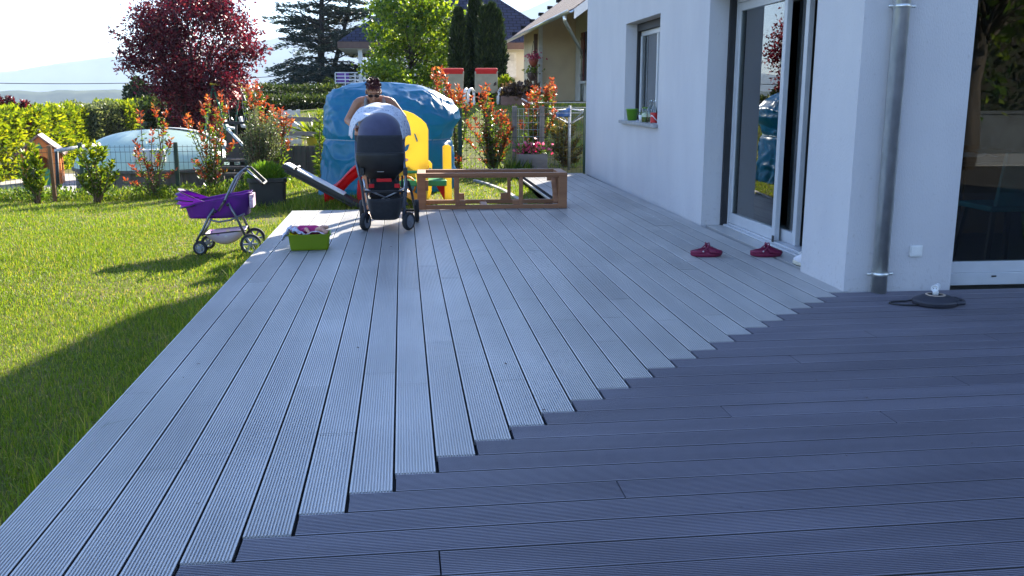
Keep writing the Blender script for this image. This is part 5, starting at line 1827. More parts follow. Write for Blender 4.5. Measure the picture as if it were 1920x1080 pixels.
mb = MB(); mb.lathe([(0.0548, 0.065), (0.0548, 0.115)], (0, 0, 0), 22, caps=False); mb.build('paper_label', mat('pale_label', (0.62, 0.66, 0.55), 0.8, (0.30, 0.42, 0.22), scale=60), o)
mb = MB(); mb.lathe([(0.050, 0.165), (0.050, 0.185), (0.0, 0.186)], (0, 0, 0), 20); mb.build('lid', M_herb, o)
M_redlab = mat('red_label', (0.55, 0.02, 0.02), 0.5)


def bottle(label, y, x, red):
    o = thing('glass_bottle', label, 'bottle', sillp(y, x), 0, 'empty glass bottles on the window sill')
    mb = MB(); mb.lathe([(0.038, 0.0), (0.040, 0.012), (0.040, 0.13), (0.032, 0.165), (0.014, 0.205), (0.013, 0.255), (0.016, 0.258), (0.016, 0.27)], (0, 0, 0), 22, caps=False)
    mb.build('glass', M_clear, o, smooth=True)
    if red:
        mb = MB(); mb.lathe([(0.0408, 0.008), (0.0408, 0.125)], (0, 0, 0), 22, caps=False); lb = mb.build('label', M_redlab, o)
        mb = MB()
        mb.grid(lambda u, v: (0.0413*math.cos(PI*0.9+u*PI*0.9), 0.0413*math.sin(PI*0.9+u*PI*0.9), 0.055+0.028*math.sin(u*5)+v*0.016), 14, 2)
        mb.build('label_stripe', M_whitep, lb)
    return o


bottle('clear glass bottle without a label, left of the red labelled bottle on the sill', 5.33, 0.0, False)
bottle('clear glass bottle with a red label at the near end of the sill', 5.14, 0.0, True)

# ---------------------------------------------------------------- lime tub with dolls
M_tub = translucent('lime_tub_plastic', (0.25, 0.36, 0.01), 0.45, 0.4, (0.20, 0.30, 0.01), tint=(0.55, 0.62, 0.02))
c = onz(579, 470, 0.0)+Vector((0, 0.11, 0))
tb = thing('plastic_tub', 'lime green plastic tub full of dolls near the deck edge', 'tub', c, R(4))
mb = MB()
def rrect(hx_, hy_, r, n=6):
    o_ = []
    for cx, cy, a0 in ((hx_-r, hy_-r, 0), (-hx_+r, hy_-r, PI/2), (-hx_+r, -hy_+r, PI), (hx_-r, -hy_+r, 1.5*PI)):
        o_ += arc(cx, cy, r, r, a0, a0+PI/2, n)
    return o_
def rloft(rows, close_bottom=True):
    vs = []; n = None
    for hx_, hy_, z in rows:
        p = rrect(hx_, hy_, min(hx_, hy_)*0.22); n = len(p)
        vs += [(x, y, z) for x, y in p]
    fs = [(j*n+i, j*n+(i+1) % n, (j+1)*n+(i+1) % n, (j+1)*n+i) for j in range(len(rows)-1) for i in range(n)]
    if close_bottom: fs.append(tuple(range(n-1, -1, -1)))
    return vs, fs
mb.add(*rloft([(0.150, 0.10, 0.003), (0.157, 0.106, 0.02), (0.170, 0.118, 0.135), (0.180, 0.128, 0.137), (0.180, 0.128, 0.128)]))
mb.build('tub', M_tub, tb, smooth=False, solid=0.003)
M_skin_d = mat('doll_skin', (0.62, 0.33, 0.24), 0.5)
M_mag = mat('magenta_cloth', (0.45, 0.02, 0.16), 0.8, (0.36, 0.015, 0.13), scale=20)
dl = thing('doll', 'baby doll in magenta clothes lying on top of the lime tub', 'doll', c+Vector((0.0, 0, 0.12)), R(4))
mb = MB()
mb.cap((-0.06, 0.02, 0.03), (0.05, 0.02, 0.03), 0.045, 0.038)
mb.ball((-0.12, 0.03, 0.035), (0.042, 0.04, 0.04), 14, 10)
mb.cap((0.05, 0.00, 0.03), (0.10, -0.03, 0.055), 0.024, 0.022); mb.cap((0.10, -0.03, 0.055), (0.135, -0.05, 0.02), 0.022, 0.018); mb.cap((0.135, -0.05, 0.02), (0.150, -0.045, 0.035), 0.016, 0.012)
mb.cap((0.05, 0.04, 0.03), (0.11, 0.05, 0.05), 0.024, 0.021); mb.cap((0.11, 0.05, 0.05), (0.145, 0.06, 0.05), 0.021, 0.017)
mb.cap((-0.05, -0.02, 0.04), (-0.02, -0.07, 0.055), 0.018, 0.016); mb.cap((-0.02, -0.07, 0.055), (0.0, -0.09, 0.03), 0.016, 0.013)
mb.build('body', M_skin_d, dl, smooth=True, remesh=0.005, relax=2)
mb = MB(); mb.cap((-0.058, 0.02, 0.031), (0.055, 0.02, 0.031), 0.050, 0.044); mb.cap((-0.05, -0.015, 0.04), (-0.030, -0.05, 0.05), 0.022, 0.021)
mb.build('dress', M_mag, dl, smooth=True, remesh=0.005, relax=1)


def printcloth(name, base, spots, scale, lo=0.60):
    m, n, b = newmat(name)
    tc = n.nodes.new('ShaderNodeTexCoord')
    vr = n.nodes.new('ShaderNodeTexVoronoi'); vr.inputs['Scale'].default_value = scale
    n.links.new(tc.outputs['Object'], vr.inputs['Vector'])
    cr = n.nodes.new('ShaderNodeValToRGB'); cr.color_ramp.interpolation = 'CONSTANT'
    sp = n.nodes.new('ShaderNodeSeparateColor'); n.links.new(vr.outputs['Color'], sp.inputs['Color'])
    n.links.new(sp.outputs['Red'], cr.inputs['Fac'])
    els = cr.color_ramp.elements
    els[0].position = 0; els[0].color = (*base, 1)
    els[1].position = lo; els[1].color = (*spots[0], 1)
    for k, s in enumerate(spots[1:]):
        e = els.new(lo+(1-lo)*(k+1)/len(spots)); e.color = (*s, 1)
    mk = n.nodes.new('ShaderNodeMath'); mk.operation = 'LESS_THAN'; mk.inputs[1].default_value = 0.42
    n.links.new(vr.outputs['Distance'], mk.inputs[0])
    mx = n.nodes.new('ShaderNodeMix'); mx.data_type = 'RGBA'; mx.inputs['A'].default_value = (*base, 1)
    n.links.new(mk.outputs['Value'], mx.inputs['Factor']); n.links.new(cr.outputs['Color'], mx.inputs['B'])
    n.links.new(mx.outputs['Result'], b.inputs['Base Color'])
    b.inputs['Roughness'].default_value = 0.85
    return m


M_floral = printcloth('floral_print', (0.50, 0.52, 0.62), [(0.05, 0.06, 0.22), (0.30, 0.02, 0.14), (0.20, 0.25, 0.40)], 70, 0.25)
o = thing('floral_cloth', 'crumpled white and navy floral cloth hanging over the tub rim', 'cloth', c+Vector((-0.15, -0.02, 0.13)), R(4))
mb = MB()
def floral(u, v):
    a = u*0.26-0.13
    x = -0.075+v*0.19
    z = 0.045*math.sin(PI*min(1, v*1.05+0.02))+0.012*math.sin(u*11+v*7)+0.008*math.sin(v*23)
    if v < 0.3: z -= 0.05*(0.3-v)/0.3
    return (x+0.01*math.sin(u*9), a*0.85, z+0.006*math.cos(u*17))
mb.grid(floral, 22, 22); mb.build('cloth', M_floral, o, smooth=True, solid=0.006)
o = thing('pale_cloth', 'pale pink cloth tucked into the front of the lime tub', 'cloth', c+Vector((0.06, -0.08, 0.125)), R(4))
mb = MB(); mb.grid(lambda u, v: (-0.09+0.17*u, -0.02+0.06*v, 0.034*math.sin(PI*u)*(1-0.3*v)+0.004*math.sin(u*21+v*5)), 20, 8)
mb.build('cloth', printcloth('pale_print', (0.60, 0.48, 0.58), [(0.45, 0.2, 0.4)], 90, 0.6), o, smooth=True, solid=0.006)

# ---------------------------------------------------------------- doll pram
YP = 8.72
gP = -0.15
s_ = YP/FOC*0.99
def pz(py): return (476-py)*s_
def px_(px): return (px-430)*s_
c = at(430, 474, YP); c.z = gz(c.x, YP)
pr = thing('doll_pram', 'purple toy doll pram with grey tube frame on the lawn', 'doll pram', c, R(3))
M_purple = translucent('purple_nylon', (0.085, 0.012, 0.16), 0.3, 0.55, (0.065, 0.010, 0.13), tint=(0.22, 0.02, 0.42))
M_purple2 = translucent('violet_hood', (0.15, 0.02, 0.26), 0.4, 0.5, (0.11, 0.015, 0.20), tint=(0.40, 0.04, 0.62))
M_ptube = mat('grey_lacquer_tube', (0.16, 0.17, 0.20), 0.35, metal=0.7)
mb = MB()
rows = []
body_top = [(357, 388), (380, 380), (400, 377), (440, 370), (478, 364)]
nb = 22
def pramfn(u, v):
    # u round the bassinet, v from the floor to the rim
    a = 2*PI*u
    cx, hx_ = (px_(360)+px_(476))/2, (px_(476)-px_(358))/2
    k = 0.90+0.10*v
    ca, sa = math.cos(a), math.sin(a)
    ex = 0.55
    x = cx+hx_*k*math.copysign(abs(ca)**ex, ca)
    y = 0.155*k*math.copysign(abs(sa)**ex, sa)
    bot = pz(409)+0.05*max(0, (x-px_(430))/(hx_))**2
    top = np.interp(x, [px_(p[0]) for p in body_top], [pz(p[1]) for p in body_top])
    return (x, y, bot+(top-bot)*v+0.003*math.sin(a*9)*v)
mb.grid(pramfn, 48, 10, closed_u=True)
mb.f.append(tuple(range(47, -1, -1)))
mb.build('bassinet', M_purple, pr, smooth=True, solid=0.006)
mb = MB(); mb.tube([pramfn(k/48, 1.0) for k in range(49)], 0.006, 6); mb.build('rim_piping', M_purple2, pr, smooth=True)
# folded hood: pleats fanned back to the left
mb = MB()
def hoodfn(u, v):
    # v: pleats; u: over the width
    a = PI*u
    ang = R(152+58*v)
    r = 0.285-0.03*abs(math.sin(v*PI*4))
    piv = Vector((px_(398), 0, pz(378)))
    yy = -0.165*math.cos(a)
    ext = r*math.sin(a)**0.55
    d = Vector((math.cos(ang), 0, math.sin(ang)*0.62))
    return tuple(piv+d*ext+Vector((0, yy*(1.0), 0.02*math.sin(a))))
mb.grid(hoodfn, 22, 33); mb.build('folded_hood', M_purple2, pr, smooth=True, solid=0.004)
mb = MB()
for q in (0.0, 0.5, 1.0):
    mb.tube([hoodfn(k/20, q) for k in range(1, 20)], 0.005, 6)
mb.build('hood_wire', M_black, pr, smooth=True)
mb = MB(); mb.box(px_(474), px_(480.5), -0.12, 0.12, pz(392), pz(368)); mb.build('foot_panel', printcloth('pink_print', (0.50, 0.32, 0.42), [(0.6, 0.5, 0.58)], 60, 0.5), pr, bevel=0.004)
for s in (-1, 1):
    y = s*0.175
    mb = MB(); mb.tube([(px_(420), y, pz(395)), (px_(433), y, pz(376)), (px_(446), y*0.98, pz(350)), (px_(455), y*0.96, pz(334)), (px_(463), y*0.93, pz(326)), (px_(470), y*0.9, pz(321))], 0.0115, 10); mb.build('handle_tube', M_ptube, pr, smooth=True)
    mb = MB(); mb.tube([(px_(413), y, pz(391)), (px_(403), y, pz(405)), (px_(390), y, pz(430)), (px_(378), y, pz(450))], 0.0115, 10); mb.build('front_leg', M_ptube, pr, smooth=True)
    mb = MB(); mb.tube([(px_(438), y, pz(381)), (px_(450), y, pz(405)), (px_(466), y, pz(444))], 0.0115, 10); mb.build('rear_leg', M_ptube, pr, smooth=True)
    mb = MB()
    for q in ((432, 378), (437, 384), (415, 396), (410, 400)):
        mb.ball((px_(q[0]), y*1.06, pz(q[1])), 0.014, 8, 6)
    mb.build('joint', M_blackpl, pr, smooth=True)
    mb = MB(); mb.tube([(px_(404), y, pz(411)), (px_(420), y, pz(415)), (px_(440), y, pz(412)), (px_(466), y, pz(401))], 0.009, 8); mb.build('curved_brace', M_ptube, pr, smooth=True)
mb = MB(); mb.tube([(px_(467), -0.160, pz(323)), (px_(474), -0.150, pz(322)), (px_(486), -0.145, pz(334)), (px_(500), -0.14, pz(349)), (px_(501), 0.14, pz(349)), (px_(486), 0.145, pz(334)), (px_(474), 0.150, pz(322)), (px_(467), 0.160, pz(323))], 0.0125, 10); mb.build('push_handle', M_blackpl, pr, smooth=True)
mb = MB(); mb.tube([(px_(474), -0.162, pz(323)), (px_(499), -0.153, pz(346))], 0.006, 8); mb.build('handle_trim', M_chrome, pr, smooth=True)
for s in (-1, 1):
    mb = MB(); mb.tube([(px_(386), s*0.15, pz(439)), (px_(466), s*0.15, pz(432))], 0.006, 6); mb.build('basket_bar', M_black, pr, smooth=True)
mb = MB()
def shelf(u, v):
    x = px_(392)+(px_(463)-px_(392))*u
    ztop = np.interp(u, [0, 1], [pz(438), pz(432)])
    zbot = ztop-0.125*math.sin(PI*u)**0.6
    b_ = (v-0.5)*2
    return (x, 0.148*b_, zbot+(ztop-zbot)*abs(b_)**3)
mb.grid(shelf, 22, 15); mb.build('shelf_cloth', printcloth('pale_pink_print', (0.58, 0.48, 0.60), [(0.42, 0.20, 0.45), (0.62, 0.60, 0.42), (0.65, 0.6, 0.66)], 22, 0.35), pr, smooth=True, solid=0.004)


def pwheel(par, c_, r, wd, rz=0.0, spokes=6):
    h = bpy.data.objects.new('wheel', None)
    mb = MB()
    prof = [(r-0.022, -wd/2), (r-0.006, -wd/2), (r, -wd/4), (r, wd/4), (r-0.006, wd/2), (r-0.022, wd/2), (r-0.022, -wd/2)]
    mb.lathe(prof, (0, 0, 0), 28, 'y', caps=False)
    wh = mb.build('wheel', M_tyre, par, smooth=True)
    wh.location = c_; wh.rotation_euler = (0, 0, rz)
    bpy.data.objects.remove(h)
    mb = MB()
    mb.lathe([(r-0.030, -wd/2+0.004), (r-0.020, -wd/2+0.004), (r-0.020, wd/2-0.004), (r-0.030, wd/2-0.004), (r-0.030, -wd/2+0.004)], (0, 0, 0), 28, 'y', caps=False)
    mb.lathe([(0.0, -wd/2-0.004), (0.020, -wd/2-0.002), (0.020, wd/2+0.002), (0.0, wd/2+0.004)], (0, 0, 0), 16, 'y')
    for k in range(spokes):
        a = 2*PI*k/spokes
        mb.beam((0.015*math.cos(a), 0, 0.015*math.sin(a)), ((r-0.025)*math.cos(a), 0, (r-0.025)*math.sin(a)), 0.018, wd*0.55, up=(0, 1, 0))
    mb.build('rim', M_rimgrey, wh)
    return wh


for s in (-1, 1):
    pwheel(pr, (px_(474), s*0.20, 0.097), 0.095, 0.034)
    pwheel(pr, (px_(384) if s < 0 else px_(388), s*0.17, 0.068), 0.066, 0.030, R(14*s))
mb = MB(); mb.tube([(px_(474), -0.2, 0.097), (px_(474), 0.2, 0.097)], 0.008, 8); mb.build('axle', M_ptube, pr)

# ---------------------------------------------------------------- black planter with green bush
c = at(503, 371, 12.5); c.z = gz(c.x, 12.5)
pt = thing('planter', 'large square black planter with a feathery green bush', 'planter', c, R(8))
sp = 12.5/FOC
mb = MB()
mb.add(*rloft([(0.205, 0.205, -0.02), (0.22, 0.22, 0.05), (0.235, 0.235, 0.33), (0.25, 0.25, 0.332), (0.25, 0.25, 0.385), (0.225, 0.225, 0.385), (0.22, 0.22, 0.33)]))
mb.build('pot', M_blackpl, pt, bevel=0.004)
mb = MB(); mb.box(-0.21, 0.21, -0.21, 0.21, 0.28, 0.335); mb.build('soil', M_core, pt)
n = 2600
q = unit(rng.normal(size=(n, 3))); q[:, 2] = np.abs(q[:, 2])
rr = rng.uniform(0.3, 1.0, (n, 1))**0.5
P = np.array(c)+np.array([-0.01, 0, 0.34])+q*rr*np.array([0.24, 0.22, 0.20])
M_lav = leafmat('feathery_leaf', [(0, (0.05, 0.12, 0.012)), (0.6, (0.12, 0.21, 0.02)), (1, (0.24, 0.30, 0.04))], 0.5, 0.5, (1.4, 1.5, 0.5))
leaves('bush', P, q+np.array([0, 0, 0.6])+rng.normal(size=(n, 3))*0.25, rng.uniform(0.05, 0.10, n), M_lav, pt, 0.12, 0.02)

# ---------------------------------------------------------------- leaning black board
a = at(533, 309, 12.02); b = at(676, 374, 11.95)
b.z = gz(b.x, b.y)+0.03
ax = (b-a); L = ax.length; ax.normalize()
sdv = Vector((-ax.y, ax.x, 0)).normalized()
upv = ax.cross(sdv).normalized()
if upv.z < 0: upv = -upv
Mx = Matrix((ax, sdv, upv)).transposed()
bd = thing('leaning_board', 'black framed board with a white top leaning from the planter to the grass', 'board', a)
mid = (b-a)/2
mb = MB(); mb.obox(mid, (L, 0.26, 0.055), Mx); mb.obox(mid-upv*0.045, (L*0.9, 0.22, 0.035), Mx)
mb.build('tray', M_blackpl, bd, bevel=0.008)
mb = MB(); mb.obox(ax*(L*0.47)+upv*0.036, (L*0.62, 0.24, 0.020), Mx); mb.build('top_panel', M_whitep, bd, bevel=0.012)
mb = MB(); mb.obox(ax*(L*0.075)+upv*0.034, (L*0.11, 0.24, 0.018), Mx); mb.build('end_panel', M_whitep, bd, bevel=0.008)
mb = MB(); mb.obox(ax*(L*0.155)+upv*0.045, (0.03, 0.25, 0.05), Mx); mb.build('cross_ridge', M_blackpl, bd, bevel=0.005)

# ---------------------------------------------------------------- wooden bench frame
M_wood = mat('brown_stained_wood', (0.32, 0.145, 0.065), 0.6, (0.22, 0.095, 0.04), scale=5, stretch=(0.15, 3, 3), bump=0.15, bscale=30)
A_ = onz(783, 394, 0.0); B_ = onz(1063, 391, 0.0)
fr = thing('bench_frame', 'unfinished brown wooden bench frame standing at the deck end', 'frame', (A_.x, A_.y, 0.0), math.atan2(B_.y-A_.y, B_.x-A_.x))
FLn = (B_-A_).length; FDp = 0.56; FH = 0.41
def fbox(nm, *a_): m_ = MB(); m_.box(*a_); return m_.build(nm, M_wood, fr, bevel=0.003)
tk = 0.045
for x0_, x1_, nm in ((0.0, 0.095, 'post'), (FLn-0.095, FLn, 'post')):
    fbox(nm, x0_, x1_, 0.0, tk, 0.004, FH-0.036)
    fbox(nm, x0_, x1_, FDp-tk, FDp, 0.004, FH-0.036)
for xx in (0.425, 1.145):
    fbox('upright', xx, xx+0.045, 0.002, tk, 0.052, FH-0.054)
for xx in (0.425, 1.055):
    fbox('upright', xx, xx+0.04, FDp-tk, FDp-0.002, 0.052, FH-0.054)
fbox('rail', 0.0952, FLn-0.0952, 0.003, tk-0.002, 0.005, 0.0515)
fbox('rail', 0.0952, FLn-0.0952, FDp-tk+0.002, FDp-0.003, 0.005, 0.0515)
fbox('rail', 0.0952, FLn-0.0952, 0.003, tk-0.002, FH-0.0535, FH-0.0365)
fbox('rail', 0.0952, FLn-0.0952, FDp-tk+0.002, FDp-0.003, FH-0.0535, FH-0.0365)
fbox('top_board', 0.0, FLn, -0.004, 0.062, FH-0.036, FH)
fbox('top_board', 0.0, FLn, FDp-0.062, FDp+0.004, FH-0.036, FH)
fbox('top_board', 0.0, 0.095, 0.0625, FDp-0.0625, FH-0.0355, FH-0.0005)
fbox('top_board', FLn-0.095, FLn, 0.0625, FDp-0.0625, FH-0.0355, FH-0.0005)
for x in (0.005, FLn-0.05):
    fbox('end_rail', x, x+0.045, tk+0.001, FDp-tk-0.001, 0.006, 0.055)
    fbox('end_rail', x, x+0.045, tk+0.001, FDp-tk-0.001, FH-0.09, FH-0.0365)
for x0_, x1_, z0_, z1_ in ((0.0955, 0.125, 0.215, 0.33), (0.471, 0.54, 0.055, 0.10), (1.075, 1.144, 0.055, 0.10)):
    fbox('corner_block', x0_, x1_, 0.008, tk-0.006, z0_, z1_)
for x0_, x1_, z0_, z1_ in ((0.466, 0.545, 0.055, 0.13), (0.975, 1.054, 0.055, 0.13), (FLn-0.165, FLn-0.096, 0.27, 0.345)):
    fbox('corner_block', x0_, x1_, FDp-tk+0.004, FDp-0.006, z0_, z1_)
m_ = MB(); m_.beam((FLn-0.11, 0.12, 0.056), (FLn-0.11, 0.40, FH-0.10), 0.03, 0.05, up=(1, 0, 0)); m_.build('brace', M_wood, fr, bevel=0.003)
fbox('cross_slat', 0.72, 0.80, tk+0.001, FDp-tk-0.001, 0.010, 0.034)

# ---------------------------------------------------------------- blue tarpaulin over a heap
def tarpmat():
    m = translucent('blue_tarpaulin', (0.010, 0.10, 0.29), 0.34, 0.33, (0.008, 0.09, 0.24), scale=2.5, spec=0.55, tint=(0.02, 0.46, 0.55), bump=0.35)
    return m
YT = 14.0
prof = [(346, 603, 851), (330, 605, 850), (300, 608, 848), (270, 612, 846), (247, 613, 846), (240, 612, 849), (222, 609, 862), (205, 610, 858), (190, 613, 845), (178, 622, 828), (168, 634, 808), (161, 648, 786), (157, 664, 764), (155, 686, 735)]
c = at(728, 345, YT); c.z = gz(c.x, YT)-0.03
tp = thing('tarpaulin_heap', 'big rounded heap wrapped in a shiny blue tarpaulin tied with a cord', 'tarpaulin', c)
zs = [at(728, p[0], YT).z-c.z for p in prof]; zs[0] = 0.0
xl = [at(p[1], p[0], YT).x-c.x for p in prof]; xr = [at(p[2], p[0], YT).x-c.x for p in prof]
ztop = zs[-1]
def tarp(u, v):
    z = ztop*(1-(1-v)**1.6) if v > 0 else 0
    l = np.interp(z, zs, xl); r = np.interp(z, zs, xr)
    a = 2*PI*u
    ca, sa = math.cos(a), math.sin(a)
    ex = 0.75
    hx_ = (r-l)/2; cx = (l+r)/2
    dp = 0.80*(1-0.85*max(0, (z/ztop-0.5)/0.5)**2.5)
    x = cx+hx_*math.copysign(abs(ca)**ex, ca); y = dp*math.copysign(abs(sa)**ex, sa)
    p = Vector((x*1.3, y*1.3, z*1.7))
    # folds: broad sags, ridged creases and vertical gathers below the cord
    w1 = noise.noise(p*1.5+Vector((3, 1, 7)))
    rg = 1-abs(noise.noise(Vector((p.x*2.2+p.z*1.4, p.y*2.2, p.z*2.6-p.x*0.8))))*2.2
    rg2 = 1-abs(noise.noise(Vector((p.x*5.0, p.y*5.0, p.z*2.4+p.x*3.0))+Vector((9, 2, 4))))*2.4
    low = 1-min(1, z/0.8)
    d = 0.045*w1+0.030*max(0, rg)**2+0.016*max(0, rg2)**2+low*0.022*math.sin(a*17+z*5+2.5*w1)
    d -= 0.035*math.exp(-((z-0.80)/0.035)**2)
    edge = 1.0 if z < ztop*0.93 else 0.6
    nrm = Vector((ca, sa, 0.5 if z > 0.9 else 0.1)).normalized()
    q = Vector((x, y, z))+nrm*d*edge
    return (q.x, q.y, max(q.z, 0.0))
mb = MB(); mb.grid(tarp, 190, 90, closed_u=True); mb.f.append(tuple(89*190+k for k in range(190)))
mb.build('tarpaulin', tarpmat(), tp, smooth=True)
mb = MB()
pts = []
for k in range(97):
    q = Vector(tarp(k/96, 1-(1-0.80/ztop)**(1/1.6)))
    pts.append(q+Vector((q.x, q.y, 0)).normalized()*0.006)
mb.tube(pts, 0.006, 6); mb.build('cord', mat('pale_cord', (0.30, 0.42, 0.52), 0.7), tp, smooth=True)

# ---------------------------------------------------------------- toy climber with slide
M_yel = translucent('yellow_plastic', (0.76, 0.60, 0.10), 0.55, 0.38, (0.70, 0.52, 0.07), tint=(0.85, 0.70, 0.16))
M_redp = translucent('red_plastic', (0.72, 0.012, 0.02), 0.4, 0.35, (0.66, 0.012, 0.02), tint=(0.9, 0.02, 0.03))
M_grp = mat('green_toy_plastic', (0.02, 0.26, 0.09), 0.4)
M_orp = mat('orange_toy_plastic', (0.72, 0.28, 0.02), 0.42)
YC = 12.0
sC = YC/FOC
c = at(775, 378, YC); c.z = gz(c.x, YC)
cb = thing('toy_climber', 'yellow plastic toy climber with red slide and green platform', 'climbing toy', c)
def K(px, py, Y=YC): p = at(px, py, Y)-c; return (p.x, p.z)
def KV(px, py, Y=YC): return at(px, py, Y)-c
outer = [K(735, 384), K(735, 232), K(741, 218), K(750, 209), K(758, 208), K(775, 213), K(790, 223), K(799, 232), K(803, 243), K(803, 350), K(801, 370), K(799, 386), K(789, 386), K(783, 360), K(782, 338), K(778, 322), K(768, 313), K(756, 311), K(745, 316), K(741, 330), K(741, 384)]
outer[0] = (outer[0][0], 0.0); outer[-1] = (outer[-1][0], 0.0); outer[11] = (outer[11][0], 0.0); outer[12] = (outer[12][0], 0.0)
holes = [[K(776, 250), K(779, 251), K(784, 265), K(781, 266)], [K(757, 279), K(762, 272), K(768, 270), K(765, 281), K(760, 285)], [K(748, 252), K(752, 251), K(752, 276), K(749, 280)]]
mb = MB(); holed(mb, outer, holes, 'xz', -0.035, 0.035); mb.build('side_wall', M_yel, cb, bevel=0.008)
mb = MB()
for h in holes[:1]:
    pass
q = KV(780, 322); g0, g1 = K(764, 325), K(787, 319)
mb.add(*rloft([(0.082, 0.018, -0.018), (0.085, 0.020, 0.0), (0.082, 0.018, 0.018)])); mb.v = [(x+(g0[0]+g1[0])/2, y-0.042, z+(g0[1]+g1[1])/2) for x, y, z in mb.v]
mb.f.append(tuple(range(len(mb.v)-24, len(mb.v)))); mb.build('grab_bar', M_grp, cb, smooth=True)
# maker's badge
bx_, bz_ = K(760, 299.5)
mb = MB(); mb.prism([(bx_+x, bz_+z) for x, z in arc(0, 0, 0.038, 0.021, 0, 2*PI*23/24, 24)], 'xz', -0.0385, -0.0355); badge = mb.build('badge', M_redp, cb)
mb = MB(); mb.prism([(bx_+x, bz_+z) for x, z in arc(0, 0, 0.032, 0.016, 0, 2*PI*23/24, 24)], 'xz', -0.0402, -0.0388); mb.build('badge_field', M_whitep, badge)
fc = bpy.data.curves.new('badge_text', 'FONT'); fc.body = 'little\ntikes'; fc.size = 0.016; fc.align_x = 'CENTER'; fc.space_line = 0.8; fc.extrude = 0.0004
fo = bpy.data.objects.new('badge_text', fc)
tm = bpy.data.meshes.new_from_object(fo); bpy.data.objects.remove(fo)
to = link('badge_text', tm, M_redp, badge)
to.location = (bx_, -0.0408, bz_+0.001); to.rotation_euler = (PI/2, 0, 0)
# rear wall, tower post and side pieces
outer2 = [(x, z*0.5) for x, z in outer]
mb = MB(); holed(mb, [(x+0.06, z) for x, z in outer2], [], 'xz', 0.62, 0.68); mb.build('side_wall', M_yel, cb, bevel=0.008)
p0, p1 = KV(830, 271, 12.4), KV(847, 368, 12.4)
mb = MB(); mb.prism([(p0.x, 0.0), (p1.x, 0.0), (p1.x, p0.z-0.02)]+arc((p0.x+p1.x)/2, p0.z-0.05, (p1.x-p0.x)/2, 0.05, 0.2, PI-0.2, 7)+[(p0.x, p0.z-0.02)], 'xz', 0.36, 0.46)
mb.build('tower_post', M_yel, cb, bevel=0.01)
mb = MB(); d0 = KV(800, 334, 12.3); d1 = KV(836, 341, 12.3)
mb.box(d0.x-0.42, d1.x+0.0, 0.05, 0.60, d1.z-0.03, d0.z-0.01); mb.build('platform', M_grp, cb, bevel=0.01)
mb = MB(); q0, q1, q2 = KV(814, 341, 12.35), KV(834, 341, 12.35), KV(834, 366, 12.35)
mb.prism([(q0.x, q0.z), (q2.x-0.004, 0.02), (q1.x-0.004, q1.z)], 'xz', 0.30, 0.34); mb.build('corner_gusset', M_redp, cb, bevel=0.006)
mb = MB(); q0, q1 = KV(785, 304, 12.05), KV(803, 312, 12.05); mb.ball(((q0.x+q1.x)/2+0.01, 0.05, q1.z), (0.06, 0.05, 0.05), 14, 10); mb.build('knob', M_redp, cb, smooth=True)
mb = MB(); q0 = KV(806, 321, 12.2); mb.ball((q0.x, 0.1, q0.z), (0.028, 0.03, 0.055), 12, 10); mb.build('lug', mat('mint_plastic', (0.30, 0.60, 0.40), 0.45), cb, smooth=True)
# orange ramp steps
s0, s1 = KV(752, 352), KV(800, 381)
mb = MB(); mb.beam(Vector((s0.x, -0.10, s0.z)), Vector((s1.x, -0.26, 0.03)), 0.22, 0.045); mb.build('step_ramp', M_orp, cb, bevel=0.01)
mb = MB(); q0 = KV(762, 350); mb.lathe([(0.105, -0.03), (0.13, -0.025), (0.13, 0.025), (0.105, 0.03), (0.105, -0.03)], (q0.x, 0.10, q0.z), 24, 'y', caps=False); mb.build('porthole_rim', M_orp, cb, smooth=True)
# red slide to the left
mb = MB()
path = [KV(738, 280, 12.3), KV(715, 288, 12.3), KV(690, 302, 12.3), KV(672, 314, 12.3), KV(655, 328, 12.3), KV(640, 345, 12.3), KV(625, 358, 12.25), KV(608, 364, 12.2)]
def chute(u, v):
    q = v*(len(path)-1); i = min(len(path)-2, int(q)); p = path[i].lerp(path[i+1], q-i)
    sec = [(-0.22, 0.10), (-0.20, 0.115), (-0.17, 0.10), (-0.15, 0.0), (-0.08, -0.03), (0, -0.035), (0.08, -0.03), (0.15, 0.0), (0.17, 0.10), (0.20, 0.115), (0.22, 0.10)]
    k = u*(len(sec)-1); j = min(len(sec)-2, int(k)); f = k-j
    return (p.x, 0.33+sec[j][0]*(1-f)+sec[j+1][0]*f, max(p.z-0.07, 0.03)+sec[j][1]*(1-f)+sec[j+1][1]*f)
mb.grid(chute, 31, 26); mb.build('slide', M_redp, cb, smooth=True, solid=0.02)
q0 = KV(672, 345, 12.3)
for y in (0.16, 0.50):
    mb = MB()
    mb.prism([(q0.x-0.03, 0.0), (q0.x+0.12, 0.0), (q0.x+0.07, q0.z+0.10), (q0.x+0.0, q0.z+0.06)], 'xz', y-0.02, y+0.02)
    mb.build('slide_foot', M_redp, cb, bevel=0.005)

# ---------------------------------------------------------------- pushchair
YS = 8.92
sS = YS/FOC
c = Vector((onz(724, 432, 0).x, YS, 0.0))
stv = thing('pushchair', 'black and navy pushchair seen from behind its seat shell on the deck', 'pushchair', c, R(-3))
def X_(px): return (px-716)*sS
def Z_(py, Y=YS): return HCAM-(py-174)*Y/FOC*1.0
M_navy = mat('navy_fabric', (0.065, 0.066, 0.13), 0.8, (0.052, 0.054, 0.11), scale=14, sheen=0.3)
M_stf = mat('blue_black_tube', (0.10, 0.11, 0.15), 0.3, metal=0.8)
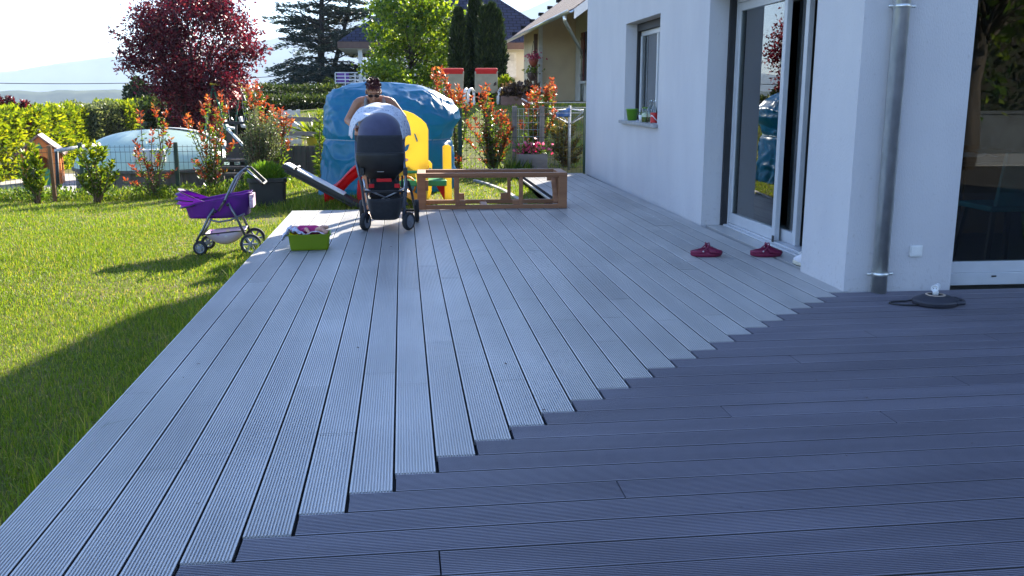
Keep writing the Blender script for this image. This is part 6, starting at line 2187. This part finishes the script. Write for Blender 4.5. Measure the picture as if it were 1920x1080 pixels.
# seat shell
mb = MB()
def shell(u, v):
    a = PI*(u-0.5)*1.0
    z = Z_(330)+(Z_(281)-Z_(330))*v
    w_ = 0.13+0.088*sstep(0, 0.45, v)+0.0
    dep = 0.16*math.sin(PI*0.5*min(1, 0.25+v))
    return (w_*math.sin(a*1.05)-0.03, -0.10-dep*math.cos(a)*0.55+0.16*(1-v)**2, z)
mb.grid(shell, 22, 14); mb.build('seat_shell', M_blackpl, stv, smooth=True, solid=0.012)
mb = MB(); mb.tube([shell(k/21, 1.0) for k in range(22)], 0.008, 8); mb.build('shell_rim', M_blackpl, stv, smooth=True)
q = shell(0.5, 0.30)
mb = MB(); mb.box(q[0]-0.032, q[0]+0.032, q[1]-0.012, q[1]-0.004, Z_(316), Z_(311)); mb.build('shell_label', M_galv, stv, bevel=0.003)
# fabric back between shell and hood
mb = MB()
def backf(u, v):
    a = PI*(u-0.5)
    z = Z_(283)+(Z_(250)-Z_(283))*v
    return ((0.215-0.01*v)*math.sin(a)-0.035, -0.07-0.075*math.cos(a)+0.05*v, z+0.0)
mb.grid(backf, 22, 8); mb.build('backrest_fabric', M_black, stv, smooth=True, solid=0.012)
# hood
def hood(u, v, k=1.0):
    # u across, v from the back hem over the top to the front edge
    a = PI*u
    hx_, hz_, hy_ = 0.206*k, 0.225*k, 0.40*k
    th = R(-28)+R(150)*v
    sx = -math.cos(a); rad = math.sin(a)**0.8
    zc = Z_(254)
    return (hx_*sx-0.045, 0.17-0.20*k*rad*math.cos(th)*(1.0 if math.cos(th) > 0 else 1.35), zc+hz_*rad*math.sin(th)*1.0-(0.055*rad*max(0, 1-v/0.12))-0.0)
mb = MB(); mb.grid(hood, 28, 22); mb.build('hood', M_navy, stv, smooth=True, solid=0.006)
mb = MB(); mb.tube([hood(k/27, 0.0) for k in range(28)], 0.0065, 6); mb.build('hood_piping', mat('pale_piping', (0.62, 0.63, 0.66), 0.6), stv, smooth=True)
# side tubes, legs and braces
for s in (-1, 1):
    mb = MB(); mb.tube([(s*0.222-0.035, -0.02, Z_(262)), (s*0.222-0.03, -0.10, Z_(300)), (s*0.21, -0.11, Z_(340)), (s*0.185, -0.10, Z_(380)), (s*0.172, -0.04, Z_(410))], 0.013, 10); mb.build('frame_tube', M_stf, stv, smooth=True)
    mb = MB(); mb.tube([(s*0.22, 0.0, Z_(335)), (s*0.24, 0.30, 0.32), (s*0.26, 0.55, 0.12)], 0.013, 10); mb.build('rear_leg', M_black, stv, smooth=True)
    mb = MB(); mb.tube([(s*0.215-0.035, 0.02, Z_(268)), (s*0.22-0.04, 0.35, 0.88), (s*0.215-0.05, 0.62, 0.96)], 0.013, 10); mb.build('push_tube', M_stf, stv, smooth=True)
    mb = MB(); mb.tube([(s*0.20, -0.08, Z_(345)), (-s*0.12, 0.10, Z_(378))], 0.008, 8); mb.tube([(s*0.195, -0.05, Z_(330)), (s*0.16, 0.05, Z_(385))], 0.009, 8); mb.build('brace', M_chrome, stv, smooth=True)
    mb = MB(); mb.tube([(s*0.165, 0.02, Z_(325)), (s*0.15, 0.12, Z_(366))], 0.010, 8); mb.tube([(s*0.205, -0.02, Z_(330)), (s*0.175, 0.10, Z_(372)), (s*0.20, 0.2, 0.22)], 0.010, 8); mb.tube([(s*0.10, -0.02, Z_(330)), (s*0.17, 0.0, Z_(358))], 0.007, 8); mb.build('strut', M_black, stv, smooth=True)
    mb = MB(); mb.box(s*0.12-0.025, s*0.12+0.025, -0.09, -0.06, Z_(345), Z_(338)); mb.build('red_clip', M_redp, stv, bevel=0.004)
    mb = MB(); mb.box(s*0.20-0.02, s*0.20+0.02, -0.13, -0.06, Z_(322), Z_(308)); mb.build('hinge', M_blackpl, stv, bevel=0.006)
    mb = MB(); mb.tube([(s*0.172, -0.04, Z_(404)), (s*0.180, -0.07, 0.20), (s*0.190, -0.03, 0.16)], 0.018, 10); mb.build('caster_fork', M_blackpl, stv, smooth=True)
    for d in (-0.024, 0.024):
        pass
mb = MB(); mb.tube([(-0.268, 0.62, 0.96), (0.168, 0.62, 0.96)], 0.015, 12); mb.build('push_handle', M_black, stv, smooth=True)
mb = MB(); mb.tube([(-0.19, -0.08, Z_(352)), (0.19, -0.08, Z_(352))], 0.010, 8); mb.build('cross_bar', M_black, stv, smooth=True)
mb = MB(); mb.tube([(-0.26, 0.55, 0.12), (0.26, 0.55, 0.12)], 0.012, 8); mb.build('rear_axle', M_black, stv, smooth=True)
mb = MB(); mb.box(-0.15, 0.13, 0.10, 0.13, Z_(366), Z_(322)); mb.build('footrest', M_black, stv, bevel=0.01)
mb = MB(); mb.box(-0.07, 0.07, -0.09, -0.07, Z_(334), Z_(328)); mb.build('red_strap', M_redp, stv, bevel=0.003)
# basket
mb = MB()
def bask(u, v):
    a = 2*PI*u
    ca, sa = math.cos(a), math.sin(a)
    k = 0.80+0.20*math.sin(PI/2*v)
    bot = Z_(406)+0.02*abs(ca)**4
    return (-0.01+0.168*k*math.copysign(abs(ca)**0.5, ca), 0.16+0.23*k*math.copysign(abs(sa)**0.5, sa), bot+(Z_(366)-bot)*v)
mb.grid(bask, 36, 8, closed_u=True); mb.f.append(tuple(range(35, -1, -1)))
mb.build('basket', M_black, stv, smooth=True, solid=0.006)


def swheel(x, y, r, wd, rz):
    mb = MB()
    mb.lathe([(r-0.024, -wd/2), (r-0.008, -wd/2), (r, -wd/5), (r, wd/5), (r-0.008, wd/2), (r-0.024, wd/2), (r-0.024, -wd/2)], (0, 0, 0), 28, 'x', caps=False)
    wh = mb.build('wheel', M_tyre, stv, smooth=True); wh.location = (x, y, r+0.001); wh.rotation_euler = (0, 0, rz)
    mb = MB()
    mb.lathe([(0.0, -wd/2+0.006), (0.030, -wd/2+0.004), (r-0.030, -wd/2+0.010), (r-0.022, -wd/2+0.003), (r-0.022, wd/2-0.003), (r-0.030, wd/2-0.010), (0.030, wd/2-0.004), (0.0, wd/2-0.006)], (0, 0, 0), 28, 'x', caps=False)
    mb.lathe([(0.0, -wd/2-0.006), (0.014, -wd/2-0.004), (0.014, wd/2+0.004), (0.0, wd/2+0.006)], (0, 0, 0), 14, 'x')
    mb.build('rim', M_rimgrey, wh, smooth=False)


swheel(-0.192, -0.03, 0.088, 0.045, R(-22))
swheel(0.218, -0.03, 0.088, 0.045, R(-30))
swheel(-0.275, 0.55, 0.115, 0.045, R(3))
swheel(0.275, 0.55, 0.115, 0.045, R(3))

# muslin blanket draped over the hood
M_musl = printcloth('printed_muslin', (0.55, 0.58, 0.66), [(0.25, 0.28, 0.42), (0.42, 0.46, 0.56)], 46, 0.55)
bl = thing('muslin_blanket', 'pale printed muslin blanket draped over the pushchair hood', 'blanket', c+Vector((-0.062, 0.18, Z_(254))), R(-3))
mb = MB()
def muslin(u, v):
    a = PI*(0.03+0.94*u)
    # v 0: edge near the camera resting on the hood; v 1: far edge lifted over the front bow
    hx_ = 0.248+0.058*v
    hz_ = 0.205+0.115*math.sin(PI/2*min(1, v*1.25))
    x = -hx_*math.cos(a)*1.0
    sag = 0.05*(1-math.sin(a))**2
    z = hz_*(math.sin(a)**0.75)-0.012-sag*1.1
    z += 0.010*noise.noise((u*9, v*6, 2))+0.006*math.sin(u*37+v*5)*(1-0.5*math.sin(a))
    y = -0.04+0.40*v+0.018*noise.noise((u*7, v*5, 8))+0.03*math.cos(u*PI*3)*(1-v)
    return (x+0.006*math.sin(v*19+u*6), y, z)
mb.grid(muslin, 60, 30); mb.build('muslin', M_musl, bl, smooth=True, solid=0.009)
# ================================================================ PERSON
M_skin = mat('tanned_skin', (0.36, 0.175, 0.105), 0.5, (0.31, 0.145, 0.085), scale=9, spec=0.4)
M_hair = mat('dark_red_hair', (0.035, 0.006, 0.008), 0.45, (0.07, 0.010, 0.010), scale=30, stretch=(1, 1, 0.2))
M_tank = mat('grey_cotton', (0.24, 0.235, 0.235), 0.9, (0.20, 0.195, 0.195), scale=18)
M_shorts = mat('dark_denim', (0.02, 0.022, 0.035), 0.85)
c = Vector((at(709, 400, 9.95).x, 9.90, 0.0))
pe = thing('person', 'person with short dark red hair, glasses and grey vest bending over the pushchair', 'person', c, R(2))
pe.scale = (0.97, 0.97, 0.965)
mb = MB()
hd = Vector((-0.01, -0.275, 1.345))        # head centre, tipped forward and down
Rh = Matrix.Rotation(R(30), 3, 'X')
def H(x, y, z): return hd+Rh @ Vector((x, y, z))
mb.ball(H(0, 0.02, 0.03), (0.074, 0.092, 0.090), 20, 14, Rh)
mb.ball(H(0, -0.018, -0.035), (0.062, 0.066, 0.078), 18, 12, Rh)
mb.ball(H(0, -0.05, -0.092), (0.030, 0.024, 0.020), 12, 8, Rh)          # chin
mb.cap(H(0, -0.086, 0.008), H(0, -0.105, -0.034), 0.009, 0.014)          # nose
mb.ball(H(0, -0.098, -0.036), (0.019, 0.012, 0.010), 10, 8, Rh)
for s in (-1, 1):
    mb.ball(H(s*0.030, -0.070, -0.030), (0.022, 0.016, 0.020), 10, 8, Rh)  # cheek
    mb.ball(H(s*0.076, 0.015, -0.010), (0.010, 0.020, 0.031), 10, 8, Rh)   # ear
    mb.cap(H(s*0.012, -0.074, 0.030), H(s*0.045, -0.066, 0.030), 0.009, 0.008)  # brow
mb.cap(H(-0.017, -0.081, -0.066), H(0.017, -0.081, -0.066), 0.0075, 0.0075)  # lips
mb.cap(H(-0.013, -0.079, -0.075), H(0.013, -0.079, -0.075), 0.007, 0.007)
# neck and trunk, leaning forward from the hips
nk = Vector((0, -0.150, 1.265))
mb.cap(nk+Vector((0, 0.03, -0.05)), H(0, 0.03, -0.05), 0.058, 0.052)
mb.cap((0, -0.105, 1.15), (0, -0.02, 0.98), 0.125, 0.120)
mb.cap((-0.085, -0.10, 1.17), (-0.07, 0.0, 0.98), 0.092, 0.10); mb.cap((0.085, -0.10, 1.17), (0.07, 0.0, 0.98), 0.092, 0.10)
mb.cap((-0.125, -0.105, 1.245), (0.125, -0.105, 1.245), 0.058, 0.058)
mb.cap((-0.10, 0.03, 0.90), (0.10, 0.03, 0.90), 0.125, 0.125)
for s in (-1, 1):
    mb.cap((s*0.045, -0.12, 1.275), (s*0.16, -0.115, 1.235), 0.042, 0.055)     # shoulder slope
    sh, el, wr = Vector((s*0.185, -0.115, 1.215)), Vector((s*0.285, -0.115, 1.05)), Vector((s*0.185, -0.375, 0.965))
    if s > 0: el = Vector((0.295, -0.10, 1.075))
    mb.cap(sh, el, 0.056, 0.041); mb.cap(el, el.lerp(wr, 0.45), 0.040, 0.038); mb.cap(el.lerp(wr, 0.45), wr, 0.038, 0.026)
    # hand closed round the push handle
    pm = wr+Vector((-s*0.018, -0.045, 0.012))
    mb.ball(wr.lerp(pm, 0.6), (0.036, 0.045, 0.017), 12, 8)
    for k in range(4):
        fx = pm.x+s*(-0.030+0.0195*k)
        l = (0.026, 0.030, 0.029, 0.023)[k]
        k0 = Vector((fx, pm.y-0.030, pm.z+0.010)); k1 = k0+Vector((0, -l, -0.006)); k2 = k1+Vector((0, -0.006, -0.024)); k3 = k2+Vector((0, 0.016, -0.010))
        mb.cap(pm+Vector((fx-pm.x, 0, 0)), k0, 0.010, 0.0095, 8); mb.cap(k0, k1, 0.0095, 0.0088, 8); mb.cap(k1, k2, 0.0088, 0.0082, 8); mb.cap(k2, k3, 0.0082, 0.0075, 8)
    t0 = wr+Vector((-s*0.030, -0.012, -0.004)); t1 = t0+Vector((-s*0.020, -0.030, -0.016)); t2 = t1+Vector((s*0.004, -0.026, -0.012))
    mb.cap(t0, t1, 0.014, 0.011, 8); mb.cap(t1, t2, 0.011, 0.009, 8)
    # leg: hip, knee, ankle, foot
    hp, kn, an = Vector((s*0.095, 0.05, 0.86)), Vector((s*0.105, 0.00, 0.47)), Vector((s*0.10, 0.09, 0.085))
    mb.cap(hp, kn, 0.092, 0.058); mb.cap(kn, kn.lerp(an, 0.35)+Vector((0, 0.018, 0)), 0.056, 0.058); mb.cap(kn.lerp(an, 0.35)+Vector((0, 0.018, 0)), an, 0.056, 0.036)
    mb.cap((s*0.10, 0.115, 0.040), (s*0.115, -0.055, 0.030), 0.036, 0.026); mb.ball((s*0.115, -0.075, 0.024), (0.040, 0.045, 0.021), 12, 8)
    for k in range(5):
        mb.cap((s*(0.084+0.016*k), -0.095, 0.018), (s*(0.082+0.0175*k), -0.130+0.007*k, 0.014), 0.011-0.001*k, 0.009-0.0006*k, 8)
mb.build('body', M_skin, pe, smooth=True, remesh=0.0058, relax=3)
# vest
mb = MB()
mb.cap((0, -0.105, 1.125), (0, -0.02, 0.98), 0.134, 0.132)
mb.cap((-0.087, -0.10, 1.145), (-0.075, 0.0, 0.97), 0.099, 0.112); mb.cap((0.087, -0.10, 1.145), (0.075, 0.0, 0.97), 0.099, 0.112)
mb.cap((-0.07, 0.03, 0.90), (0.07, 0.03, 0.90), 0.131, 0.131)
for s in (-1, 1):
    mb.tube([(s*0.088, -0.195, 1.17), (s*0.092, -0.180, 1.245), (s*0.090, -0.115, 1.300), (s*0.085, -0.04, 1.25), (s*0.08, 0.0, 1.15)], [0.026, 0.022, 0.017, 0.020, 0.03], 10)
mb.build('vest', M_tank, pe, smooth=True, remesh=0.0075, relax=2)
mb = MB()
mb.cap((-0.09, 0.035, 0.87), (0.09, 0.035, 0.87), 0.138, 0.138)
for s in (-1, 1):
    mb.cap((s*0.095, 0.045, 0.84), (s*0.104, 0.005, 0.56), 0.105, 0.082)
mb.build('shorts', M_shorts, pe, smooth=True, remesh=0.009, relax=2)
# hair: a short cap with spiky tufts
mb = MB()
mb.ball(H(0, 0.034, 0.044), (0.078, 0.092, 0.081), 20, 14, Rh)
for k in range(150):
    a = rnd.uniform(0, 2*PI); e = rnd.uniform(0.05, 1.0)
    d = Vector((math.cos(a)*math.sqrt(1-e*e)*0.9, math.sin(a)*math.sqrt(1-e*e), e))
    if d.y < -0.45 and d.z < 0.35: continue
    p = Vector((d.x*0.076, 0.030+d.y*0.090, 0.046+d.z*0.080))
    q = p+d*rnd.uniform(0.010, 0.026)+Vector((rnd.gauss(0, .006), -0.008, 0.006))
    mb.tube([H(*p), H(*q)], [0.011, 0.002], 5)
for k in range(9):
    x = -0.055+k*0.0137
    mb.tube([H(x, -0.040, 0.092), H(x*1.05, -0.070, 0.076), H(x*1.05+0.006, -0.080, 0.052+0.008*(k % 3))], [0.010, 0.007, 0.002], 5)
mb.build('hair', M_hair, pe, smooth=False)
# glasses
mb = MB()
for s in (-1, 1):
    pts = [H(s*0.033+0.023*math.cos(a), -0.0945+0.004*abs(math.cos(a)), 0.006+0.016*math.sin(a)) for a in np.linspace(0, 2*PI, 17)]
    mb.tube(pts, 0.0028, 6)
    mb.tube([H(s*0.056, -0.090, 0.010), H(s*0.080, 0.01, 0.008)], 0.0026, 6)
mb.tube([H(-0.011, -0.097, 0.010), H(0.011, -0.097, 0.010)], 0.0026, 6)
gl = mb.build('glasses', M_dark, pe, smooth=True)
for s in (-1, 1):
    mb = MB(); ce = [H(s*0.033+0.022*math.cos(a), -0.094, 0.006+0.015*math.sin(a)) for a in np.linspace(0, 2*PI, 16, endpoint=False)]
    mb.add(ce, [tuple(range(16))]); mb.build('lens', mat('tinted_lens', (0.03, 0.02, 0.02), 0.1), gl, solid=0.002)

# ================================================================ INSIDE THE HOUSE, seen through the panes
M_tabletop = mat('dark_table', (0.07, 0.055, 0.045), 0.4)
M_limepaint = mat('lime_paint', (0.30, 0.42, 0.03), 0.5)
M_teal = mat('teal_plastic', (0.02, 0.20, 0.20), 0.45)
p = hw(1.75, 1.55, 0.012)
tb_ = thing('dining_table', 'dark dining table on splayed lime green legs behind the picture window', 'table', p, HA)
mb = MB(); mb.box(-0.75, 0.9, -0.42, 0.42, 0.71, 0.75); mb.build('table_top', M_tabletop, tb_, bevel=0.005)
for sx in (-0.55, 0.7):
    for sy in (-1, 1):
        mb = MB(); mb.prism([(sx-0.03, 0.709), (sx+0.05, 0.709), (sx-0.22 if sx < 0 else sx+0.25, 0), (sx-0.34 if sx < 0 else sx+0.13, 0)], 'xz', sy*0.36-0.02, sy*0.36+0.02); mb.build('leg', M_limepaint, tb_)
p2 = hw(1.55, 0.75, 0.012)
ch = thing('dining_chair', 'teal seated chair behind the picture window', 'chair', p2, HA)
mb = MB(); mb.box(-0.22, 0.22, -0.22, 0.22, 0.43, 0.47); mb.build('seat', M_teal, ch, bevel=0.01)
mb = MB(); mb.prism([(-0.20, 0.471), (0.20, 0.471), (0.15, 0.86), (-0.15, 0.86)], 'xz', -0.24, -0.20); mb.build('backrest', M_teal, ch, bevel=0.01)
for sx in (-1, 1):
    for sy in (-1, 1):
        mb = MB(); mb.beam((sx*0.17, sy*0.17, 0.43), (sx*0.22, sy*0.22, 0), 0.03, 0.03, up=(0, 1, 0)); mb.build('leg', M_tabletop, ch)
o = thing('table_cloth', 'crumpled pale cloth lying on the dining table', 'cloth', hw(1.55, 1.5, 0.764), HA)
mb = MB(); mb.grid(lambda u, v: (-0.30+0.6*u, -0.2+0.4*v, 0.03+0.035*noise.noise((u*5, v*4, 1))+0.01*math.sin(u*17)), 24, 14); mb.build('cloth', M_greywhite, o, smooth=True, solid=0.006)
p3 = hw(2.1, 2.6, 0.012)
sb = thing('sideboard', 'low wooden sideboard inside the sliding door', 'cabinet', p3, HA)
mb = MB(); mb.box(-0.2, 0.2, -0.8, 0.8, 0.08, 0.80); mb.build('carcass', mat('oak', (0.18, 0.11, 0.06), 0.5), sb, bevel=0.005)
for k in range(3):
    mb = MB(); mb.box(-0.218, -0.201, -0.78+k*0.53, -0.78+k*0.53+0.5, 0.10, 0.78); mb.build('door', M_tabletop, sb, bevel=0.004)
# ================================================================ HAZE
m = bpy.data.materials.new('pale_air'); m.use_nodes = True
n = m.node_tree; n.nodes.clear()
out = n.nodes.new('ShaderNodeOutputMaterial'); pv = n.nodes.new('ShaderNodeVolumePrincipled')
pv.inputs['Color'].default_value = (0.72, 0.86, 1.0, 1)
pv.inputs['Density'].default_value = 0.00022
pv.inputs['Anisotropy'].default_value = 0.0
n.links.new(pv.outputs['Volume'], out.inputs['Volume'])
mb = MB(); mb.box(-3700, 3700, -900, 4900, -230, 480)
hz = mb.build('haze', m); tag(hz, kind='stuff')
